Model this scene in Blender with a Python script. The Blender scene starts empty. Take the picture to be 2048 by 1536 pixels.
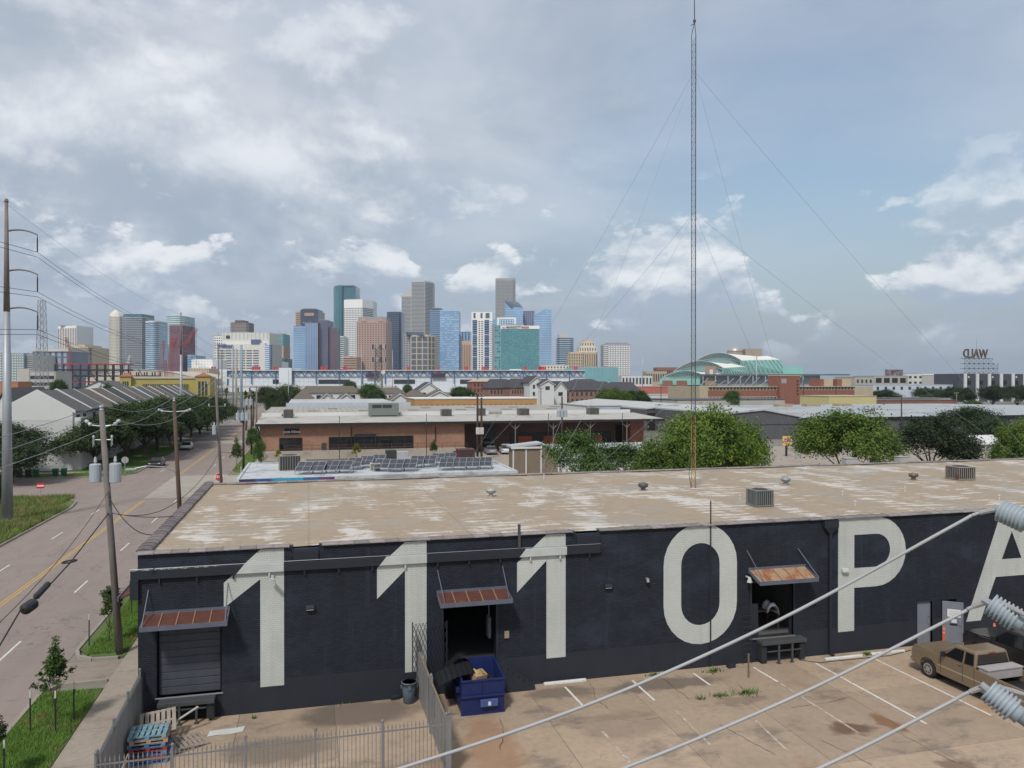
import bpy, math, random
import numpy as np
from mathutils import Matrix, Vector
random.seed(7)
R = math.radians
SC = bpy.context.scene
COL = SC.collection

# ---------------------------------------------------------------- camera
# calibrated from the street's and the warehouse wall's vanishing points; 13 m above the street
F, CX, CY, HY, CAMH = 1565.0, 1024.0, 768.0, 761.0, 13.0
YAW = math.atan((CX - 617.0) / F)
PITCH = -math.atan((CY - HY) / F)
cam_d = bpy.data.cameras.new('camera')
cam = bpy.data.objects.new('camera', cam_d)
COL.objects.link(cam)
cam.location = (0, 0, CAMH)
cam.rotation_euler = (R(90) + PITCH, 0, -YAW)
cam_d.sensor_width = 36.0
cam_d.lens = F / 2048.0 * 36.0
cam_d.clip_start = 0.1
cam_d.clip_end = 20000
SC.camera = cam

# ---------------------------------------------------------------- world, sun, exposure
SUN_EL, SUN_AZ_VEC = R(50), (-0.55, -0.83)          # high, behind the camera and to its left
world = bpy.data.worlds.new('World')
SC.world = world
world.use_nodes = True

def build_sky():
    nt = world.node_tree
    nt.nodes.clear()
    N, L = nt.nodes.new, nt.links.new
    out = N('ShaderNodeOutputWorld'); bg = N('ShaderNodeBackground')
    bg.inputs['Strength'].default_value = 0.1
    sky = N('ShaderNodeTexSky'); sky.sky_type = 'NISHITA'; sky.sun_disc = False
    sky.sun_elevation = SUN_EL
    sky.sun_rotation = math.atan2(SUN_AZ_VEC[0], SUN_AZ_VEC[1])
    sky.air_density = 1.3; sky.dust_density = 2.5; sky.ozone_density = 1.5
    tc = N('ShaderNodeTexCoord')
    nrm = N('ShaderNodeVectorMath'); nrm.operation = 'NORMALIZE'; L(tc.outputs['Generated'], nrm.inputs[0])
    d = nrm.outputs[0]
    sep = N('ShaderNodeSeparateXYZ'); L(d, sep.inputs[0])

    def math_(op, a, b=None, c=None, clamp=False):
        n = N('ShaderNodeMath'); n.operation = op; n.use_clamp = clamp
        for i, v in enumerate((a, b, c)):
            if v is None: continue
            if isinstance(v, (int, float)): n.inputs[i].default_value = v
            else: L(v, n.inputs[i])
        return n.outputs[0]

    def smooth(v, a, b, lo=0.0, hi=1.0):
        n = N('ShaderNodeMapRange'); n.interpolation_type = 'SMOOTHSTEP'
        L(v, n.inputs['Value']); n.inputs['From Min'].default_value = a; n.inputs['From Max'].default_value = b
        n.inputs['To Min'].default_value = lo; n.inputs['To Max'].default_value = hi
        return n.outputs['Result']

    def noise(vec, scale, detail, rough, off=(0, 0, 0), sc=(1, 1, 1), dist=0.0):
        m = N('ShaderNodeMapping'); L(vec, m.inputs['Vector'])
        m.inputs['Location'].default_value = off; m.inputs['Scale'].default_value = sc
        n = N('ShaderNodeTexNoise'); L(m.outputs[0], n.inputs['Vector'])
        n.inputs['Scale'].default_value = scale; n.inputs['Detail'].default_value = detail
        n.inputs['Roughness'].default_value = rough; n.inputs['Distortion'].default_value = dist
        return n.outputs['Fac']

    def mix(f, a, b):
        n = N('ShaderNodeMix'); n.data_type = 'RGBA'
        if isinstance(f, (int, float)): n.inputs['Factor'].default_value = f
        else: L(f, n.inputs['Factor'])
        for s, v in (('A', a), ('B', b)):
            sock = [i for i in n.inputs if i.name == s and i.type == 'RGBA'][0]
            if isinstance(v, tuple): sock.default_value = (*v, 1)
            else: L(v, sock)
        return [o for o in n.outputs if o.type == 'RGBA'][0]

    z = sep.outputs['Z']
    zc = math_('MAXIMUM', z, 0.0)
    # high cloud sheet, projected on a flat layer
    inv = math_('DIVIDE', 1.0, math_('ADD', zc, 0.16))
    flat = N('ShaderNodeVectorMath'); flat.operation = 'SCALE'; L(d, flat.inputs[0]); L(inv, flat.inputs['Scale'])
    fl = flat.outputs[0]
    sheet = noise(fl, 0.75, 7, 0.55, (3.1, 1.7, 0.0), (1, 1, 0.2), 0.4)
    cover = smooth(sheet, 0.30, 0.62, 0.62, 0.98)
    def blob(c, rad, w):
        q = N('ShaderNodeVectorMath'); q.operation = 'SUBTRACT'; L(d, q.inputs[0]); q.inputs[1].default_value = c
        ln = N('ShaderNodeVectorMath'); ln.operation = 'LENGTH'; L(q.outputs[0], ln.inputs[0])
        return smooth(ln.outputs['Value'], 0.0, rad, w, 0.0)
    def dirpx(x, y):
        f = Vector((math.sin(YAW), math.cos(YAW), 0)); r = Vector((math.cos(YAW), -math.sin(YAW), 0))
        q = f + r * ((x - CX) / F) + Vector((0, 0, (HY - y) / F)); q.normalize()
        return tuple(q)
    cover = math_('SUBTRACT', cover, blob(dirpx(1650, 420), 0.48, 0.75), clamp=True)
    tone = noise(fl, 1.3, 8, 0.6, (7.3, 2.2, 0.0), (1, 1, 0.25), 0.3)
    sheet_col = mix(smooth(tone, 0.33, 0.68), (3.2, 3.7, 4.4), (4.85, 5.15, 5.65))
    col = mix(cover, sky.outputs[0], sheet_col)

    # clouds with lit tops: density and the density a little higher up
    def cumulus(sc, off, el_lo, el_hi, th, soft, bright, dark, blobs, col, amt=1.0, delta=0.035, scz=1.7):
        def dens(o):
            v = N('ShaderNodeVectorMath'); v.operation = 'ADD'; L(d, v.inputs[0]); v.inputs[1].default_value = (0, 0, o)
            vv = v.outputs[0]
            n1 = noise(vv, sc, 13, 0.59, off, (1, 1, scz), 0.15)
            s = n1
            for (c, rad, w) in blobs:
                q = N('ShaderNodeVectorMath'); q.operation = 'SUBTRACT'; L(vv, q.inputs[0]); q.inputs[1].default_value = c
                m = N('ShaderNodeVectorMath'); m.operation = 'MULTIPLY'; L(q.outputs[0], m.inputs[0])
                m.inputs[1].default_value = (1 / rad[0], 1 / rad[0], 1 / rad[1])
                ln = N('ShaderNodeVectorMath'); ln.operation = 'LENGTH'; L(m.outputs[0], ln.inputs[0])
                s = math_('ADD', s, smooth(ln.outputs['Value'], 0.0, 1.0, w, 0.0))
            return s
        a, b = dens(0.0), dens(delta)
        mask = smooth(a, th, th + soft)
        band = math_('MULTIPLY', smooth(z, el_lo - 0.03, el_lo + 0.03), smooth(z, el_hi - 0.10, el_hi + 0.10, 1.0, 0.0))
        mask = math_('MULTIPLY', math_('MULTIPLY', mask, band), amt)
        lit = smooth(math_('SUBTRACT', a, b), -0.07, 0.17)
        return mix(mask, col, mix(lit, dark, bright))

    # broad grey masses over the left half of the view and on round the sky
    col = cumulus(2.5, (1.3, 5.1, 0.4), 0.10, 0.95, 0.475, 0.14, (6.9, 7.1, 7.4), (2.95, 3.5, 4.25),
                  [(dirpx(300, 330), (0.5, 0.34), 0.10), (dirpx(90, 210), (0.16, 0.16), 0.08),
                   (dirpx(1000, 120), (0.45, 0.3), -0.13), (dirpx(1500, 330), (0.45, 0.28), -0.2)], col, 0.80, 0.045, 1.3)
    col = cumulus(5.2, (8.3, 2.1, 4.4), 0.10, 0.75, 0.535, 0.10, (7.6, 7.7, 7.8), (3.2, 3.65, 4.3), [(dirpx(200, 230), (0.40, 0.26), 0.10), (dirpx(1500, 300), (0.55, 0.4), -0.25)], col, 0.42, 0.03, 1.4)
    # a darker scrap or two below the sheet
    col = cumulus(4.5, (6.1, 0.4, 2.2), 0.15, 0.9, 0.66, 0.22, (3.6, 4.1, 4.8), (2.5, 2.95, 3.6), [(dirpx(1120, 260), (0.20, 0.075), 0.30), (dirpx(1250, 180), (0.08, 0.05), 0.2)], col, 0.75, 0.03, 1.5)
    # puffy row near the horizon
    col = cumulus(7.5, (2.0, 9.0, 3.3), 0.035, 0.20, 0.52, 0.055, (9.4, 9.3, 9.1), (3.7, 4.3, 5.1),
                  [(dirpx(1330, 570), (0.105, 0.055), 0.26), (dirpx(1300, 650), (0.15, 0.035), 0.16),
                   (dirpx(1880, 560), (0.18, 0.085), 0.13), (dirpx(780, 540), (0.055, 0.035), 0.18),
                   (dirpx(960, 560), (0.06, 0.03), 0.16), (dirpx(320, 560), (0.14, 0.05), 0.12),
                   (dirpx(1620, 640), (0.10, 0.03), 0.10), (dirpx(1630, 480), (0.10, 0.07), -0.2)], col, 0.92, 0.02, 1.8)
    # air near the horizon
    hz = smooth(z, -0.02, 0.30, 0.62, 0.0)
    col = mix(hz, col, (2.35, 3.1, 4.1))
    L(col, bg.inputs['Color']); L(bg.outputs[0], out.inputs['Surface'])
build_sky()

sun_d = bpy.data.lights.new('sun', 'SUN')
sun_d.energy = 2.2; sun_d.angle = R(7); sun_d.color = (1.0, 0.955, 0.88)
sun = bpy.data.objects.new('sun', sun_d); COL.objects.link(sun)
_sv = Vector((SUN_AZ_VEC[0] * math.cos(SUN_EL), SUN_AZ_VEC[1] * math.cos(SUN_EL), math.sin(SUN_EL)))
sun.rotation_euler = _sv.to_track_quat('Z', 'Y').to_euler()
sun.location = (0, 0, 60)
SC.view_settings.view_transform = 'Standard'
SC.view_settings.look = 'None'
SC.view_settings.gamma = 1.0
SC.view_settings.use_curve_mapping = False
SC.view_settings.exposure = 0.42
SC.cycles.use_denoising = True
SC.cycles.max_bounces = 6
SC.cycles.volume_bounces = 0

# ---------------------------------------------------------------- pixels to places
_fw = np.array([math.sin(YAW) * math.cos(PITCH), math.cos(YAW) * math.cos(PITCH), math.sin(PITCH)])
_rt = np.array([math.cos(YAW), -math.sin(YAW), 0.0])
_up = np.cross(_rt, _fw)
_c = np.array([0, 0, CAMH])
def ray(x, y): return _fw + _rt * (x - CX) / F - _up * (y - CY) / F
def G(x, y, z=0.0):                         # on a level surface
    d = ray(x, y); return tuple(_c + d * ((z - CAMH) / d[2]))
def PY(x, y, Y):                            # on a wall along the warehouse front
    d = ray(x, y); return tuple(_c + d * (Y / d[1]))
def PX(x, y, X):                            # on a wall along the street
    d = ray(x, y); return tuple(_c + d * (X / d[0]))
def PD(x, y, D): return tuple(_c + ray(x, y) * D)
def Zat(y, D): return CAMH + (HY - y) / F * D

# ---------------------------------------------------------------- materials
MATS = {}
def _coords(nt):
    tc = nt.nodes.new('ShaderNodeTexCoord'); return tc.outputs['Object']
def _mixc(nt, f, a, b, mode='MIX'):
    n = nt.nodes.new('ShaderNodeMix'); n.data_type = 'RGBA'; n.blend_type = mode
    if isinstance(f, (int, float)): n.inputs[0].default_value = f
    else: nt.links.new(f, n.inputs[0])
    for i, v in ((6, a), (7, b)):
        if isinstance(v, tuple): n.inputs[i].default_value = (*v[:3], 1)
        else: nt.links.new(v, n.inputs[i])
    return n.outputs[2]
def _noise(nt, vec, scale, detail=6, rough=0.6, sc=(1, 1, 1), off=(0, 0, 0), dist=0.0):
    m = nt.nodes.new('ShaderNodeMapping'); nt.links.new(vec, m.inputs[0])
    m.inputs['Scale'].default_value = sc; m.inputs['Location'].default_value = off
    n = nt.nodes.new('ShaderNodeTexNoise'); nt.links.new(m.outputs[0], n.inputs['Vector'])
    n.inputs['Scale'].default_value = scale; n.inputs['Detail'].default_value = detail
    n.inputs['Roughness'].default_value = rough; n.inputs['Distortion'].default_value = dist
    return n.outputs['Fac']
def _ramp(nt, v, a, b, lo=0.0, hi=1.0):
    n = nt.nodes.new('ShaderNodeMapRange'); n.interpolation_type = 'SMOOTHSTEP'
    nt.links.new(v, n.inputs[0]); n.inputs[1].default_value = a; n.inputs[2].default_value = b
    n.inputs[3].default_value = lo; n.inputs[4].default_value = hi
    return n.outputs[0]
def _mul(nt, a, b):
    n = nt.nodes.new('ShaderNodeMath'); n.operation = 'MULTIPLY'
    for i, v in enumerate((a, b)):
        if isinstance(v, (int, float)): n.inputs[i].default_value = v
        else: nt.links.new(v, n.inputs[i])
    return n.outputs[0]
def _new(name):
    m = bpy.data.materials.new(name); m.use_nodes = True
    nt = m.node_tree; b = nt.nodes['Principled BSDF']
    return m, nt, b
def _bump(nt, b, h, strength, dist=0.01):
    n = nt.nodes.new('ShaderNodeBump'); nt.links.new(h, n.inputs['Height'])
    n.inputs['Strength'].default_value = strength; n.inputs['Distance'].default_value = dist
    nt.links.new(n.outputs[0], b.inputs['Normal'])
def mat(name, c=None, rough=0.7, var=0.18, scale=1.5, metal=0.0, bump=0.0, bscale=30, streak=0.0, spec=0.4,
        c2=None, th=(0.52, 0.66), sc2=1.2, s2=(1, 1, 1), rand=0.0):
    """plain surface: colour with blotches, optional second colour (stain, rust, wear) and run-off streaks"""
    if name in MATS: return MATS[name]
    m, nt, b = _new(name)
    co = _coords(nt)
    n1 = _noise(nt, co, scale)
    col = _mixc(nt, n1, tuple(x * (1 - var * 1.3) for x in c), tuple(min(1, x * (1 + var * 1.3)) for x in c))
    if c2:
        n2 = _noise(nt, co, sc2, 8, 0.65, s2, (4.2, 1.1, 7.7))
        col = _mixc(nt, _ramp(nt, n2, *th), col, c2)
    if streak:
        n3 = _noise(nt, co, 1.0, 5, 0.6, (3.0, 3.0, 0.18), (9, 2, 1))
        col = _mixc(nt, _ramp(nt, n3, 0.42, 0.75, 0.0, streak), col, tuple(x * 0.45 for x in c))
    if rand:
        oi = nt.nodes.new('ShaderNodeObjectInfo')
        hs = nt.nodes.new('ShaderNodeHueSaturation')
        nt.links.new(_ramp(nt, oi.outputs['Random'], 0, 1, 1 - rand, 1 + rand), hs.inputs['Value'])
        nt.links.new(col, hs.inputs['Color']); col = hs.outputs[0]
    nt.links.new(col, b.inputs['Base Color'])
    b.inputs['Roughness'].default_value = rough; b.inputs['Metallic'].default_value = metal
    b.inputs['Specular IOR Level'].default_value = spec
    if bump: _bump(nt, b, _noise(nt, co, bscale, 4), bump, 0.02)
    MATS[name] = m
    return m
def brick(name, c1, c2, mortar, w=0.21, h=0.075, ms=0.012, rough=0.8, bump=0.5, var=0.25, spec=0.3, painted=False):
    if name in MATS: return MATS[name]
    m, nt, b = _new(name)
    co = _coords(nt)
    s = nt.nodes.new('ShaderNodeSeparateXYZ'); nt.links.new(co, s.inputs[0])
    ad = nt.nodes.new('ShaderNodeMath'); ad.operation = 'ADD'
    nt.links.new(s.outputs[0], ad.inputs[0]); nt.links.new(s.outputs[1], ad.inputs[1])
    cb = nt.nodes.new('ShaderNodeCombineXYZ'); nt.links.new(ad.outputs[0], cb.inputs[0]); nt.links.new(s.outputs[2], cb.inputs[1])
    t = nt.nodes.new('ShaderNodeTexBrick'); nt.links.new(cb.outputs[0], t.inputs['Vector'])
    t.inputs['Scale'].default_value = 1.0; t.inputs['Brick Width'].default_value = w; t.inputs['Row Height'].default_value = h
    t.inputs['Mortar Size'].default_value = ms; t.inputs['Mortar Smooth'].default_value = 0.3
    t.inputs['Color1'].default_value = (*c1, 1); t.inputs['Color2'].default_value = (*c2, 1); t.inputs['Mortar'].default_value = (*mortar, 1)
    n1 = _noise(nt, co, 0.5, 7, 0.65)
    col = _mixc(nt, var, t.outputs['Color'], _mixc(nt, n1, (0.0, 0.0, 0.0), (1, 1, 1)), 'OVERLAY')
    n3 = _noise(nt, co, 1.0, 6, 0.65, (2.4, 2.4, 0.10), (9, 2, 1))
    if painted: col = _mixc(nt, _ramp(nt, _noise(nt, co, 0.35, 8, 0.7, (1, 1, 1.6), (5, 1, 8)), 0.45, 0.72, 0.0, 0.75), col, tuple(x * 2.1 for x in c1)); col = _mixc(nt, _ramp(nt, n3, 0.28, 0.42, 0.5, 0.0), col, tuple(x * 2.0 for x in c1))
    col = _mixc(nt, _ramp(nt, n3, 0.45, 0.75, 0.0, 0.35), col, tuple((x + y) * 0.35 for x, y in zip(c1, mortar)))
    if painted:                                  # scuffed paint near the ground
        n4 = _noise(nt, co, 2.2, 8, 0.75, (1, 1, 2.5), (3, 3, 3))
        col = _mixc(nt, _ramp(nt, n4, 0.70, 0.78, 0.0, 0.25), col, (0.10, 0.105, 0.115))
    nt.links.new(col, b.inputs['Base Color'])
    b.inputs['Roughness'].default_value = rough; b.inputs['Specular IOR Level'].default_value = spec
    inv = nt.nodes.new('ShaderNodeMath'); inv.operation = 'SUBTRACT'; inv.inputs[0].default_value = 1.0
    nt.links.new(t.outputs['Fac'], inv.inputs[1])
    _bump(nt, b, inv.outputs[0], bump, 0.012)
    MATS[name] = m
    return m
def glass(name, c, rough=0.12, metal=0.0, spec=0.6, var=0.2, scale=0.05):
    return mat(name, c, rough, var, scale, metal, spec=spec)

# ---------------------------------------------------------------- mesh collector
class MB:
    def __init__(s): s.v = []; s.f = []
    def add(s, vs, fs):
        o = len(s.v); s.v.extend([tuple(map(float, p)) for p in vs]); s.f.extend([tuple(i + o for i in f) for f in fs]); return s
    def box(s, x0, x1, y0, y1, z0, z1):
        return s.add([(x0, y0, z0), (x1, y0, z0), (x1, y1, z0), (x0, y1, z0), (x0, y0, z1), (x1, y0, z1), (x1, y1, z1), (x0, y1, z1)],
                     [(0, 3, 2, 1), (4, 5, 6, 7), (0, 1, 5, 4), (1, 2, 6, 5), (2, 3, 7, 6), (3, 0, 4, 7)])
    def obox(s, c, sz, rz=0.0, rx=0.0, ry=0.0):
        m = Matrix.Translation(c) @ Matrix.Rotation(rz, 4, 'Z') @ Matrix.Rotation(ry, 4, 'Y') @ Matrix.Rotation(rx, 4, 'X')
        a, b, d = sz[0] / 2, sz[1] / 2, sz[2] / 2
        vs = [m @ Vector(p) for p in [(-a, -b, -d), (a, -b, -d), (a, b, -d), (-a, b, -d), (-a, -b, d), (a, -b, d), (a, b, d), (-a, b, d)]]
        return s.add(vs, [(0, 3, 2, 1), (4, 5, 6, 7), (0, 1, 5, 4), (1, 2, 6, 5), (2, 3, 7, 6), (3, 0, 4, 7)])
    def quad(s, *p): return s.add(p, [tuple(range(len(p)))])
    def prism(s, pts, axis, a, b):
        """extrude a 2-D outline: axis y: (x,z), axis z: (x,y), axis x: (y,z)"""
        def P(p, t): return (p[0], t, p[1]) if axis == 'y' else ((p[0], p[1], t) if axis == 'z' else (t, p[0], p[1]))
        n = len(pts)
        vs = [P(p, a) for p in pts] + [P(p, b) for p in pts]
        fs = [tuple(range(n)), tuple(range(2 * n - 1, n - 1, -1))] + [(i, i + n, (i + 1) % n + n, (i + 1) % n) for i in range(n)]
        return s.add(vs, fs)
    def ring(s, outer, inner, axis, a, b):
        """extruded ring between two outlines of the same point count"""
        def P(p, t): return (p[0], t, p[1]) if axis == 'y' else ((p[0], p[1], t) if axis == 'z' else (t, p[0], p[1]))
        n = len(outer)
        vs = [P(p, a) for p in outer] + [P(p, a) for p in inner] + [P(p, b) for p in outer] + [P(p, b) for p in inner]
        fs = []
        for i in range(n):
            j = (i + 1) % n
            fs += [(i, j, j + n, i + n), (i + 2 * n, i + 3 * n, j + 3 * n, j + 2 * n), (i, i + 2 * n, j + 2 * n, j), (i + n, j + n, j + 3 * n, i + 3 * n)]
        return s.add(vs, fs)
    def tube(s, pts, r, n=6, caps=True):
        pts = [Vector(p) for p in pts]
        rs = r if isinstance(r, (list, tuple)) else [r] * len(pts)
        vs = []; prev = None
        for i, p in enumerate(pts):
            t = None
            for (a, b) in ((i - 1, i + 1), (i, i + 1), (i - 1, i), (0, len(pts) - 1)):
                if 0 <= a < b < len(pts) and (pts[b] - pts[a]).length > 1e-7: t = (pts[b] - pts[a]).normalized(); break
            if prev is None:
                ref = Vector((0, 0, 1)) if abs(t.z) < 0.9 else Vector((1, 0, 0))
                u = t.cross(ref).normalized()
            else:
                u = (prev - t * prev.dot(t)); u = u.normalized() if u.length > 1e-6 else t.orthogonal().normalized()
            prev = u; w = t.cross(u)
            for k in range(n):
                a = 2 * math.pi * k / n
                vs.append(p + (u * math.cos(a) + w * math.sin(a)) * rs[i])
        fs = []
        for i in range(len(pts) - 1):
            for k in range(n):
                k2 = (k + 1) % n
                fs.append((i * n + k, i * n + k2, (i + 1) * n + k2, (i + 1) * n + k))
        if caps: fs += [tuple(range(n - 1, -1, -1)), tuple(range((len(pts) - 1) * n, len(pts) * n))]
        return s.add(vs, fs)
    def mesh(s, name, smooth=False):
        me = bpy.data.meshes.new(name); me.from_pydata(s.v, [], s.f)
        bm_fix(me)
        if smooth: me.polygons.foreach_set('use_smooth', [True] * len(me.polygons))
        me.update(); return me
    def build(s, name, m, parent=None, smooth=False, kind=None, bevel=0.0, **kw):
        return link(name, s.mesh(name, smooth), m, parent, kind, bevel, **kw)
import bmesh
def bm_fix(me):
    bm = bmesh.new(); bm.from_mesh(me); bmesh.ops.recalc_face_normals(bm, faces=bm.faces); bm.to_mesh(me); bm.free()
LOC = {}
def link(name, me, m, parent=None, kind=None, bevel=0.0, loc=None, rot=None, label=None, cat=None, group=None, auto=False):
    o = bpy.data.objects.new(name, me); COL.objects.link(o)
    if m is not None and not me.materials: me.materials.append(m)
    if parent is not None:
        o.parent = parent
        if parent.name in LOC and LOC[parent.name] != (0, 0, 0):
            o.matrix_parent_inverse = Matrix.Translation(Vector(LOC[parent.name])).inverted()
    if loc is not None: o.location = loc
    if rot is not None: o.rotation_euler = rot
    if kind: o['kind'] = kind
    if label: o['label'] = label
    if cat: o['category'] = cat
    if group: o['group'] = group
    if bevel:
        b = o.modifiers.new('bevel', 'BEVEL'); b.width = bevel; b.segments = 2; b.limit_method = 'ANGLE'; b.angle_limit = R(35)
    return o
def thing(name, label, cat, loc=(0, 0, 0), group=None, rz=0.0):
    o = bpy.data.objects.new(name, None); COL.objects.link(o)
    o.location = loc; o.rotation_euler = (0, 0, rz); o.empty_display_size = 0.2
    o['label'] = label; o['category'] = cat
    if group: o['group'] = group
    LOC[o.name] = tuple(loc)
    return o
def copy_tree(o, parent=None):
    c = o.copy(); COL.objects.link(c); c.parent = parent
    if parent is not None: c.matrix_parent_inverse = o.matrix_parent_inverse.copy()
    for ch in list(o.children): copy_tree(ch, c)
    return c
def place(o, loc, rz=0.0, sc=None, label=None):
    o.location = loc; o.rotation_euler = (0, 0, rz)
    if sc: o.scale = sc if isinstance(sc, tuple) else (sc, sc, sc)
    if label: o['label'] = label
    return o
def sag(a, b, s, n=14):
    a, b = np.array(a, float), np.array(b, float)
    return [tuple(a + (b - a) * t - np.array([0, 0, 4 * s * t * (1 - t)])) for t in np.linspace(0, 1, n)]

# ================================================================ THE GROUND
def ground_mat():
    m, nt, b = _new('city_ground'); co = _coords(nt)
    n1 = _noise(nt, co, 0.012, 8, 0.65); n2 = _noise(nt, co, 0.12, 6, 0.6)
    c = _mixc(nt, _ramp(nt, n1, 0.45, 0.58), (0.20, 0.185, 0.16), (0.055, 0.075, 0.030))
    c = _mixc(nt, _ramp(nt, n2, 0.5, 0.7, 0, 0.6), c, (0.13, 0.125, 0.115))
    nt.links.new(c, b.inputs['Base Color']); b.inputs['Roughness'].default_value = 0.9
    return m
def road_mat():
    m, nt, b = _new('worn_asphalt'); co = _coords(nt)
    n1 = _noise(nt, co, 1.0, 7, 0.65, (0.9, 0.10, 1)); n2 = _noise(nt, co, 60.0, 2, 0.7); n3 = _noise(nt, co, 0.35, 8, 0.7, off=(5, 3, 0))
    c = _mixc(nt, n1, (0.19, 0.15, 0.131), (0.295, 0.238, 0.212))
    c = _mixc(nt, _ramp(nt, n3, 0.5, 0.75, 0, 0.55), c, (0.15, 0.125, 0.115))
    c = _mixc(nt, 0.35, c, _mixc(nt, n2, (0, 0, 0), (1, 1, 1)), 'OVERLAY')
    v = nt.nodes.new('ShaderNodeTexVoronoi'); v.feature = 'DISTANCE_TO_EDGE'; v.inputs['Scale'].default_value = 0.33
    ns = nt.nodes.new('ShaderNodeVectorMath'); ns.operation = 'ADD'; nt.links.new(co, ns.inputs[0])
    nz = nt.nodes.new('ShaderNodeTexNoise'); nz.inputs['Scale'].default_value = 1.5; nt.links.new(co, nz.inputs['Vector'])
    nt.links.new(nz.outputs['Color'], ns.inputs[1]); nt.links.new(ns.outputs[0], v.inputs['Vector'])
    c = _mixc(nt, _ramp(nt, v.outputs['Distance'], 0.0, 0.013, 0.45, 0.0), c, (0.07, 0.06, 0.055))
    nt.links.new(c, b.inputs['Base Color']); b.inputs['Roughness'].default_value = 0.85
    _bump(nt, b, n2, 0.3, 0.01)
    return m
def concrete_mat(name, c, dirt=0.5, rand=0.0, orange=False):
    m, nt, b = _new(name)
    if rand:
        gm = nt.nodes.new('ShaderNodeNewGeometry'); co = gm.outputs['Position']
    else: co = _coords(nt)
    n1 = _noise(nt, co, 0.5, 8, 0.65); n2 = _noise(nt, co, 3.5, 7, 0.7, (1, 1, 1), (2, 8, 0)); n3 = _noise(nt, co, 0.28, 8, 0.7, (1, 1.6, 1), (11, 4, 0))
    n5 = _noise(nt, co, 45.0, 2, 0.6)
    col = _mixc(nt, n1, tuple(x * 0.72 for x in c), tuple(x * 1.22 for x in c))
    col = _mixc(nt, _ramp(nt, n2, 0.42, 0.72, 0, 0.45), col, tuple(x * 0.62 for x in c))
    col = _mixc(nt, _ramp(nt, n3, 0.53, 0.66, 0, dirt), col, (0.12, 0.10, 0.085))
    if orange:                                    # rust and oil that ran across the slabs
        n4 = _noise(nt, co, 0.42, 6, 0.7, (1, 0.6, 1), (1.3, 9.4, 0))
        col = _mixc(nt, _ramp(nt, n4, 0.57, 0.70, 0, 0.55), col, (0.30, 0.155, 0.07))
        wv = nt.nodes.new('ShaderNodeTexNoise'); wv.inputs['Scale'].default_value = 1.6; wv.inputs['Detail'].default_value = 7; nt.links.new(co, wv.inputs['Vector'])
        sv = nt.nodes.new('ShaderNodeVectorMath'); sv.operation = 'MULTIPLY_ADD'; nt.links.new(wv.outputs['Color'], sv.inputs[0]); sv.inputs[1].default_value = (1.1, 1.1, 0); nt.links.new(co, sv.inputs[2])
        for (px, py, rx, ry, c3, k) in ((985, 1490, 1.1, 3.2, (0.25, 0.125, 0.06), .55), (950, 1530, 2.4, 2.2, (0.31, 0.19, 0.11), .45), (1704, 1457, 1.1, .6, (0.13, 0.075, 0.045), .9), (1775, 1445, .55, 1.0, (0.21, 0.105, 0.05), .9), (1916, 1530, .9, .5, (0.14, 0.09, 0.06), .8),
                                        (1330, 1368, 3.4, .8, (0.11, 0.09, 0.075), .75), (1120, 1385, 1.9, .7, (0.13, 0.10, 0.08), .7), (1250, 1450, 2.2, 1.4, (0.17, 0.13, 0.10), .5), (720, 1425, 3.0, 1.5, (0.10, 0.08, 0.065), .8), (560, 1500, 2.2, 1.2, (0.14, 0.11, 0.085), .6), (1480, 1400, 1.5, .5, (0.16, 0.12, 0.09), .6), (1960, 1350, 2.5, 1.6, (0.12, 0.09, 0.065), .6)):
            x, y, _ = G(px, py)
            q = nt.nodes.new('ShaderNodeVectorMath'); q.operation = 'SUBTRACT'; nt.links.new(sv.outputs[0], q.inputs[0]); q.inputs[1].default_value = (x + .55, y + .55, 0)
            q2 = nt.nodes.new('ShaderNodeVectorMath'); q2.operation = 'MULTIPLY'; nt.links.new(q.outputs[0], q2.inputs[0]); q2.inputs[1].default_value = (1 / rx, 1 / ry, 0)
            ln = nt.nodes.new('ShaderNodeVectorMath'); ln.operation = 'LENGTH'; nt.links.new(q2.outputs[0], ln.inputs[0])
            col = _mixc(nt, _ramp(nt, ln.outputs['Value'], .55, 1.0, k, 0), col, c3)
        v = nt.nodes.new('ShaderNodeTexVoronoi'); v.feature = 'DISTANCE_TO_EDGE'; v.inputs['Scale'].default_value = 0.42; nt.links.new(sv.outputs[0], v.inputs['Vector'])
        col = _mixc(nt, _mul(nt, _ramp(nt, v.outputs['Distance'], 0.0, 0.010, 0.5, 0.0), _ramp(nt, n1, .48, .62)), col, (0.12, 0.09, 0.068))
    col = _mixc(nt, 0.32, col, _mixc(nt, n5, (0, 0, 0), (1, 1, 1)), 'OVERLAY')
    if rand:
        oi = nt.nodes.new('ShaderNodeObjectInfo'); hs = nt.nodes.new('ShaderNodeHueSaturation')
        nt.links.new(_ramp(nt, oi.outputs['Random'], 0, 1, 1 - rand, 1 + rand), hs.inputs['Value'])
        nt.links.new(col, hs.inputs['Color']); col = hs.outputs[0]
    nt.links.new(col, b.inputs['Base Color']); b.inputs['Roughness'].default_value = 0.85
    _bump(nt, b, n2, 0.15, 0.01)
    return m
M_ROAD = road_mat()
M_CONC = concrete_mat('concrete_light', (0.36, 0.32, 0.27), 0.35)
M_WALK = concrete_mat('concrete_walk', (0.33, 0.28, 0.23), 0.45)
M_LOT = concrete_mat('concrete_slab', (0.36, 0.272, 0.196), 0.6, 0.10, True)
M_NEW = concrete_mat('concrete_new', (0.36, 0.33, 0.28), 0.15)
M_KERB = concrete_mat('kerb_concrete', (0.30, 0.265, 0.225), 0.4)
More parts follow.
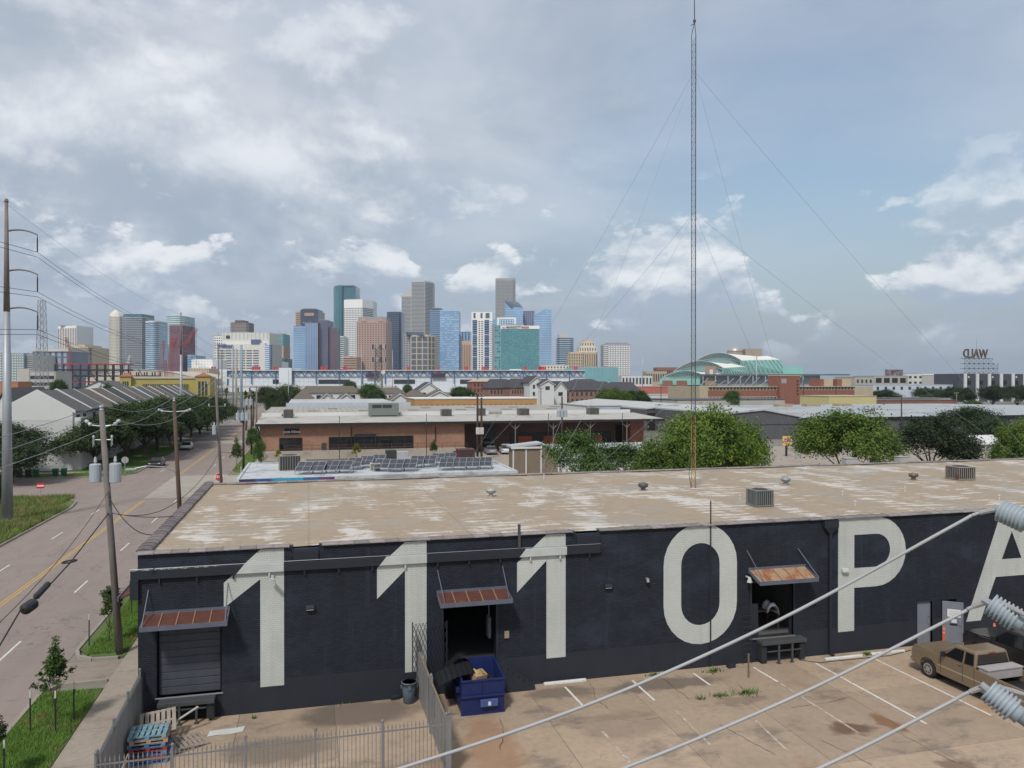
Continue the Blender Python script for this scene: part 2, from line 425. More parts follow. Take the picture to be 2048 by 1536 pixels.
M_GRASSB = mat('lawn_soil', (0.085, 0.12, 0.035), 0.95, 0.4, 1.2, c2=(0.22, 0.17, 0.085), th=(0.56, 0.7), sc2=0.6)
M_YEL = mat('yellow_road_paint', (0.50, 0.31, 0.055), 0.7, 0.25, 3, c2=(0.2, 0.16, 0.12), th=(0.60, 0.70), sc2=5)
M_WPAINT = mat('white_road_paint', (0.62, 0.60, 0.56), 0.7, 0.15, 3, c2=(0.28, 0.23, 0.18), th=(0.56, 0.66), sc2=6)
M_WPAINT2 = mat('worn_line_paint', (0.45, 0.41, 0.36), 0.8, 0.2, 3, c2=(0.34, 0.26, 0.19), th=(0.40, 0.56), sc2=5)

ground = MB().box(-4300, 4300, -900, 7600, -1.2, -0.02).build('ground', ground_mat(), kind='structure')
# --- streets
road = MB().box(-23.3, -10.8, -30, 640, -0.2, 0.0).build('road', M_ROAD, kind='structure')
cross = MB().box(-90, -23.3, 97, 115.5, -0.2, -0.004).build('side_street', M_ROAD, kind='structure')
MB().prism([(-23.3, 90), (-23.3, 97), (-28, 97)], 'z', -0.2, -0.006).build('corner_fillet', M_ROAD, cross)
MB().prism([(-23.3, 115.5), (-26.5, 115.5), (-23.3, 119)], 'z', -0.2, -0.006).build('corner_fillet', M_ROAD, cross)
slab = MB().box(-17.6, -10.8, 93.5, 114.5, 0.0, 0.005).build('crossing_slab', M_CONC, road)
MB().box(-10.8, -4, 92, 113.5, -0.2, 0.004).build('crossing_slab', M_CONC, road)
MB().box(-23.3, -10.8, 171, 180, 0.0, 0.005).build('crossing_slab', M_CONC, road)
MB().box(-23.3, -10.8, 262, 270, 0.0, 0.005).build('crossing_slab', M_CONC, road)
for dx in (-0.16, 0.06):
    for (a, b) in ((-30, 92.5), (116, 170), (181, 261), (271, 420)):
        MB().box(-17.3 + dx, -17.3 + dx + 0.1, a, b, 0.001, 0.004).build('centre_line', M_YEL, road)
_dash = MB().box(-0.05, 0.05, -1.5, 1.5, 0.001, 0.004).mesh('lane_dash'); _dash.materials.append(M_WPAINT)
for X in (-13.9, -20.4):
    y = 18.0 if X > -15 else 12.0
    while y < 260:
        if not (92 < y < 117 or 170 < y < 182): link('lane_dash', _dash, None, road, loc=(X, y, 0))
        y += 12.2
# --- kerbs, verges and walks beside the street
def kerb(name, pts, parent=None, w=0.16, h=0.14):
    k = MB()
    for (a, b) in zip(pts[:-1], pts[1:]):
        a, b = Vector((*a, 0)), Vector((*b, 0)); t = (b - a).normalized(); n = Vector((-t.y, t.x, 0)) * w / 2
        k.prism([(a + n)[:2], (b + n)[:2], (b - n)[:2], (a - n)[:2]], 'z', -0.2, h)
    return k.build(name, M_KERB, parent, kind=None if parent else 'structure')
KR = -10.72
walk = MB().box(-8.35, -6.95, 8, 35.6, -0.2, 0.06).box(-8.35, -6.30, 35.62, 91, -0.2, 0.058).build('pavement', M_WALK, kind='structure')
for i in range(26):
    MB().box(-8.36, -6.94, 8 + i * 1.5, 8 + i * 1.5 + 0.015, 0.05, 0.0605).build('expansion_joint', mat('joint', (0.08, 0.07, 0.06)), walk) if i % 2 == 0 else None
kerb('kerb', [(KR, 8), (KR, 36.2), (-10.2, 36.9), (-8.4, 37.0)])
kerb('kerb', [(-8.6, 39.9), (-9.7, 39.95), (-10.45, 40.5), (KR, 41.4), (KR, 88), (-10.2, 90.5), (-8.3, 91.3)])
MB().prism([(-10.79, 37.1), (-8.36, 37.1), (-8.36, 39.8), (-10.79, 39.8)], 'z', -0.2, 0.03).build('driveway', concrete_mat('driveway_concrete', (0.27, 0.225, 0.185), 0.8), kind='structure')
verges = []
verges.append(MB().box(-10.63, -8.36, 8, 36.1, -0.2, 0.09).build('lawn', M_GRASSB, kind='structure'))
verges.append(MB().prism([(-9.6, 40.05), (-8.36, 40.05), (-8.36, 90), (-10.63, 88), (-10.63, 41.5)], 'z', -0.2, 0.09).build('lawn', M_GRASSB, kind='structure'))
kerb('kerb', [(-23.38, 8), (-23.38, 88), (-24.0, 92.5), (-26.4, 96.2), (-31, 97.6), (-60, 97.6)])
MB().prism([(-23.47, 8), (-23.47, 88), (-24.1, 92.4), (-26.5, 96.1), (-31, 97.5), (-60, 97.5), (-60, 8)], 'z', -0.2, 0.10).build('lawn', M_GRASSB, kind='structure')
kerb('kerb', [(-60, 115.9), (-27, 115.9), (-24.4, 117.6), (-23.38, 120.2), (-23.38, 169), (-25, 171)])
MB().prism([(-60, 116.0), (-27, 116.0), (-24.5, 117.7), (-23.47, 120.2), (-23.47, 169), (-60, 169)], 'z', -0.2, 0.10).build('lawn', M_GRASSB, kind='structure')
MB().box(-33.5, -31.8, 116.1, 121, 0.09, 0.112).box(-60, -26, 121, 122.4, 0.09, 0.113).build('garden_path', M_CONC, kind='structure')
kerb('kerb', [(-6, 113.9), (-8.6, 114.2), (-10.2, 115.6), (KR, 118), (KR, 168)])
MB().prism([(-6, 114.0), (-8.6, 114.4), (-10.1, 115.7), (-10.63, 118), (-10.63, 168), (-8.3, 168), (-8.3, 118), (-6, 117)], 'z', -0.2, 0.10).build('lawn', M_GRASSB, kind='structure')
MB().box(-8.3, 70, 116, 136.6, -0.2, 0.02).build('yard', M_WALK, kind='structure')
MB().box(28, 140, 60, 136, -0.2, 0.015).build('yard', M_WALK, kind='structure')

# --- grass that nobody could count
def grass_mesh(name, regions, n, hmin, hmax, seed, w=0.018):
    rng = np.random.default_rng(seed)
    vs, fs = [], []
    tot = sum(abs((r[1] - r[0]) * (r[3] - r[2])) for r in regions)
    P = []
    for r in regions:
        k = int(n * abs((r[1] - r[0]) * (r[3] - r[2])) / tot)
        P.append(np.stack([rng.uniform(r[0], r[1], k), rng.uniform(r[2], r[3], k), np.full(k, r[4])], 1))
    P = np.concatenate(P); k = len(P)
    keep = (np.sin(P[:, 0] * 1.9 + np.sin(P[:, 1] * 1.1) * 2) + np.sin(P[:, 1] * 0.8 + 1.3) + rng.normal(0, 0.9, k)) > -1.2
    P = P[keep]; k = len(P)
    a = rng.uniform(0, 2 * np.pi, k); h = rng.uniform(hmin, hmax, k)
    lean = rng.uniform(0.1, 0.7, k) * h; b = rng.uniform(0, 2 * np.pi, k)
    d = np.stack([np.cos(a), np.sin(a), np.zeros(k)], 1) * (w * (0.6 + h[:, None]))
    tip = P + np.stack([np.cos(b) * lean, np.sin(b) * lean, h], 1)
    V = np.stack([P - d, P + d, tip], 1).reshape(-1, 3)
    me = bpy.data.meshes.new(name)
    me.from_pydata(V.tolist(), [], np.arange(3 * k).reshape(-1, 3).tolist()); me.update()
    return me
M_GRASS = mat('grass_blade', (0.13, 0.235, 0.045), 0.8, 0.35, 0.9, c2=(0.24, 0.19, 0.08), th=(0.57, 0.68), sc2=0.55, spec=0.2)
M_GRASSY = mat('grass_wild', (0.15, 0.20, 0.055), 0.8, 0.4, 0.5, c2=(0.27, 0.21, 0.10), th=(0.50, 0.64), sc2=0.35, spec=0.2)
link('grass', grass_mesh('grass', [(-10.6, -8.4, 26, 36.0, 0.08), (-10.2, -8.4, 40.6, 62, 0.08)], 110000, 0.05, 0.18, 1), M_GRASS, kind='stuff',
     label='short green grass in the verge between kerb and pavement', cat='grass')
link('grass', grass_mesh('grass', [(-32, -23.5, 60, 88, 0.08), (-32, -25, 88, 96, 0.08)], 60000, 0.15, 0.65, 2, 0.03), M_GRASSY, kind='stuff',
     label='tall unmown yellow green grass round the steel monopole', cat='grass')
link('grass', grass_mesh('grass', [(-58, -24, 116.2, 120, 0.08), (-31.7, -24, 120, 160, 0.08), (-10.5, -8.4, 118, 160, 0.08)], 40000, 0.06, 0.22, 3, 0.03), M_GRASS, kind='stuff',
     label='mown lawn in front of the row houses across the side street', cat='grass')

# ================================================================ THE LOT
WY, WX0, WX1, BY = 32.14, -6.25, 62.0, 53.1            # warehouse front, left end, right end, back
lot = MB().box(4.6, 60, 6, WY + 0.2, -0.4, -0.03).build('parking_lot', mat('slab_joint', (0.07, 0.055, 0.04), 0.95), kind='structure')
yard = \
       MB().box(-6.6, 4.55, 10, WY + 0.2, -0.4, -0.028).build('loading_yard', MATS['slab_joint'], kind='structure')
def slabs(parent, xs, ys, m, skip=()):
    for i in range(len(xs) - 1):
        for j in range(len(ys) - 1):
            if (i, j) in skip: continue
            g = 0.012
            dz = random.uniform(-0.006, 0.004)
            c = ((xs[i] + xs[i + 1]) / 2, (ys[j] + ys[j + 1]) / 2)
            a, b = (xs[i + 1] - xs[i]) / 2 - g, (ys[j + 1] - ys[j]) / 2 - g
            sh = random.uniform(-0.02, 0.02)
            link('slab', MB().prism([(-a, -b), (a, -b + sh * .2), (a, b), (-a, b + sh * .2)], 'z', -0.2, 0.0).mesh('slab'), m, parent,
                 loc=(c[0], c[1], dz), bevel=0.012)
slabs(lot, [4.62, 8.9, 13.1, 17.3, 21.5, 25.7, 29.9, 34.1, 38.3, 44, 50], [6, 12, 17.6, 22.9, 28.0, WY - 0.02], M_LOT, skip={(6, 2)})
link('slab', MB().prism([(30.0, 17.7), (34.0, 17.7), (34.0, 22.85), (30.0, 22.85)], 'z', -0.2, 0.003).mesh('slab'), M_NEW, lot)
slabs(yard, [-6.58, -2.6, 1.0, 4.53], [10, 16, 22, 27.3, WY - 0.02], M_LOT)
# painted stall lines
def stall(p, q, m=None, w=0.1):
    a, b = Vector(G(*p, 0.0)), Vector(G(*q, 0.0)); t = (b - a).normalized(); n = Vector((-t.y, t.x, 0)) * w / 2
    MB().prism([(a + n)[:2], (b + n)[:2], (b - n)[:2], (a - n)[:2]], 'z', 0.005, 0.009).build('stall_line', m or M_WPAINT, lot)
for p, q in (((1130, 1374), (1166, 1412)), ((1264, 1360.5), (1309, 1401)), ((1387, 1347), (1421, 1371)), ((1507, 1335), (1556, 1364)),
             ((1632, 1327), (1853, 1448)), ((1748, 1317), (1982, 1431))):
    stall(p, q)
for p, q in (((1560, 1367), (1717, 1466)), ((1205, 1463), (1260, 1526)), ((1350, 1420), (1420, 1490)), ((1510, 1440), (1575, 1502))):
    stall(p, q, M_WPAINT2)
# cracks and stains with a shape of their own
def crack(pts, w=0.012):
    q = []
    rr = random.Random(int(pts[0][0]))
    P = [Vector(G(*p)) for p in pts]
    for a, b in zip(P[:-1], P[1:]):
        k = max(3, int((b - a).length / 0.22))
        for i in range(k): q.append(a + (b - a) * i / k + Vector((rr.uniform(-.05, .05), rr.uniform(-.05, .05), 0)))
    mb = MB()
    for a, b in zip(q[:-1], q[1:]):
        t = (b - a); n = Vector((-t.y, t.x, 0)).normalized() * w * rr.uniform(.5, 1.3)
        mb.quad((a + n + Vector((0, 0, .0062))), (b + n + Vector((0, 0, .0062))), (b - n + Vector((0, 0, .0062))), (a - n + Vector((0, 0, .0062))))
    mb.build('crack', mat('crack_dark', (0.06, 0.045, 0.03), 0.95), lot)
for pts in ([(1180, 1366), (1192, 1398), (1225, 1422)], [(1327, 1357), (1382, 1402)], [(1790, 1462), (1880, 1510), (1940, 1536)],
            [(1475, 1365), (1500, 1392)], [(1000, 1500), (1006, 1465), (1000, 1430)], [(1440, 1450), (1560, 1515)], [(1290, 1440), (1330, 1434)],
            [(1580, 1415), (1640, 1408), (1700, 1395)], [(1640, 1480), (1760, 1536)]):
    crack(pts)

# ================================================================ THE WAREHOUSE
M_WALLD = brick('charcoal_painted_brick', (0.016, 0.0205, 0.0305), (0.024, 0.0295, 0.0405), (0.008, 0.0105, 0.016), 0.21, 0.078, 0.012, 0.72, 0.9, 0.12, 0.25, True)
M_SMOOTHD = mat('charcoal_render', (0.0175, 0.0222, 0.0325), 0.6, 0.2, 0.8, streak=0.25, c2=(0.03, 0.032, 0.04), th=(0.6, 0.75))
M_DARKM = mat('charcoal_metal', (0.017, 0.021, 0.030), 0.5, 0.15, 2)
M_LETTER = brick('white_painted_brick', (0.47, 0.49, 0.465), (0.50, 0.52, 0.495), (0.40, 0.415, 0.395), 0.21, 0.078, 0.012, 0.65, 0.4, 0.22, 0.3)
M_STEEL = mat('galvanised_steel', (0.30, 0.31, 0.33), 0.45, 0.15, 3, metal=0.5)
M_GREYP = mat('blue_grey_metal', (0.105, 0.115, 0.15), 0.5, 0.15, 1.5, streak=0.3)
M_RUST = mat('rust_sheet', (0.09, 0.032, 0.023), 0.75, 0.35, 2.2, c2=(0.16, 0.07, 0.04), th=(0.58, 0.72), sc2=2)
M_RUST2 = mat('orange_rust_sheet', (0.32, 0.215, 0.135), 0.75, 0.25, 1.6, c2=(0.26, 0.09, 0.035), th=(0.45, 0.62), sc2=1.6)
M_RIB = mat('rust_rib', (0.26, 0.16, 0.10), 0.7, 0.3, 4)
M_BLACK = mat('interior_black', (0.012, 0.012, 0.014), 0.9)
M_TILE = mat('clay_coping_tile', (0.145, 0.118, 0.118), 0.55, 0.3, 1.5, rand=0.22, c2=(0.36, 0.33, 0.31), th=(0.60, 0.7), sc2=3)

wh = thing('warehouse', 'long charcoal painted brick warehouse with giant white numerals and a flat tan roof', 'warehouse', ((WX0 + 36) / 2, WY, 0))
def wz(x, y): p = PY(x, y, WY); return p[0], p[2]
RZ = 6.36                                                   # roof level
TOP = 6.44                                                  # top of the brick parapet under the tiles
d1 = (wz(313, 1300)[0], wz(443, 1300)[0], wz(380, 1390)[1], wz(380, 1255)[1])
d2 = (wz(887, 1300)[0], wz(992, 1300)[0], 1.15, wz(940, 1208)[1])
d3 = (wz(1503, 1220)[0], wz(1586, 1220)[0], wz(1545, 1273)[1], wz(1545, 1163)[1])
d4 = (wz(1834, 1250)[0], wz(1864, 1250)[0], 0.03, wz(1850, 1203)[1])
d5 = (wz(1883, 1250)[0], wz(1913, 1250)[0], 0.03, wz(1898, 1199)[1])
notch = [(wz(586, 1100)[0], wz(638, 1100)[0]), (wz(1152, 1080)[0], wz(1199, 1080)[0])]
# front wall, bay by bay round its openings
fw_ = MB()
holes = sorted([d1, d2, d3, d4, d5])
T = 0.34
def wallseg(x0, x1, z0, z1): fw_.box(x0, x1, WY, WY + T, z0, z1)
xs = WX0
for h in holes:
    wallseg(xs, h[0], -0.1, 6.0); wallseg(h[0], h[1], h[3], 6.0)
    if h[2] > 0.1: wallseg(h[0], h[1], -0.1, h[2])
    xs = h[1]
wallseg(xs, WX1, -0.1, 6.0)
xs = WX0
for n in notch:
    wallseg(xs, n[0], 6.0, TOP); wallseg(n[0], n[1], 6.0, TOP - 0.14); xs = n[1]
wallseg(xs, WX1, 6.0, TOP)
fw_.build('front_wall', M_WALLD, wh)
MB().box(WX0, WX0 + T, WY + T, BY - T, -0.1, TOP).build('side_wall', M_WALLD, wh)
MB().box(WX1 - T, WX1, WY + T, BY - T, -0.1, TOP).build('side_wall', M_WALLD, wh)
MB().box(WX0, WX1, BY - T, BY, -0.1, TOP - 0.02).build('back_wall', M_WALLD, wh)
# smooth band at the foot
bs = MB(); xs = WX0 - 0.02
for h in holes:
    bs.box(xs, h[0], WY - 0.012, WY - 0.0005, 0, 1.22); xs = h[1]
bs.box(xs, WX1, WY - 0.012, WY - 0.0005, 0, 1.22)
bs.build('foot_band', M_SMOOTHD, wh)
# roof
def roof_mat():
    m, nt, b = _new('tan_roof_membrane'); co = _coords(nt)
    big = _noise(nt, co, 0.34, 5, 0.65, (1.25, 0.42, 1), (3, 1, 0))
    n1 = _noise(nt, co, 1.0, 8, 0.68, (0.55, 2.9, 1), (1, 5, 0)); n2 = _noise(nt, co, 1.0, 6, 0.6, (1.5, 8, 1), (8, 2, 0))
    n3 = _noise(nt, co, 0.6, 7, 0.6)
    w = nt.nodes.new('ShaderNodeTexWave'); w.bands_direction = 'Y'; w.inputs['Scale'].default_value = 0.42; w.inputs['Distortion'].default_value = 0.6
    nt.links.new(co, w.inputs['Vector'])
    def add(a, b_, k):
        n = nt.nodes.new('ShaderNodeMath'); n.operation = 'MULTIPLY_ADD'; nt.links.new(b_, n.inputs[0]); n.inputs[1].default_value = k; nt.links.new(a, n.inputs[2]); return n.outputs[0]
    s = add(add(add(n1, n2, 0.38), big, 1.15), w.outputs['Fac'], 0.10)
    c = _mixc(nt, n3, (0.29, 0.222, 0.153), (0.385, 0.305, 0.218))
    c = _mixc(nt, _ramp(nt, n2, 0.35, 0.7, 0.0, 0.35), c, (0.22, 0.165, 0.115))
    mk = _ramp(nt, s, 1.375, 1.45)
    c = _mixc(nt, _mul(nt, mk, 0.85), c, (0.56, 0.53, 0.49))
    sp = nt.nodes.new('ShaderNodeSeparateXYZ'); nt.links.new(co, sp.inputs[0])
    # lap seams of the membrane
    mo = nt.nodes.new('ShaderNodeMath'); mo.operation = 'PINGPONG'; nt.links.new(sp.outputs[1], mo.inputs[0]); mo.inputs[1].default_value = 0.5
    c = _mixc(nt, _ramp(nt, mo.outputs[0], 0.0, 0.035, 0.35, 0.0), c, (0.16, 0.12, 0.085))
    wet = _noise(nt, co, 0.22, 6, 0.55, (1, 1.5, 1), (6.4, 2.2, 0))
    rg = nt.nodes.new('ShaderNodeMath'); rg.operation = 'PINGPONG'; nt.links.new(wet, rg.inputs[0]); rg.inputs[1].default_value = .055
    c = _mixc(nt, _mul(nt, _ramp(nt, rg.outputs[0], 0.0, 0.006, 0.5, 0.0), _ramp(nt, n3, .42, .6)), c, (0.15, 0.115, 0.08))
    c = _mixc(nt, _ramp(nt, wet, 0.54, 0.66, 0.0, 0.4), c, (0.27, 0.225, 0.14))
    mo2 = nt.nodes.new('ShaderNodeMath'); mo2.operation = 'PINGPONG'; nt.links.new(sp.outputs[0], mo2.inputs[0]); mo2.inputs[1].default_value = 3.4
    c = _mixc(nt, _ramp(nt, mo2.outputs[0], 0.0, 0.08, 0.4, 0.0), c, (0.18, 0.135, 0.095))
    nt.links.new(c, b.inputs['Base Color'])
    nt.links.new(_ramp(nt, wet, 0.52, 0.64, 0.72, 0.35), b.inputs['Roughness'])
    _bump(nt, b, n2, 0.25, 0.02)
    return m
rp = []
nx, ny = 60, 20
rv, rf = [], []
rr = random.Random(4)
for j in range(ny + 1):
    for i in range(nx + 1):
        x = WX0 + T + (WX1 - WX0 - 2 * T) * i / nx; y = WY + T + (BY - WY - 2 * T) * j / ny
        rv.append((x, y, RZ + 0.02 * math.sin(x * .7) + rr.uniform(-.012, .012)))
for j in range(ny):
    for i in range(nx): rf.append((j * (nx + 1) + i, j * (nx + 1) + i + 1, (j + 1) * (nx + 1) + i + 1, (j + 1) * (nx + 1) + i))
MB().add(rv, rf).build('roof', roof_mat(), wh, smooth=True)
# coping tiles, each one its own
tv = MB()
pr = [(-0.27, -0.02), (-0.27, 0.045), (-0.16, 0.095), (0, 0.115), (0.16, 0.095), (0.27, 0.045), (0.27, -0.02)]
pc = [(a * 1.08, b + (0.022 if b > 0 else -.01)) for a, b in pr]
TL = 0.62
tv.prism([(p[0], p[1]) for p in pr], 'x', -TL / 2 + 0.004, TL / 2 - 0.06)
tv.prism([(p[0], p[1]) for p in pc], 'x', TL / 2 - 0.0598, TL / 2 - 0.004)
tile = tv.mesh('coping_tile'); tile.materials.append(M_TILE)
tile2 = tile.copy(); tile2.materials.clear(); tile2.materials.append(mat('grey_coping_tile', (0.21, 0.185, 0.18), 0.6, 0.3, 1.5, rand=0.2, c2=(0.36, 0.34, 0.32), th=(0.58, 0.7), sc2=3))
def tiles(x0, y0, dx, dy, n, rz, skip=lambda k, x, y: False, z=TOP, tile=tile, fl=1.0):
    for k in range(n):
        x, y = x0 + dx * TL * (k + .5), y0 + dy * TL * (k + .5)
        if skip(k, x, y): continue
        o = link('coping_tile', tile, None, wh, loc=(x, y, z + random.uniform(-.004, .006)), rot=(random.uniform(-.012, .012), random.uniform(-.012, .012), rz + random.uniform(-.01, .01))); o.scale = (1, 1, fl)
tiles(WX0 - 0.06, WY + T / 2 - 0.03, 1, 0, 75, 0, lambda k, x, y: any(n[0] - .25 < x < n[1] + .25 for n in notch), tile=tile2, fl=.55)
tiles(WX0 + T / 2 - 0.05, WY + 0.42, 0, 1, 33, R(90))
tiles(WX0 - 0.06, BY - T / 2, 1, 0, 108, 0, z=TOP - 0.03, tile=tile2, fl=.5)
# ledge (old canopy beam) along the left third of the front, its pieces painted with what they cross
lx0, lx1 = wz(262, 1150)[0], wz(1199, 1100)[0]
zl = wz(700, 1118)[1]; zh = wz(700, 1131)[1]
cuts = sorted([(wz(520, 1130)[0], wz(568, 1130)[0]), (wz(778, 1125)[0], wz(853, 1125)[0]), (wz(1058, 1105)[0], wz(1132, 1105)[0])])
cuts = [(wz(488, 1140)[0], cuts[0][1]), (wz(772, 1125)[0], cuts[1][1]), (wz(1050, 1105)[0], cuts[2][1])]
xs = lx0; zb, zt = min(zl, zh) - 0.05, max(zl, zh) + 0.03
LP = 0.15
for c in cuts + [(lx1, lx1)]:
    sl = .28 if c[1] > c[0] else 0.
    MB().prism([(xs, zb), (c[0] - sl, zb), (c[0], zt), (xs, zt)], 'y', WY - LP, WY - 0.001).build('ledge', M_DARKM, wh, bevel=0.012)
    if c[1] > c[0]: MB().prism([(c[0] - sl + .001, zb), (c[1] - .001, zb), (c[1] - .001, zt), (c[0] + .001, zt)], 'y', WY - LP - .001, WY - 0.019).build('ledge', mat('ledge_white', (0.44, 0.465, 0.45), 0.6), wh, bevel=0.012)
    xs = c[1]
MB().box(lx0 - 0.02, lx0 + 0.28, WY - 0.155, WY - 0.01, zb - 0.75, zb - 0.002).build('ledge_end', M_DARKM, wh, bevel=0.012)
MB().tube([(lx0, WY - 0.13, zt + 0.05), (lx1, WY - 0.13, zt + 0.05)], 0.012, 5).build('conduit', M_STEEL, wh)
br = MB().box(-0.03, 0.03, -0.12, 0, -0.18, 0).mesh('bracket'); br.materials.append(M_DARKM)
brw = MB().box(-0.03, 0.03, -0.12, 0, -0.18, 0).mesh('bracket'); brw.materials.append(MATS['ledge_white'])
x = lx0 + 1.0
while x < lx1:
    link('bracket', brw if any(c[0] < x < c[1] for c in cuts) else br, None, wh, loc=(x, WY - 0.003, zb - 0.002)); x += 1.33
# worn white edge on the ledge by the corner
MB().box(lx0 + .02, wz(440, 1145)[0], WY - 0.145, WY - 0.02, zt + 0.0005, zt + 0.012).build('paint_flake', mat('flake', (0.45, 0.45, 0.45), 0.8, 0.3, 8, c2=(0.03, 0.03, 0.04), th=(0.45, 0.52), sc2=6), wh)
# scupper panels
for n, (ya, yb) in zip(notch, ((1092, 1138), (1060, 1103))):
    zc = wz((612 if ya > 1080 else 1176), yb)[1]
    MB().box(n[0] + .02, n[1] - .02, WY - 0.09, WY - 0.001, zc + .02, 6.26).build('scupper_panel', M_DARKM, wh, bevel=0.01)

# --- painted numerals: sheets of paint a few millimetres proud
LY = WY - 0.018
def letter(pts, nm):
    P = [wz(*p) for p in pts]; return P
def one(x0, xs_, x1, yt, yb, yl0, yl1, yi):
    xa, xb, xc = wz(x0, 1150)[0], wz(xs_, 1150)[0], wz(x1, 1150)[0]
    zt_ = TOP - 0.06; zb_ = wz((xs_ + x1) / 2, yb)[1]; z0 = wz(x0, yl0)[1]; z1 = wz(x0, yl1)[1]; zi = wz(xs_, yi)[1]
    return [(xb, zb_), (xc, zb_), (xc, zt_), (xb - 0.0, zt_), (xa, z0), (xa, z1), (xb, zi)]
for a in ((447.6, 520.5, 568, 1090, 1372, 1166, 1216, 1158), (754, 810, 853, 1075, 1343, 1136, 1198, 1140), (1034, 1092.7, 1131, 1061, 1315, 1126, 1185, 1121)):
    o = MB().prism(one(*a), 'y', LY, WY - 0.0004).build('painted_numeral', M_LETTER, wh, label='tall white painted figure one on the charcoal wall')
def stad(x0, x1, z0, z1, n=14):
    r = (x1 - x0) / 2; c = (x0 + x1) / 2; P = []
    for k in range(n + 1): a = math.pi * k / n; P.append((c + r * math.cos(a), z1 - r + r * math.sin(a)))
    for k in range(n + 1): a = math.pi + math.pi * k / n; P.append((c + r * math.cos(a), z0 + r + r * math.sin(a)))
    return P
ox0, ox1, iz0, iz1 = wz(1327, 1170)[0], wz(1473.5, 1170)[0], wz(1362, 1170)[0], wz(1439, 1170)[0]
MB().ring(stad(ox0, ox1, wz(1400, 1288)[1], wz(1400, 1047)[1]), stad(iz0, iz1, wz(1400, 1250)[1], wz(1400, 1086)[1]), 'y', LY, WY - 0.0004).build('painted_numeral', M_LETTER, wh, label='white painted oval nought on the charcoal wall')
px0, px1, pr_, pri = wz(1676, 1150)[0], wz(1708, 1150)[0], wz(1811, 1110)[0], wz(1780, 1110)[0]
zt_, zo = wz(1740, 1032)[1], wz(1740, 1173)[1]; zi1, zi0 = wz(1740, 1068)[1], wz(1740, 1134)[1]
zt_ = TOP - 0.02
def dshape(x0, xr, z0, z1, n=14):
    r = (z1 - z0) / 2; P = [(x0, z1)]
    for k in range(n + 1): a = math.pi / 2 - math.pi * k / n; P.append((xr - r + r * math.cos(a), (z0 + z1) / 2 + r * math.sin(a)))
    P.append((x0, z0)); return P
dO, dI = dshape(px0, pr_, zo, zt_), dshape(px1, pri, zi0, zi1)
MB().ring(dO, dI, 'y', LY, WY - 0.0004).box(px0, px1, LY, WY - 0.0004, wz(1690, 1263)[1], zo).build('painted_letter', M_LETTER, wh, label='white painted letter P on the charcoal wall')
ac = wz(2023, 1100)[0]; az0 = wz(1946, 1242)[1]; al, ar = wz(1932, 1242)[0], wz(1961, 1242)[0]
zt_ = TOP - 0.05; ti = 0.95; ix, iz, cb1, cb0 = wz(2003, 1117)[0], wz(2022, 1062)[1], wz(2010, 1118)[1], wz(2000, 1153)[1]
def lerp(z, xa, za, xb, zb): return xa + (xb - xa) * (z - za) / (zb - za)
atl = wz(2003, 1038)[0]
l1 = lambda z: lerp(z, ar, az0, ix, cb1)
A_ = MB()
A_.prism([(al, az0), (ar, az0), (l1(cb0), cb0), (ix, cb1), (ac, iz), (ac, zt_), (atl, zt_)], 'y', LY, WY - 0.0004)
A_.prism([(2 * ac - q[0], q[1]) for q in [(al, az0), (ar, az0), (l1(cb0), cb0), (ix, cb1), (ac, iz), (ac, zt_), (atl, zt_)]], 'y', LY, WY - 0.0004)
A_.prism([(l1(cb0), cb0), (2 * ac - l1(cb0), cb0), (2 * ac - ix, cb1), (ix, cb1)], 'y', LY, WY - 0.0004)
A_.build('painted_letter', M_LETTER, wh, label='white painted letter A on the charcoal wall')

# --- loading doors
rd = MB().box(d1[0] + .05, d1[1] - .05, WY + 0.26, WY + 0.30, d1[2], d1[3])
M_ROLL = mat('roller_grey', (0.062, 0.068, 0.088), 0.55, 0.15, 1.5, streak=0.3); rdo = rd.build('roller_door', M_ROLL, wh)  # darker copy of the blue grey metal, awning shade put into its colour
n = 9; hgt = (d1[3] - d1[2]) / n
for k in range(n):
    MB().box(d1[0] + .06, d1[1] - .06, WY + 0.225, WY + 0.262, d1[2] + k * hgt + 0.012, d1[2] + (k + 1) * hgt - 0.012).build('door_slat', M_ROLL, rdo, bevel=0.012)
MB().box(d1[0] - .06, d1[1] + .06, WY - 0.06, WY + 0.24, d1[2] - 0.05, d1[2]).build('door_sill', mat('sill', (0.20, 0.205, 0.22), 0.6), wh, bevel=0.01)
def dock(d, m, xl, xr, zt):
    """steel dock frame with bumper blocks under a loading door"""
    fr = MB().box(xl, xr, WY - 0.55, WY - 0.014, zt - 0.20, zt - 0.04).build('dock_plate', m, wh, bevel=0.015)
    for xx in (xl + 0.02, xr - 0.30): MB().box(xx, xx + 0.28, WY - 0.45, WY - 0.014, 0.12, zt - 0.202).build('dock_bumper', mat('rubber', (0.02, 0.022, 0.025), 0.8, bump=0.5), wh, bevel=0.02)
    for xx in (xl + (xr - xl) * .38, xl + (xr - xl) * .68):
        MB().box(xx - .04, xx + .04, WY - 0.52, WY - 0.44, 0.02, zt - 0.201).box(xx - .09, xx + .09, WY - 0.57, WY - 0.39, 0, 0.02).build('dock_post', m, wh)
    MB().box(xl + .3, xr - .3, WY - 0.50, WY - 0.46, 0.55, 0.60).build('dock_rail', m, wh)
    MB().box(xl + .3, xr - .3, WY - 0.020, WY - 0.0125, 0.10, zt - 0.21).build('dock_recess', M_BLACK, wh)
dock(d1, mat('dock_steel', (0.055, 0.060, 0.065), 0.6, 0.2, 2), wz(319, 1400)[0], wz(432, 1400)[0], d1[2])
dock(d3, MATS['dock_steel'], wz(1512, 1290)[0], wz(1600, 1290)[0], d3[2])
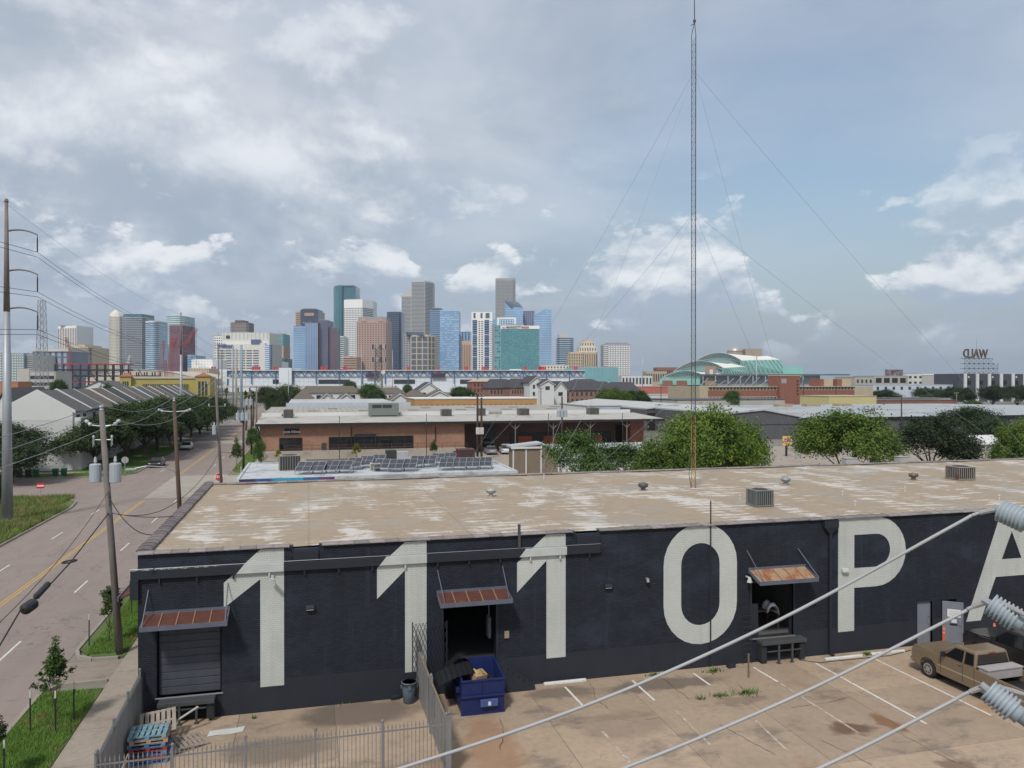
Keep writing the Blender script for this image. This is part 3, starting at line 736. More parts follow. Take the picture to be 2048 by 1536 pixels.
# room behind the open doors
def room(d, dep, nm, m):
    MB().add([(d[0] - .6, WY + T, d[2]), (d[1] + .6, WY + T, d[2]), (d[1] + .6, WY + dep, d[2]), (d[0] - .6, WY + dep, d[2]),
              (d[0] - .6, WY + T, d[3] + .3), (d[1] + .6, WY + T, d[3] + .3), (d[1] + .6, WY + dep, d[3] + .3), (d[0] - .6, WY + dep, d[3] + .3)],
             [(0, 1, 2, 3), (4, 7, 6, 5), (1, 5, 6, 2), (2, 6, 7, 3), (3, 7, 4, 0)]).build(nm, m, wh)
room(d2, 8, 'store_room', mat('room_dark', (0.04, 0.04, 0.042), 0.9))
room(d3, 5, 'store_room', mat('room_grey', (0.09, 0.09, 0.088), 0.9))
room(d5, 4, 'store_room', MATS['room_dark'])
# frames
for d in (d2, d3):
    MB().box(d[0] - .09, d[0], WY - .03, WY + .1, d[2], d[3] + .08).box(d[1], d[1] + .09, WY - .03, WY + .1, d[2], d[3] + .08).box(d[0], d[1], WY - .03, WY + .1, d[3], d[3] + .08).build('door_frame', M_DARKM, wh)
MB().box(d3[0] + .01, d3[0] + .42, WY + .12, WY + .17, d3[2] + .02, d3[2] + 1.55).build('half_door', M_DARKM, wh)
MB().box(d3[0] - .1, d3[1] + .1, WY - .08, WY + .33, d3[2] - .05, d3[2] - .002).build('door_sill', mat('dock_sill', (0.16, 0.145, 0.125), 0.8), wh)
# doors
def pdoor(cx0, w, h, rz, y, nm, m):
    o = MB().box(0, w, -0.025, 0.025, 0, h).build('steel_door', m, wh, loc=(cx0, y, 0.04), rot=(0, 0, rz), label=nm, bevel=0.006)
    return o
M_DOOR = mat('grey_blue_door', (0.165, 0.18, 0.215), 0.5, 0.2, 1.5, streak=0.4, c2=(0.19, 0.19, 0.19), th=(0.6, 0.75))
w4 = d4[1] - d4[0]
do = pdoor(d4[0] + .03, w4 - .06, d4[3] - .07, 0, WY + .10, 'closed grey steel door', M_DOOR)
MB().box(w4 - .22, w4 - .12, -.06, -.026, 0.95, 1.25).box(w4 - .20, w4 - .14, -.09, -.026, 1.3, 1.36).build('door_handle', M_STEEL, do)
w5 = d5[1] - d5[0]
do = pdoor(d5[0] + .02, w5 + 0.02, d5[3] - .06, R(-38), WY - .02, 'grey steel door standing open with a white notice', M_DOOR)
nt_ = MB().box(.22, .80, -.031, -.0255, 1.30, 1.68).build('notice', mat('paper_notice', (0.62, 0.63, 0.60), 0.8, 0.06), do)
for k in range(3): MB().box(.30, .30 + (.42, .36, .28)[k], -.0325, -.0312, 1.57 - k * .09, 1.585 - k * .09).build('handwriting', mat('ink', (0.10, 0.12, 0.16)), nt_)
MB().box(.40, .63, -.032, -.0255, 1.02, 1.20).build('notice', mat('paper_blue', (0.50, 0.56, 0.66), 0.8, 0.06), do)
MB().box(.32, .66, -.05, -.0255, .90, .98).build('mail_slot', M_DARKM, do)
MB().box(w5 - .17, w5 - .09, -.07, -.0255, 0.93, 1.2).build('door_handle', M_STEEL, do)
MB().box(d4[0] - .05, d4[0], WY - .02, WY + .12, 0, d4[3]).box(d4[1], d4[1] + .05, WY - .02, WY + .12, 0, d4[3]).box(d4[0] - .05, d4[1] + .05, WY - .02, WY + .12, d4[3], d4[3] + .05).build('door_frame', M_DARKM, wh)

# --- awnings: frame, ribs, rust sheets, rods
def awning(fl, fr, wl, wr, rods, sheet, nrib=5, drop=None):
    # front corners by pixel at a projection of 1.05 m, rear on the wall
    PRJ = 1.05
    a, b = PY(*wl, WY - .02), PY(*wr, WY - .02)
    c, d = PY(*fl, WY - PRJ), PY(*fr, WY - PRJ)
    x0, x1 = (a[0] + c[0]) / 2, (b[0] + d[0]) / 2
    zr, zf = (a[2] + b[2]) / 2, (c[2] + d[2]) / 2
    yr, yf = WY - .02, WY - PRJ
    fr_ = MB()
    fr_.box(x0, x1, yf, yf + .05, zf - .10, zf + .07)
    fr_.prism([(yr, zr - .10), (yr, zr + .04), (yf + .05, zf + .06), (yf + .05, zf - .10)], 'x', x0, x0 + .04)
    fr_.prism([(yr, zr - .10), (yr, zr + .04), (yf + .05, zf + .06), (yf + .05, zf - .10)], 'x', x1 - .04, x1)
    fr_.box(x0, x1, yr - .06, yr, zr - .02, zr + .10)
    aw = fr_.build('awning', M_GREYP, wh)
    w = (x1 - x0 - .1) / nrib
    for k in range(nrib):
        xa = x0 + .05 + k * w
        MB().add([(xa + .01, yr - .06, zr), (xa + w - .01, yr - .06, zr), (xa + w - .01, yf + .05, zf), (xa + .01, yf + .05, zf),
                  (xa + .01, yr - .06, zr - .012), (xa + w - .01, yr - .06, zr - .012), (xa + w - .01, yf + .05, zf - .012), (xa + .01, yf + .05, zf - .012)],
                 [(0, 1, 2, 3), (7, 6, 5, 4), (0, 3, 7, 4), (1, 5, 6, 2), (0, 4, 5, 1), (2, 6, 7, 3)]).build('roof_sheet', sheet, aw)
        if k: MB().prism([(yr - .06, zr + .002), (yr - .06, zr + .04), (yf + .05, zf + .04), (yf + .05, zf + .002)], 'x', xa - .018, xa + .018).build('rib', M_RIB, aw)
    for (p, q) in rods:
        P = PY(*p, WY - .02); Q = PY(*q, WY - PRJ + .06)
        MB().tube([P, (Q[0], WY - PRJ + .06, zf + .05)], 0.022, 6).build('rod', M_GREYP, aw)
    return aw
awning((277, 1259), (455, 1247), (290, 1229), (459, 1217), [((297, 1180), (283, 1250)), ((456, 1166), (450, 1240))], M_RUST)
awning((884, 1212), (1026, 1201), (870, 1185), (1014, 1177), [((875, 1140), (890, 1205)), ((1005, 1132), (1019, 1195))], M_RUST)
awning((1528, 1167), (1644, 1158), (1489, 1140), (1604, 1133), [((1494, 1101), (1528, 1160)), ((1596, 1097), (1638, 1153))], M_RUST2)
# small rusted canopy on the street side
sc_ = MB().prism([(WX0 - 1.3, 4.05), (WX0, 4.55), (WX0, 4.50), (WX0 - 1.3, 3.98)], 'y', WY + 3.0, WY + 6.5).build('side_canopy', M_RUST, wh)
MB().box(WX0 - 1.36, WX0 - 1.30, WY + 2.95, WY + 6.55, 3.92, 4.10).build('edge_beam', M_GREYP, sc_)
# --- wall fittings
def lampbox(px, py, m=None):
    x, z = wz(px, py)
    o = MB().prism([(WY - .001, z - .09), (WY - .001, z + .10), (WY - .14, z + .07), (WY - .18, z - .05), (WY - .16, z - .09)], 'x', x - .17, x + .17).build('wall_lamp', m or M_DARKM, wh, bevel=0.012)
    MB().box(x - .14, x + .14, WY - .165, WY - .04, z - .105, z - .0915).build('lens', mat('lamp_lens', (0.55, 0.55, 0.52), 0.4), o)
lampbox(620, 1213); lampbox(1215, 1170); lampbox(1688, 1140, MATS['ledge_white'])
x, z = wz(545, 1153)
sc_ = MB().box(x - .05, x + .05, WY - .10, WY - .02, z - .08, z + .08).tube([(x, WY - .1, z), (x, WY - .3, z - .02)], .02).build('security_camera', MATS['ledge_white'], wh)
MB().obox((x + .02, WY - .40, z - .04), (.12, .32, .11), 0.5).build('housing', MATS['ledge_white'], sc_)
x, z = wz(310, 1138); MB().tube([(x - .08, WY - .02, z - .06), (x - .08, WY - .22, z - .06), (x + .02, WY - .22, z + .08)], .022).build('wall_hook', M_DARKM, wh)
x, z = wz(1293, 1157); MB().tube([(x, WY - .01, z), (x, WY - .14, z), (x, WY - .16, z - .12)], [.06, .07, .08], 8).build('wall_bell', M_STEEL, wh)
x, z = wz(1492, 1157); MB().tube([(x, WY - .02, z + .1), (x, WY - .3, z + .1), (x, WY - .3, z - .1)], [.04, .06, .13], 8).build('flood_lamp', MATS['ledge_white'], wh)
x, z = wz(1013, 1268); MB().box(x - .10, x + .10, WY - .08, WY - .013, z - .16, z + .14).build('meter_box', mat('meter', (0.28, 0.23, 0.17), 0.7), wh, bevel=0.01)
# pipes
x = wz(1420, 1150)[0]; MB().tube([(x, WY - .06, 0.0), (x, WY - .06, 6.45), (x, WY - .06, 7.55)], .030, 6).build('conduit', M_DARKM, wh)
x = wz(1658, 1200)[0]; zc = 6.38
dn = MB().box(x - .07, x + .07, WY - .15, WY - .016, 0.12, zc - .62).build('downspout', M_DARKM, wh)
MB().add([(x - .38, WY - .22, zc), (x + .38, WY - .22, zc), (x + .38, WY - .016, zc), (x - .38, WY - .016, zc), (x - .38, WY - .22, zc - .32), (x + .38, WY - .22, zc - .32), (x + .38, WY - .016, zc - .32), (x - .38, WY - .016, zc - .32),
          (x - .08, WY - .16, zc - .62), (x + .08, WY - .16, zc - .62), (x + .08, WY - .016, zc - .62), (x - .08, WY - .016, zc - .62)],
         [(0, 1, 2, 3), (0, 4, 5, 1), (1, 5, 6, 2), (2, 6, 7, 3), (3, 7, 4, 0), (4, 8, 9, 5), (5, 9, 10, 6), (6, 10, 11, 7), (7, 11, 8, 4), (8, 11, 10, 9)]).build('rain_head', M_DARKM, dn)
MB().prism([(WY - .15, .12), (WY - .016, .12), (WY - .016, 0), (WY - .34, 0), (WY - .34, .06)], 'x', x - .07, x + .07).build('outlet_shoe', M_DARKM, dn)
for yy in (1.6, 3.4, 5.0): MB().box(x - .10, x + .10, WY - .155, WY - .016, yy, yy + .05).build('strap', M_DARKM, dn)
# ladder at dock three
x0, x1 = wz(1482, 1280)[0], wz(1500, 1280)[0]
la = MB().tube([(x0, WY - .16, 0), (x0, WY - .16, 2.35)], .018).tube([(x1, WY - .16, 0), (x1, WY - .16, 2.35)], .018).build('wall_ladder', M_DARKM, wh)
for k in range(9): MB().tube([(x0, WY - .16, .2 + k * .25), (x1, WY - .16, .2 + k * .25)], .013).build('rung', M_DARKM, la)
# steps beside the second dock
st = thing('loading_steps', 'dark steel steps rising beside the blue dumpster to the open dock door', 'steps', (d2[1] + 1.2, WY - .6, 0))
for k in range(6): MB().box(d2[1] + .1 + k * .24, d2[1] + .1 + (k + 1) * .24 - .004, WY - .62, WY - .02, 0, 1.1 - k * .18).build('tread', M_SMOOTHD, st)
MB().box(d2[0], d2[1] + .09, WY - .62, WY - .02, 0, 1.12).build('landing', M_SMOOTHD, st)

# --- what stands in the doorways
tb = thing('work_table', 'cluttered dark wooden table inside the third loading door', 'table', ((d3[0] + d3[1]) / 2, WY + 1.2, d3[2]))
tx = (d3[0] + d3[1]) / 2
MB().box(tx - .55, tx + .85, WY + .7, WY + 1.7, d3[2] + .95, d3[2] + 1.0).build('table_top', mat('old_wood', (0.08, 0.055, 0.035), 0.7), tb)
for sx in (-.5, .78):
    for sy in (.75, 1.62): MB().box(tx + sx, tx + sx + .05, WY + sy, WY + sy + .05, d3[2], d3[2] + .95).build('leg', MATS['old_wood'], tb)
cl = MB()
gx, gy = 9, 7
vs = [(tx + .15 + .65 * i / (gx - 1), WY + .62 + .6 * j / (gy - 1), d3[2] + 1.02 + .34 * math.sin(math.pi * i / (gx - 1)) * (0.6 + .4 * math.sin(j * 1.3)) - (.25 if i == gx - 1 else 0) - (.12 if i == 0 else 0)) for j in range(gy) for i in range(gx)]
cl.add(vs, [(j * gx + i, j * gx + i + 1, (j + 1) * gx + i + 1, (j + 1) * gx + i) for j in range(gy - 1) for i in range(gx - 1)])
o = cl.build('white_cloth', mat('white_cloth', (0.62, 0.63, 0.68), 0.9), smooth=True, label='white cloth thrown over the clutter on the dark table', cat='cloth')
sm = o.modifiers.new('solid', 'SOLIDIFY'); sm.thickness = 0.012
o = MB().box(tx - .5, tx - .05, WY + 1.75, WY + 2.2, d3[2], d3[2] + 1.55).build('white_cabinet', mat('cabinet_white', (0.40, 0.40, 0.39), 0.6), bevel=0.01, label='pale cabinet behind the table in the third loading door', cat='cabinet')
MB().box(tx - .48, tx - .29, WY + 1.735, WY + 1.749, d3[2] + .1, d3[2] + 1.5).build('cabinet_door', MATS['cabinet_white'], o)
MB().box(tx - .26, tx - .07, WY + 1.735, WY + 1.749, d3[2] + .1, d3[2] + 1.5).build('cabinet_door', MATS['cabinet_white'], o)
ep = thing('electrical_panel', 'grey electrical panel on the wall inside the second dock door', 'panel', (d2[1] - .25, WY + .9, 2.2))
MB().box(d2[1] - .14, d2[1] - .02, WY + .8, WY + 1.25, 1.85, 2.75).build('panel_box', mat('panel_grey', (0.22, 0.23, 0.25), 0.5), ep, bevel=0.01)
MB().box(d2[1] - .155, d2[1] - .141, WY + .84, WY + 1.21, 1.9, 2.5).build('panel_door', M_STEEL, ep)
MB().tube([(d2[1] - .08, WY + 1.0, 2.75), (d2[1] - .08, WY + 1.0, 3.9)], .03).build('conduit', M_STEEL, ep)
# scissor gate folded beside the second door
x0, z0 = wz(834, 1310); x1, z1 = wz(893, 1310)
zt0 = wz(834, 1243)[1]; zb0 = 0.6
sg = thing('scissor_gate', 'black steel scissor gate folded back beside the second loading door', 'gate', ((x0 + x1) / 2, WY - .3, 0))
ya, yb = WY - .30, WY - .10
def gp(u, v): return (x0 - .22 + (x1 - x0 + .22) * u, ya + (yb - ya) * u, zb0 + (zt0 - zb0) * v)
for k in range(10):
    for s in (0, 1):
        u0, u1 = k / 10, (k + 1) / 10
        q = MB()
        for j in range(6):
            v0, v1 = j / 6, (j + 1) / 6
            a, b = (u0, u1) if (j + s) % 2 == 0 else (u1, u0)
            q.tube([gp(a, v0), gp(b, v1)], .010, 4)
        q.build('lattice_bar', M_DARKM, sg)
MB().tube([gp(0, -.25), gp(0, 1.03)], .025).build('gate_post', M_DARKM, sg)
MB().tube([gp(1, -.25), gp(1, 1.0)], .025).build('gate_post', M_DARKM, sg)

# ================================================================ THINGS IN THE LOT
M_FENCE = mat('weathered_fence_steel', (0.165, 0.168, 0.172), 0.6, 0.2, 2, c2=(0.15, 0.12, 0.10), th=(0.6, 0.72), sc2=3)
FZ = 2.0
def picket_mesh(h):
    q = MB().box(-.011, .011, -.011, .011, 0.05, h - .12)
    q.add([(-.022, -.022, h - .12), (.022, -.022, h - .12), (.022, .022, h - .12), (-.022, .022, h - .12), (0, 0, h + .05), (0, 0, h - .15)],
          [(0, 1, 4), (1, 2, 4), (2, 3, 4), (3, 0, 4), (1, 0, 5), (2, 1, 5), (3, 2, 5), (0, 3, 5)])
    me = q.mesh('picket'); me.materials.append(M_FENCE); return me
pk = picket_mesh(FZ)
def fence(name, label, a, b, step=.125, sheet=False, posts=None):
    a, b = Vector((*a, 0)), Vector((*b, 0)); L = (b - a).length; t = (b - a) / L; rz = math.atan2(t.y, t.x)
    f = thing(name, label, 'fence', tuple((a + b) / 2))
    nP = int(L / step)
    for i in range(1, nP):
        p = a + t * (i * L / nP); link('picket', pk, None, f, loc=(p.x, p.y, random.uniform(-.01, .01)), rot=(0, 0, rz + random.uniform(-.2, .2)))
    for z in (.22, FZ - .22):
        c = (a + b) / 2; nrm = Vector((-t.y, t.x, 0)) * .0
        MB().obox((c.x, c.y, z), (L, .036, .04), rz).build('rail', M_FENCE, f)
    for i in range((posts or 5) + 1):
        p = a + t * (L * i / (posts or 5))
        q = MB().obox((p.x, p.y, FZ / 2 + .03), (.065, .065, FZ + .1), rz); q.tube([(p.x, p.y, FZ + .08), (p.x, p.y, FZ + .10), (p.x, p.y, FZ + .15), (p.x, p.y, FZ + .19)], [.02, .05, .05, .015], 8)
        q.build('post', M_FENCE, f)
    if sheet:
        n = Vector((-t.y, t.x, 0)) * .05; k = max(2, int(L / 0.9))
        for i in range(k):
            c = a + t * (L * (i + .5) / k) + n
            MB().obox((c.x, c.y, .98), (L / k - .012, .008, 1.66), rz).build('sheet_panel', mat('fence_sheet', (0.25, 0.245, 0.24), 0.6, 0.2, 1.5, streak=.35), f)
    return f
fence('iron_fence', 'grey steel picket fence with spear tips closing the yard towards the street corner', (-6.02, 25.1), (4.35, 25.2), posts=5)
fence('iron_fence', 'grey picket fence backed with sheet metal along the pavement', (-6.15, 31.95), (-6.02, 25.25), sheet=True, posts=3)
gt = thing('sheet_gate', 'grey sheet metal gate with a rusty top edge beside the dumpster', 'gate', (4.4, 28.3, 0))
ga, gb = (4.32, 31.9), (4.42, 25.3)
ns = 5
for i in range(ns):
    y0, y1 = ga[1] + (gb[1] - ga[1]) * i / ns, ga[1] + (gb[1] - ga[1]) * (i + 1) / ns; xc = ga[0] + (gb[0] - ga[0]) * (i + .5) / ns
    MB().box(xc - .006, xc + .006, y1 + .01, y0 - .01, .12, 1.85).build('sheet_panel', mat('gate_sheet', (0.22, 0.22, 0.22), 0.6, 0.2, 1.2, streak=.4), gt)
for z in (.14, 1.88): MB().obox((4.37, 28.6, z), (.05, 6.5, .05)).build('rail', M_FENCE if z < 1 else mat('rusty_rail', (0.22, 0.18, 0.15), 0.8, 0.3, 4, c2=(0.20, 0.09, 0.07), th=(.6, .7)), gt)
sp_ = MB().add([(-.02, -.02, 0), (.02, -.02, 0), (.02, .02, 0), (-.02, .02, 0), (0, 0, .12)], [(0, 1, 4), (1, 2, 4), (2, 3, 4), (3, 0, 4), (3, 2, 1, 0)]).mesh('spike'); sp_.materials.append(MATS['rusty_rail'])
for i in range(46): link('spike', sp_, None, gt, loc=(4.37, 31.7 - i * .138, 1.905))
for (xx, yy, hh) in ((4.32, 31.98, 2.35), (4.36, 28.6, 2.1), (4.44, 25.22, 2.1)):
    MB().box(xx - .06, xx + .06, yy - .06, yy + .06, 0, hh).tube([(xx, yy, hh), (xx, yy, hh + .04), (xx, yy, hh + .12)], [.03, .06, .02], 8).build('post', M_FENCE, gt)

# --- dumpster
M_BLUE = mat('dumpster_blue', (0.010, 0.020, 0.10), 0.5, 0.25, 1.4, c2=(0.06, 0.05, 0.06), th=(0.64, 0.75), sc2=3, streak=.45)
DX0, DX1, DY0, DY1 = 5.72, 7.42, 29.75, 31.5
dm = thing('dumpster', 'blue steel dumpster with a black plastic lid folded open', 'dumpster', ((DX0 + DX1) / 2, DY0, 0))
zf, zb_ = 1.38, 1.62
w_ = .05
MB().prism([(DY0, .08), (DY0 - .06, zf), (DY0 - .01, zf), (DY0 + w_, .1)], 'x', DX0, DX1).build('front_panel', M_BLUE, dm)
MB().box(DX0, DX1, DY1 - w_, DY1, .08, zb_).build('back_panel', M_BLUE, dm)
for xx in (DX0, DX1 - w_): MB().prism([(DY0 + .051, .08), (DY0 - .005, zf), (DY1 - .051, zb_), (DY1 - .051, .08)], 'x', xx, xx + w_).build('side_panel', M_BLUE, dm)
MB().box(DX0 + .03, DX1 - .03, DY0 + .06, DY1 - .06, .08, .14).build('floor', mat('dumpster_inside', (0.03, 0.028, 0.028), 0.8), dm)
for z in (.70, zf - .06): MB().box(DX0 - .03, DX1 + .03, DY0 - .11, DY0 - .0605 + .03 * (z < 1), z, z + .07).build('rib', M_BLUE, dm, bevel=.01)
MB().box((DX0 + DX1) / 2 - .03, (DX0 + DX1) / 2 + .03, DY0 - .10, DY0 - .061, .775, zf - .065).build('rib', M_BLUE, dm)
MB().box(DX0 - .02, DX1 + .02, DY0 - .02, DY0 + .06, 0.01, .09).build('skid', M_BLUE, dm)
MB().box(DX0 - .02, DX1 + .02, DY1 - .08, DY1, 0.01, .079).build('skid', M_BLUE, dm)
MB().box(DX0 + .72, DX0 + 1.42, DY0 - .17, DY0 - .04, .33, .60).build('fork_pocket', mat('pocket_blue', (0.05, 0.085, 0.23), 0.5, 0.2, 2), dm, bevel=.015)
MB().box(DX0 + 1.02, DX0 + 1.13, DY0 - .175, DY0 - .1702, .38, .53).build('sticker', mat('sticker', (0.6, 0.6, 0.55)), dm)
for xx in (DX0 - .14, DX1 + .002): MB().box(xx, xx + .138, DY0 + .35, DY1 - .4, .78, .96).build('lift_sleeve', M_BLUE, dm, bevel=.01)
lid = MB()
nn = 14
for i in range(nn + 1):
    t = i / nn
    for j in (0, 1): lid.v.append((DX0 - .85 + 1.45 * t, DY0 + .2 + 1.0 * j + .1 * t, zf + .12 - .35 * (1 - t) ** 2 + (.025 if i % 2 else 0) + .12 * j))
lid.f = [(2 * i, 2 * i + 2, 2 * i + 3, 2 * i + 1) for i in range(nn)]
lo = lid.build('lid', mat('black_plastic', (0.014, 0.015, 0.018), 0.4, 0.2, 3), dm)
lo.modifiers.new('solid', 'SOLIDIFY').thickness = .02
lid2 = MB()
for i in range(nn + 1):
    t = i / nn
    for j in (0, 1): lid2.v.append((DX0 - .2 + .75 * t, DY0 + 1.25 + .5 * j, zf + .15 + .30 * math.sin(t * 2.6) + (.03 if i % 2 else 0) - .2 * j * t))
lid2.f = lid.f
lo = lid2.build('lid', MATS['black_plastic'], dm); lo.modifiers.new('solid', 'SOLIDIFY').thickness = .02
o = MB().obox((DX0 + .78, DY0 + .45, zf - .05), (.52, .42, .30), .35, .25).build('cardboard_box', mat('cardboard', (0.36, 0.24, 0.13), 0.85), label='tan cardboard box lying in the blue dumpster', cat='box', bevel=.008)
for sx in (-1, 1): MB().obox((DX0 + .78 + sx * .16, DY0 + .43, zf + .12), (.2, .34, .01), .35, .25, sx * .5).build('flap', MATS['cardboard'], o)
MB().obox((DX0 + .85, DY0 + .8, .68), (1.2, 1.2, 1.05), .2).build('rubbish_bag_pile', mat('bin_bags', (0.02, 0.02, 0.022), 0.4), label='heap of black rubbish bags filling the blue dumpster', cat='rubbish', bevel=.2)

# --- rubbish bin by the gate
tc_ = thing('rubbish_bin', 'round blue grey plastic rubbish bin against the charcoal wall', 'rubbish bin', (3.92, 31.6, 0))
M_BIN = mat('bin_plastic', (0.095, 0.135, 0.175), 0.55, 0.15, 2)
c = (3.92, 31.6)
MB().tube([(*c, 0), (*c, .02), (*c, .60), (*c, .80), (*c, .80), (*c, .84), (*c, .84), (*c, .80), (*c, .06)], [.20, .235, .275, .285, .315, .315, .28, .275, .22], 20).build('tub', M_BIN, tc_, smooth=True)
for sgn in (-1, 1): MB().obox((c[0] + sgn * .31, c[1] - .02, .66), (.05, .14, .10)).build('handle', M_BIN, tc_)
MB().obox((c[0] - .02, c[1] - .305, .68), (.12, .04, .16)).build('handle', M_BIN, tc_)

# --- pallets
def pallet(label, cx, cy, z, m, rz=0., tilt=(0, 0), group=None):
    p = thing('pallet', label, 'pallet', (0, 0, 0), group)
    for k in range(7): MB().box(-.60 + k * .178, -.60 + k * .178 + .125, -.5, .5, .118, .135).build('deck_board', m, p)
    for yy in (-.5, -.05, .41):
        MB().box(-.6, .6, yy, yy + .09, .095, .1178).build('stringer_board', m, p)
        for xx in (-.6, -.07, .46): MB().box(xx, xx + .14, yy, yy + .09, .0185, .0948).build('block', m, p)
        MB().box(-.6, .6, yy, yy + .09, 0, .0183).build('bottom_board', m, p)
    p.location = (cx, cy, z); p.rotation_euler = (tilt[0], tilt[1], rz)
    return p
M_PB = mat('pallet_blue', (0.035, 0.17, 0.40), 0.75, 0.3, 5, c2=(0.30, 0.29, 0.27), th=(0.52, 0.66), sc2=7)
M_PB2 = mat('pallet_blue_worn', (0.10, 0.25, 0.34), 0.8, 0.3, 5, c2=(0.33, 0.31, 0.28), th=(0.46, 0.6), sc2=7)
M_PW = mat('pallet_grey_wood', (0.28, 0.235, 0.20), 0.85, 0.3, 5)
M_PR = mat('pallet_red', (0.26, 0.045, 0.035), 0.75, 0.3, 5)
M_PT = mat('pallet_tan', (0.38, 0.27, 0.16), 0.8, 0.2, 5)
zz = 0.004
for (lb, m) in (('blue wooden pallet at the bottom of the stack by the sheet fence', M_PB), ('red painted pallet low in the stack by the sheet fence', M_PR),
                ('blue wooden pallet above the red one in the stack', M_PB), ('second red pallet in the middle of the stack', M_PR), ('bright blue pallet under the tan one', M_PB),
                ('bare tan wooden pallet near the top of the stack', M_PT), ('worn blue pallet on top of the stack', M_PB2)):
    pallet(lb, -5.3 + random.uniform(-.04, .04), 29.2 + random.uniform(-.04, .04), zz, m, random.uniform(-.04, .04)); zz += .137
pallet('grey weathered pallet leaning against the stack and dock', -5.25, 30.45, .62, M_PW, .12, (.50, -.08))
pallet('grey broken pallet lying beside the stack', -4.2, 29.9, .02, M_PW, .5, (.05, .10))
pl = MB().obox((-4.6, 30.7, .62), (1.5, .09, .03), .5, 0, -.35).build('loose_board', mat('bare_board', (0.45, 0.42, 0.38), 0.8), label='pale loose board leaning on the grey pallet', cat='board')
sh = MB()
for i in range(9):
    for j in (0, 1): sh.v.append((-3.6 + .155 * i + .05 * j, 30.35 + .45 * j + .015 * i, .018 + .012 * math.sin(i * .9)))
sh.f = [(2 * i, 2 * i + 2, 2 * i + 3, 2 * i + 1) for i in range(8)]
o = sh.build('white_sheet', mat('white_board', (0.52, 0.53, 0.52), 0.6), label='flat white sheet lying on the yard concrete', cat='sheet'); o.modifiers.new('solid', 'SOLIDIFY').thickness = .01

# --- wheel stops, posts, blocks
def wheelstop(x0, x1, y, label):
    MB().prism([(y - .08, 0.005), (y - .07, .09), (y - .045, .12), (y + .045, .12), (y + .07, .09), (y + .08, 0.005)], 'x', x0, x1).build(
        'wheel_stop', mat('white_concrete', (0.55, 0.545, 0.52), 0.8, 0.15, 4, c2=(0.30, 0.27, 0.23), th=(.58, .68), sc2=4), label=label, cat='wheel stop', bevel=.015, group='concrete wheel stops along the wall')
wheelstop(9.7, 11.6, 31.9, 'white concrete wheel stop between the dumpster and the nought')
wheelstop(23.2, 25.2, 31.45, 'white concrete wheel stop below the rain pipe')
wheelstop(25.75, 27.6, 31.5, 'white concrete wheel stop below the letter P')
def delin(x, y, label):
    t = thing('traffic_post', label, 'post', (x, y, 0), 'orange delineator posts by the steel doors')
    MB().tube([(x, y, .0), (x, y, .05), (x, y, .06)], [.2, .19, .08], 10).build('base', mat('rubber'), t)
    MB().tube([(x, y, .05), (x, y, 1.05), (x, y, 1.08)], [.055, .055, .03], 10).build('post', mat('safety_orange', (0.70, 0.10, 0.035), 0.5, 0.1), t)
    for z in (.78, .94): MB().tube([(x, y, z), (x, y, z + .07)], .0565, 10).build('reflector_band', mat('pale_orange', (0.72, 0.34, 0.25), 0.4), t)
delin(29.75, 31.35, 'orange delineator post between the closed and the open steel door')
delin(32.6, 31.2, 'orange delineator post under the letter A')
x, y, _ = G(1497, 1355)
MB().box(x - .03, x + .03, y - .03, y + .03, 0, 1.05).build('steel_post', mat('rusty_post', (0.16, 0.12, 0.09), 0.7, 0.3, 4), label='short brown steel post standing near the wall ladder', cat='post', bevel=.006)
for (p, l) in (((1357, 1336), 'pale broken concrete block at the foot of the nought'), ((1462, 1335), 'dark scrap block against the wall by the ladder'), ((790, 1398), 'dark scrap block by the rubbish bin')):
    x, y, _ = G(*p)
    MB().obox((x, y, .09), (.38, .22, .17), .15).build('concrete_block', mat('white_concrete') if 'pale' in l else M_SMOOTHD, label=l, cat='block', bevel=.02)
MB().tube([G(1590, 1312), G(1600, 1320, .02), G(1640, 1325, .02), G(1720, 1317, .02), G(1780, 1311, .02), G(1822, 1300, .03)], .016, 6).build('garden_hose', mat('black_hose', (0.015, 0.016, 0.018), 0.5), label='thin black hose trailing along the foot of the wall', cat='hose')
MB().box(28.6, 29.9, 31.1, 31.95, .006, .03).build('doormat', mat('tan_board', (0.42, 0.34, 0.25), 0.8), label='pale board laid before the closed steel door', cat='board')
MB().box(31.6, 33.4, 31.3, 32.0, .006, .03).build('doormat', mat('brown_mat', (0.10, 0.06, 0.045), 0.9), label='brown mat before the wall under the letter A', cat='mat')

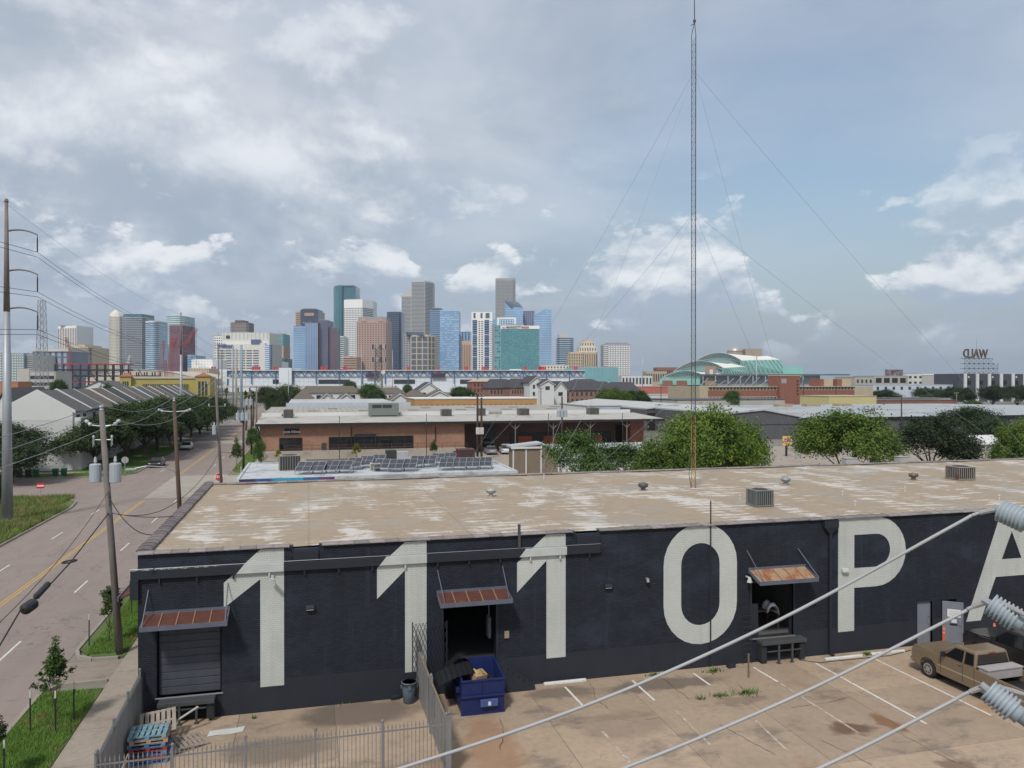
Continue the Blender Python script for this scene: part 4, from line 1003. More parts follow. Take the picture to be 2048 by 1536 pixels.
# --- weeds
def weed(px, py, r, n, label):
    x, y, _ = G(px, py); rr = random.Random(px); q = MB()
    for k in range(n):
        a, d = rr.uniform(0, 6.28), abs(rr.gauss(0, .5)) * r; bx, by = x + d * math.cos(a) * 1.5, y + d * math.sin(a) * .7
        h = rr.uniform(.05, .22); l = rr.uniform(0, 6.28); w = rr.uniform(.015, .035)
        e = (bx + math.cos(l) * h * .7, by + math.sin(l) * h * .7, h)
        q.add([(bx - w * math.sin(l), by + w * math.cos(l), .01), (bx + w * math.sin(l), by - w * math.cos(l), .01), e], [(0, 1, 2)])
    q.build('weed_tuft', mat('weed', (0.075, 0.14, 0.03), 0.8, 0.4, 3), label=label, cat='weed', group='weeds growing from the concrete')
for w in ((692, 1404, .35, 90, 'leafy weed at the wall foot in the fenced yard'), (1310, 1351, .3, 60, 'low weed at the wall foot left of the nought'), (1425, 1344, .35, 100, 'leafy green weed beside the pale concrete block'),
          (1735, 1310, .3, 60, 'weed between the two wheel stops'), (1490, 1387, .6, 160, 'broad weed patch in a joint of the parking slabs'), (1440, 1393, .4, 70, 'small weed patch left of the broad one in the parking slabs'), (1400, 1399, .25, 30, 'sparse weed at the end of the slab joint'),
          (508, 1437, .12, 15, 'tiny weed at the foot of the wall beside the dock')):
    weed(*w)

# ================================================================ VEHICLES
M_TYRE = mat('tyre', (0.018, 0.018, 0.019), 0.85, 0.1)
M_RIM = mat('alloy', (0.45, 0.45, 0.46), 0.35, 0.1, metal=0.7)
M_WIN = mat('tinted_glass', (0.010, 0.011, 0.013), 0.06, 0.0, spec=0.7)
M_TRIM = mat('black_trim', (0.018, 0.018, 0.02), 0.55)
M_CHR = mat('chrome', (0.5, 0.5, 0.5), 0.2, 0.05, metal=0.9)
M_RED = mat('red_lens', (0.35, 0.012, 0.012), 0.25)
M_HEAD = mat('headlamp', (0.6, 0.6, 0.6), 0.15)
def paint(name, c=None):
    if name in MATS: return MATS[name]
    m = mat(name, c, 0.32, 0.08, 1.5, spec=0.5, c2=tuple(x * .72 + .03 for x in c), th=(.5, .8), sc2=1.3)
    m.node_tree.nodes['Principled BSDF'].inputs['Coat Weight'].default_value = 0.35
    return m
def arch(yc, r, z0, n=9):        # wheel opening, rear to front along +y, seen as part of the lower outline
    return [(yc - r * math.cos(math.pi * k / n), z0 + r * math.sin(math.pi * k / n)) for k in range(n + 1)]
def wn(o):
    o.modifiers['bevel'].segments = 4; o.modifiers['bevel'].angle_limit = R(25); o.modifiers.new('normals', 'WEIGHTED_NORMAL')
def wheel(p, x, y, r=.37, w=.25, side=1):
    t = MB().tube([(x - w / 2, y, r), (x - w / 2 + .03, y, r), (x + w / 2 - .03, y, r), (x + w / 2, y, r)], [r - .03, r, r, r - .03], 24).build('tyre', M_TYRE, p, smooth=False)
    xo = x + side * (w / 2 + .001)
    MB().tube([(xo - side * .06, y, r), (xo + side * .006, y, r)], [r * .68, r * .64], 20).build('rim', M_RIM, t)
    for k in range(6):
        a = k * math.pi / 3
        MB().obox((xo + side * .012, y + math.cos(a) * r * .40, r + math.sin(a) * r * .40), (.012, .05, r * .3), 0, a + math.pi / 2 if False else a).build('spoke_gap', M_TRIM, t)
def pickup(label, loc, m, rz=0., box=True, ext=True):
    v = thing('pickup_truck', label, 'pickup truck', (0, 0, 0))
    W = .97
    # y: nose +2.95, tail -2.85 ; front axle 2.0, rear axle -1.65
    fa, ra, wr = 2.0, -1.65, .47
    low = [(-2.80, .55)] + arch(ra, wr, .40) + [(-.9, .38), (1.2, .38)] + arch(fa, wr, .40) + [(2.85, .45)]
    hood = [(2.93, .62), (2.93, .98), (2.86, 1.08), (1.45, 1.20), (1.40, 1.21)]
    bed = [(-.42, 1.21), (-.44, 1.20), (-2.80, 1.17)]
    side = low + hood + bed
    body = MB()
    body.prism(side, 'x', -W, -W + .09); body.prism(side, 'x', W - .09, W)
    body.box(-W + .091, W - .091, 1.38, 2.90, .5, 1.17); body.box(-W + .091, W - .091, -.44, 1.379, .38, 1.19)
    body.prism([(1.40, 1.17), (2.84, 1.06), (2.86, 1.10), (1.45, 1.235), (1.38, 1.235)], 'x', -W + .16, W - .16)
    body.box(-W + .092, W - .092, -2.80, -.45, .60, .70); body.box(-W + .091, W - .091, -2.80, -2.72, .62, 1.16)
    wn(body.build('body', m, v, smooth=True, bevel=.05))
    MB().box(-W + .10, W - .10, -2.70, -.5, .701, .73).build('bed_liner', M_TRIM, v)
    # cab
    def cabring(z, ins, yf, yr): return [(-W + ins, yr, z), (W - ins, yr, z), (W - ins, yf, z), (-W + ins, yf, z)]
    q = MB()
    A = cabring(1.20, .03, 1.42, -.42); Bq = cabring(1.80, .17, .62, -.34); Cq = cabring(1.86, .24, .50, -.26)
    q.add(A + Bq + Cq, [(0, 1, 5, 4), (1, 2, 6, 5), (2, 3, 7, 6), (3, 0, 4, 7), (4, 5, 9, 8), (5, 6, 10, 9), (6, 7, 11, 10), (7, 4, 8, 11), (8, 9, 10, 11), (3, 2, 1, 0)])
    wn(q.build('cab', m, v, smooth=True, bevel=.07))
    def onside(s, pts):        # window outline on the sloping side, slightly proud
        P = []
        for (y, z) in pts:
            ins = .03 + (.17 - .03) * (z - 1.20) / .6
            P.append((s * (W - ins + .012), y, z))
        return P
    for s in (-1, 1):
        w1 = onside(s, [(.22, 1.27), (1.14, 1.27), (.66, 1.72), (.22, 1.74)])
        w2 = onside(s, [(-.33, 1.30), (.12, 1.27), (.12, 1.74), (-.26, 1.73)])
        for wq in (w1, w2):
            o = MB().quad(*wq).build('side_window', M_WIN, v); o.modifiers.new('s', 'SOLIDIFY').thickness = .006
        MB().box(s * W - .004, s * W + .004, .165, .18, .5, 1.22).build('door_seam', M_TRIM, v)
        MB().box(s * W - .004, s * W + .004, -.40, -.385, .5, 1.22).build('door_seam', M_TRIM, v)
        MB().box(s * W - .004, s * W + .004, 1.30, 1.315, .5, 1.20).build('door_seam', M_TRIM, v)
        MB().box(s * W - .003, s * W + .016, -2.7, 1.48, .74, .79).build('side_moulding', mat('moulding_' + m.name, (0.36, 0.30, 0.21), 0.4) if 'gold' in m.name else M_TRIM, v, bevel=.005)
        MB().box(s * W, s * W + .03, .24, .42, 1.06, 1.12).build('door_handle', M_TRIM, v, bevel=.008)
        MB().box(s * (W + .02) - .02 + (.0 if s > 0 else -.16), s * (W + .02) + .02 + (.16 if s > 0 else 0), 1.02, 1.14, 1.24, 1.46).build('mirror', M_TRIM, v, bevel=.03)
        MB().box(s * .72 - .14, s * .72 + .14, 2.90, 2.945, .80, 1.0).build('headlight', M_HEAD, v, bevel=.01)
        MB().box(s * (W - .04) - .06, s * (W - .04) + .065, -2.825, -2.70, .80, 1.14).build('tail_light', M_RED, v, bevel=.01)
        for y in (fa, ra): wheel(v, s * (W - .14), y, .38, .26, s)
    for (yb_, zb0, yt, zt, nm) in ((1.425, 1.235, .655, 1.775, 'windscreen'), (-.425, 1.27, -.352, 1.74, 'rear_window')):
        sgn = 1 if yb_ > 0 else -1
        o = MB().quad((-W + .14, yb_ + sgn * .012, zb0), (W - .14, yb_ + sgn * .012, zb0), (W - .26, yt + sgn * .012, zt), (-W + .26, yt + sgn * .012, zt)).build(nm, M_WIN, v)
        o.modifiers.new('s', 'SOLIDIFY').thickness = .006
    MB().box(-.16, .16, -.375, -.34, 1.775, 1.80).build('brake_light', M_RED, v)
    MB().box(-W, W, 2.86, 3.02, .42, .62).build('front_bumper', M_CHR, v, bevel=.04)
    MB().box(-.55, .55, 2.925, 2.95, .72, 1.02).build('grille', M_TRIM, v)
    MB().box(-W + .05, W - .05, -3.0, -2.82, .48, .66).build('rear_bumper', M_CHR, v, bevel=.03)
    MB().box(-.7, .7, -2.6, 2.7, .30, .45).build('chassis', M_TRIM, v)
    if box:
        b = MB().box(-.88, .88, -1.0, -.52, .95, 1.31).build('tool_box', mat('tool_box_grey', (0.33, 0.30, 0.30), 0.5, 0.15, 3), v, bevel=.02)
        MB().box(-.91, .91, -1.03, -.49, 1.3105, 1.37).build('tool_box_lid', MATS['tool_box_grey'], b, bevel=.012)
    v.location = loc; v.rotation_euler = (0, 0, rz)
    return v
pickup('gold extended cab pickup truck with a grey tool box in its bed', (27.25, 26.55, 0), paint('gold_paint', (0.175, 0.128, 0.082)), R(1.5))
pickup('black pickup truck parked beyond the gold one', (31.0, 27.6, 0), paint('black_paint', (0.012, 0.012, 0.014)), R(-1), box=False)

def car(label, loc, m, rz=0., suv=False, name='parked_car', van=False):
    v = thing(name, label, 'car', (0, 0, 0))
    W = .90; H = 1.70 if suv else 1.44; fa, ra, wr = 1.40, -1.35, .37
    belt = 1.0 if suv else .92
    low = [(-2.15, .45), (-2.1, .32)] + arch(ra, wr, .30) + arch(fa, wr, .30) + [(2.1, .30), (2.22, .42)]
    up = [(2.24, .62), (2.12, .74), (1.10, belt - .02), (.95, belt + .02)] + ([(-2.12, belt + .03), (-2.2, .8)] if suv or van else [(-1.55, belt + .04), (-2.1, belt), (-2.2, .75)])
    wn(MB().prism(low + up, 'x', -W, W).build('body', m, v, smooth=True, bevel=.08))
    q = MB()
    yr0, yr1 = (-2.05, -1.80) if suv else (-1.72, -1.05)
    A = [(-W + .04, yr0, belt), (W - .04, yr0, belt), (W - .04, 1.05, belt), (-W + .04, 1.05, belt)]
    Bq = [(-W + .20, yr1, H - .03), (W - .20, yr1, H - .03), (W - .20, .25, H - .03), (-W + .20, .25, H - .03)]
    q.add(A + Bq, [(0, 1, 5, 4), (1, 2, 6, 5), (2, 3, 7, 6), (3, 0, 4, 7), (3, 2, 1, 0)]).build('glasshouse', M_WIN, v)
    r = MB().box(-W + .20, W - .20, yr1 - .02, .28, H - .035, H)
    for s in (-1, 1):
        for (ya, yb_) in ((1.05, .25), (-.1, -.15), (yr0, yr1)):
            r.add([(s * (W - .04), ya - .04, belt), (s * (W - .04), ya + .06, belt), (s * (W - .20), yb_ + .06, H - .03), (s * (W - .20), yb_ - .04, H - .03),
                   (s * (W - .03) , ya - .04, belt), (s * (W - .03), ya + .06, belt), (s * (W - .19), yb_ + .06, H - .025), (s * (W - .19), yb_ - .04, H - .025)],
                  [(0, 1, 2, 3), (7, 6, 5, 4), (0, 4, 5, 1), (1, 5, 6, 2), (2, 6, 7, 3), (3, 7, 4, 0)])
    r.build('roof', m, v, bevel=.02)
    for s in (-1, 1):
        for y in (fa, ra): wheel(v, s * (W - .10), y, .33, .21, s)
        MB().box(s * .66 - .16, s * .66 + .16, 2.13, 2.235, .60, .72).build('headlight', M_HEAD, v, bevel=.015)
        MB().box(s * .72 - .14, s * .72 + .14, -2.225, -2.12, .74, .90).build('tail_light', M_RED, v, bevel=.01)
        MB().box(s * (W + .08) - .08, s * (W + .08) + .06, .78, .90, belt + .02, belt + .15).build('mirror', m, v, bevel=.03)
    MB().box(-.26, .26, -2.235, -2.19, .55, .67).build('number_plate', mat('white_concrete'), v)
    MB().box(-.8, .8, 2.13, 2.245, .40, .54).build('grille', M_TRIM, v)
    v.location = loc; v.rotation_euler = (0, 0, rz)
    return v
car('silver hatchback parked by the brick building canopy', G(981, 908, 0.02), paint('silver_paint', (0.24, 0.25, 0.26)), R(-4))
car('white sports utility vehicle parked by the brick building canopy', G(1011, 907, 0.02), paint('white_paint', (0.62, 0.63, 0.64)), R(-8), suv=True)
car('black car in the shade of the street trees', (-22.2, 128, 0), paint('black_paint'), R(180))
car('white sedan with a dark roof parked further along the tree lined kerb', (-22.2, 158, 0), paint('white_paint'), R(180))
x, y, _ = G(651, 928, 0); car('white work van behind the solar panel roof', (14.2, 122, 0.02), paint('white_paint'), R(170), suv=True, name='work_van', van=True)
car('dark blue car parked by the loading dock rail behind the solar panels', (23.5, 126, 0.02), paint('navy_paint', (0.03, 0.06, 0.11)), R(90))

# ================================================================ ON THE WAREHOUSE ROOF
M_ACG = mat('ac_grey_green', (0.16, 0.175, 0.175), 0.55, 0.2, 3)
M_GRILL = mat('grille_dark', (0.03, 0.032, 0.034), 0.6)
def condenser(label, x, y, z, w=1.0, h=.85, m=M_ACG, rust=False, group=None, rz=0.):
    t = thing('air_conditioner', label, 'air conditioner', (0, 0, 0), group)
    MB().box(-w / 2 + .03, w / 2 - .03, -w / 2 + .03, w / 2 - .03, .06, h - .05).build('coil', M_GRILL, t)
    MB().box(-w / 2 - .02, w / 2 + .02, -w / 2 - .02, w / 2 + .02, 0, .07).build('base_pan', m, t)
    top = MB().box(-w / 2, w / 2, -w / 2, w / 2, h - .06, h).build('top_cover', m, t, bevel=.02)
    MB().tube([(0, 0, h + .001), (0, 0, h + .03)], [w * .40, w * .36], 16).build('fan_guard', M_GRILL, top)
    n = 9
    for k in range(n):
        u = -w / 2 + w * (k + .0) / (n - 1)
        MB().box(u - .022, u + .022, -w / 2 - .005, -w / 2 + .02, .071, h - .061).build('louvre', m, t)
        MB().box(-w / 2 - .005, -w / 2 + .02, u - .022, u + .022, .071, h - .061).build('louvre', m, t) if k else None
    t.location = (x, y, z); t.rotation_euler = (0, 0, rz)
    return t
condenser('grey green air conditioner on the tan roof near the mast', 23.2, 36.9, RZ + .02, 1.0, .85, rz=.03)
condenser('rust stained air conditioner standing far right on the tan roof', 42.5, 43.4, RZ + .02, 1.25, .85, mat('ac_rusty', (0.24, 0.215, 0.19), 0.6, 0.3, 2, c2=(0.22, 0.08, 0.04), th=(.55, .65)), rz=-.05)
def turbine(x, y, label, c=(0.36, 0.355, 0.34)):
    t = thing('roof_ventilator', label, 'ventilator', (x, y, RZ), 'round turbine ventilators along the tan roof')
    m = mat('vent_%d' % int(c[0] * 100), c, 0.5, 0.2, 3, metal=.3)
    MB().tube([(x, y, RZ - .02), (x, y, RZ + .20)], .14, 12).build('neck', m, t)
    MB().tube([(x, y, RZ + .19), (x, y, RZ + .24), (x, y, RZ + .36), (x, y, RZ + .46), (x, y, RZ + .50)], [.16, .25, .30, .23, .06], 14).build('head', m, t)
    for k in range(14):
        a = k * 2 * math.pi / 14
        MB().tube([(x + math.cos(a) * q, y + math.sin(a) * q, RZ + zz) for q, zz in ((.17, .20), (.262, .25), (.312, .36), (.24, .455))], .012, 4).build('vane', m, t)
turbine(10.1, 43.6, 'pale round ventilator on the left part of the tan roof')
turbine(19.5, 43.6, 'dark round ventilator on the tan roof left of the mast', (0.10, 0.10, 0.10))
turbine(29.4, 43.8, 'grey blue ventilator on the tan roof right of the mast', (0.25, 0.27, 0.30))
turbine(39.0, 43.7, 'brown ventilator near the rusty air conditioner', (0.16, 0.12, 0.09))
for i, p in enumerate(((1088, 958), (1685, 992), (1810, 983), (1998, 1000), (1710, 1012), (1480, 1000))):
    x, y, _ = G(*p, RZ)
    MB().tube([(x, y, RZ - .02), (x, y, RZ + .22), (x, y, RZ + .23), (x, y, RZ + .30)], [.04, .04, .07, .06], 8).build('vent_pipe', mat('pipe_white', (0.5, 0.49, 0.46), 0.6), label='short capped vent pipe standing on the tan roof', cat='vent pipe', group='short vent pipes on the tan roof')
for i, p in enumerate(((1668, 921), (1779, 919))):
    x, y, _ = G(*p, 6.5)
    o = MB().box(x - .45, x + .45, 52.8, 53.4, 6.05, 6.85).build('roof_hatch', mat('hatch_grey', (0.34, 0.34, 0.33), 0.6), label='pale grey box on the back parapet of the tan roof', cat='roof box', group='boxes on the back parapet', bevel=.02)
    MB().box(x - .49, x + .49, 52.76, 53.44, 6.851, 6.90).build('hatch_lid', MATS['hatch_grey'], o)

# ---- guyed lattice mast
M_MAST = mat('mast_steel', (0.075, 0.08, 0.09), 0.6, 0.2, 3, metal=.3)
M_MASTY = mat('mast_rust_yellow', (0.30, 0.20, 0.075), 0.7, 0.35, 3, c2=(0.12, 0.05, 0.03), th=(.5, .62))
bx, by, _ = G(1388, 975, RZ)
mast = thing('radio_mast', 'tall thin guyed lattice radio mast rising from the tan roof', 'mast', (bx, by, RZ))
def zpx(y): return PY(1390, y, by)[2]
ztop, zy = zpx(68), zpx(830)
legs = [(bx + .165 * math.cos(a), by + .165 * math.sin(a)) for a in (R(-90), R(30), R(150))]
for (xx, yy) in legs:
    MB().tube([(xx, yy, RZ - .02), (xx, yy, zy)], .024, 5).build('leg', M_MASTY, mast)
    MB().tube([(xx, yy, zy), (xx, yy, ztop), (bx, by, ztop + .7)], .022, 5).build('leg', M_MAST, mast)
z = RZ + .2; k = 0
lo_, hi_ = MB(), MB()
while z < ztop - .3:
    q = lo_ if z < zy else hi_
    for i in range(3):
        a, b = legs[i], legs[(i + 1) % 3]
        if k % 2: a, b = b, a
        q.tube([(*a, z), (*b, z + .40)], .011, 3, False); q.tube([(*a, z), (*b, z)], .009, 3, False)
    z += .40; k += 1
lo_.build('bracing', M_MASTY, mast, kind='stuff'); hi_.build('bracing', M_MAST, mast, kind='stuff')
MB().tube([(bx, by, ztop + .6), (bx, by, zpx(45)), (bx, by, zpx(44)), (bx, by, zpx(40)), (bx, by, zpx(39)), (bx, by, zpx(-30))], [.05, .05, .09, .09, .035, .02], 6).build('whip_antenna', M_MAST, mast)
MB().tube([(bx, by, zpx(47)), (bx - .25, by, zpx(52))], .02, 4).build('stub_antenna', M_MAST, mast)
pst = thing('guy_post', 'short black steel anchor post on the front parapet', 'post', PY(1038, 1098, WY - .05))
pxx, pyy, pzz = PY(1038, 1098, WY - .08)
MB().box(pxx - .05, pxx + .05, WY - .16, WY - .05, pzz, pzz + 1.05).build('post', M_MAST, pst)
M_GUY = mat('guy_wire', (0.24, 0.26, 0.28), 0.5)
anch = [(pxx, WY - .1, pzz + 1.03), G(925, 947, 6.55), G(1606, 934, 6.55), (PY(2120, 990, WY + 6)[0], WY + 6, 6.5)]
for i, a in enumerate(anch):
    for j, yp in enumerate((142, 425, 757)):
        if j == 2 and i != 0: continue
        zt = zpx(yp)
        MB().tube(sag((bx, by, zt), a, .35, 12), .007, 4, False).build('guy_wire', M_GUY, mast)
MB().tube([(bx - .3, by - .2, RZ + .05), (bx - .45, by - .2, RZ + .9), (bx - .2, by - .1, RZ + 2.2), (bx - .17, by - .12, RZ + 4)], .018, 5).build('feed_cable', M_TRIM, mast)

# ================================================================ POLES AND LINES
M_WOOD = mat('pole_wood', (0.17, 0.152, 0.14), 0.9, 0.3, 1.0, streak=.4)
M_WOODD = mat('creosote_pole', (0.06, 0.042, 0.032), 0.9, 0.3, 1.0, streak=.4)
M_TRAF = mat('transformer_grey', (0.33, 0.37, 0.41), 0.5, 0.1, 2, c2=(0.40, 0.30, 0.12), th=(.66, .72), sc2=2)
M_PORC = mat('porcelain', (0.42, 0.44, 0.47), 0.3)
M_WIRE = mat('line_wire', (0.24, 0.25, 0.27), 0.5)
M_BWIRE = mat('black_cable', (0.02, 0.02, 0.022), 0.6)
M_GALV = mat('galvanised_pole', (0.34, 0.36, 0.385), 0.5, 0.15, .6, metal=.3, streak=.25)
M_COR = mat('weathering_steel', (0.20, 0.155, 0.14), 0.8, 0.2, 1)
def pole(name, label, base, top, r0=.17, r1=.11, m=M_WOOD):
    t = thing(name, label, 'utility pole', tuple(base))
    MB().tube([base, tuple((np.array(base) + np.array(top)) / 2), top], [r0, (r0 + r1) / 2, r1], 10).build('shaft', m, t, smooth=True)
    return t
def transformer(p, c, r=.24, h=.85):
    t = MB().tube([(c[0], c[1], c[2] - h / 2), (c[0], c[1], c[2] - h / 2 + .02), (c[0], c[1], c[2] + h / 2 - .04), (c[0], c[1], c[2] + h / 2)], [r * .95, r, r, r * .8], 14).build('transformer', M_TRAF, p, smooth=False)
    MB().tube([(c[0], c[1], c[2] + h / 2), (c[0], c[1], c[2] + h / 2 + .08), (c[0], c[1], c[2] + h / 2 + .081), (c[0], c[1], c[2] + h / 2 + .32)], [.05, .05, .08, .05], 8).build('bushing', M_PORC, t)
    return t
def insul(p, c, d=(0, 0, 1), r=.07, n=3, l=.32):
    d = Vector(d).normalized(); c = Vector(c); P = []; Rr = []
    for k in range(n):
        P += [c + d * (l * k / n), c + d * (l * (k + .35) / n), c + d * (l * (k + .5) / n), c + d * (l * (k + .9) / n)]; Rr += [r * .5, r, r * .9, r * .5]
    return MB().tube(P, Rr, 10).build('insulator', M_PORC, p, smooth=True)
p1t = PY(203, 822, 40.4); p1b = (-8.64, 40.4, 0.05)
P1 = pole('wooden_utility_pole', 'leaning grey wooden utility pole with two transformers in the verge', p1b, p1t, .17, .12)
def on1(py): t = (py - 1311) / (822 - 1311); return tuple(np.array(p1b) + (np.array(p1t) - np.array(p1b)) * t)
a = on1(945)
transformer(P1, (a[0] - .46, a[1], a[2]), .26, .85); transformer(P1, (a[0] + .42, a[1] - .12, a[2]), .26, .9)
MB().obox(a, (.7, .10, .08), 0).obox((a[0], a[1], a[2] - .4), (.7, .1, .08)).build('mounting_band', M_STEEL, P1)
b = on1(853)
insul(P1, p1t, (0, -.15, 1), .10, 2, .30)
for sx in (-.42, .42):
    MB().tube([b, (b[0] + sx * 1.3, b[1], b[2] + .08)], .035, 6).build('bracket_arm', M_STEEL, P1)
    insul(P1, (b[0] + sx * 1.15, b[1], b[2] + .06), (sx, 0, .4), .10, 2, .38)
c_ = on1(880)
for sx in (-.42, .36):
    MB().tube([c_, (c_[0] + sx, c_[1], c_[2] + .02)], .03, 6).build('cutout_arm', M_STEEL, P1)
    o = insul(P1, (c_[0] + sx, c_[1] - .05, c_[2] - .25), (0, 0, 1), .055, 3, .5)
    MB().tube([(c_[0] + sx, c_[1] - .15, c_[2] - .3), (c_[0] + sx, c_[1] - .16, c_[2] + .1)], .02).build('fuse_tube', M_STEEL, P1)
X2, Y2 = -8.6, 56.6
p2t = PX(348, 803, X2 - .1); p2b = (X2 + .25, Y2 + .9, 0.05)
P2 = pole('wooden_utility_pole', 'brown wooden pole with a street lamp arm rising behind the roof edge', p2b, p2t, .17, .11, mat('brown_pole', (0.10, 0.068, 0.05), .9, .3, 1))
p3t = PX(431, 760, -8.8); p3b = (-8.45, 84.3, .05)
P3 = pole('wooden_utility_pole', 'grey wooden pole with a transformer at the street corner', p3b, p3t, .17, .11)
def along(b, t, f): return tuple(np.array(b) + (np.array(t) - np.array(b)) * f)
q = along(p2b, p2t, .58)
la = MB().tube([q, (q[0] - .8, q[1] - .1, q[2] + .45), (q[0] - 1.9, q[1] - .2, q[2] + .55), (q[0] - 2.6, q[1] - .25, q[2] + .42)], .035, 6).build('lamp_arm', M_STEEL, P2)
MB().obox((q[0] - 2.85, q[1] - .27, q[2] + .36), (.62, .26, .12), .08).build('lamp_head', M_TRAF, la, bevel=.03)
q = along(p2b, p2t, .94)
insul(P2, p2t, (0, 0, 1), .09, 2, .3)
for sx in (-.7, .7):
    MB().tube([q, (q[0] + sx, q[1], q[2] + .05)], .035).build('bracket_arm', M_STEEL, P2); insul(P2, (q[0] + sx, q[1], q[2] + .03), (sx, 0, .3), .10, 2, .38)
a = along(p3b, p3t, .62); transformer(P3, (a[0] - .35, a[1] - .2, a[2]), .2, .9)
for f in (.97, .80): 
    a = along(p3b, p3t, f); MB().tube([(a[0] - .8, a[1], a[2]), (a[0] + .8, a[1], a[2])], .04).build('cross_arm', M_WOOD, P3)
    for sx in (-.75, .75): insul(P3, (a[0] + sx, a[1], a[2]), (0, 0, 1), .07, 2, .28)
# overhead lines (three phase conductors, pole to pole)
def wires(name, label, pts, r=.012, s=.5, m=M_WIRE, cat='power line', group=None):
    mb = MB(); P = []
    for a, b in zip(pts[:-1], pts[1:]): P += sag(a, b, s, 12)[: -1 if b is not pts[-1] else None]
    return mb.tube(P, r, 5, False).build(name, m, label=label, cat=cat, group=group)
def off(p, dx, dz): return (p[0] + dx, p[1], p[2] + dz)
b = on1(853); q2 = along(p2b, p2t, .94); q3 = along(p3b, p3t, .97)
p4 = (-8.9, 116, 9.3)
for (dx, d3, lab) in ((-.75, 'street side', (0, 915)), (.75, 'roof side', (0, 945))):
    wires('power_line', 'grey overhead line on the %s insulators of the wooden poles' % d3, [(-9.9 + dx * .8, 2, 10.6), off(b, dx, .25), off(q2, dx * 1.2, .2), off(q3, dx, .3), (p4[0] + dx, p4[1], p4[2])], .013, .55)
wires('power_line', 'grey overhead line on the pole tops', [(-9.9, 2, 11.3), off(p1t, 0, .3), off(p2t, 0, .3), off(p3t, 0, .1), (p4[0], p4[1], p4[2] + .5)], .013, .6)
# telephone cable with coil and splice cases
g1 = on1(1025)
tel = [PY(0, 1290, 26.5), PY(40, 1222, 28.3), PY(90, 1180, 31), PY(140, 1126, 34.2), g1]
tc2 = thing('telephone_cable', 'black telephone cable with splice cases and a coil sagging from the leaning pole', 'cable', tuple(tel[2]))
pp = [np.array(p) for p in tel]
MB().tube([(pp[0] - (pp[1] - pp[0]) * 6)] + pp, .028, 6, False).build('cable', M_BWIRE, tc2)
def seg(a, b, f): return tuple(np.array(a) + (np.array(b) - np.array(a)) * f)
ca, cb = PY(70, 1196, 29.8), PY(98, 1166, 31.5)
MB().tube([seg(ca, cb, 0), seg(ca, cb, .1), seg(ca, cb, .9), seg(ca, cb, 1)], [.03, .11, .11, .03], 10).build('splice_case', M_TRIM, tc2)
ca, cb = PY(48, 1220, 28.5), PY(76, 1201, 29.7)
MB().tube([seg(ca, cb, 0), seg(ca, cb, .12), seg(ca, cb, .6), seg(ca, cb, .75)], [.06, .19, .19, .05], 12).build('splice_case', M_TRIM, tc2)
cc = PY(139, 1123, 34.2); ring = [(cc[0] + .26 * math.cos(k * .524), cc[1] + .24 * math.sin(k * .524), cc[2] + .03 * math.cos(k * .524)) for k in range(26)]
MB().tube(ring, .03, 6, False).build('cable_coil', M_BWIRE, tc2)
wires('telephone_line', 'black telephone cable from the leaning pole to the brown pole', [g1, along(p2b, p2t, .42), along(p3b, p3t, .45), (-8.8, 116, 4)], .022, .5, M_BWIRE, 'cable')
wires('telephone_line', 'thin black cable looping down from the transformers to the lower clamp', [on1(965), (on1(985)[0] + .15, 40.2, on1(990)[2]), g1], .02, .12, M_BWIRE, 'cable')
wires('service_drop', 'black service drop from the leaning pole to the roof corner', [on1(990), (WX0 + .1, WY + 3.4, 6.55)], .022, .6, M_BWIRE, 'cable')
wires('service_drop', 'twisted service drop from the leaning pole to the parapet tiles', [g1, (WX0 + .1, WY + 7.6, 6.6)], .02, .12, M_BWIRE, 'cable')
wires('telephone_line', 'thin cable crossing above the street from the leaning pole', [on1(985), PY(-60, 1300, 22)], .012, .4, M_BWIRE, 'cable')

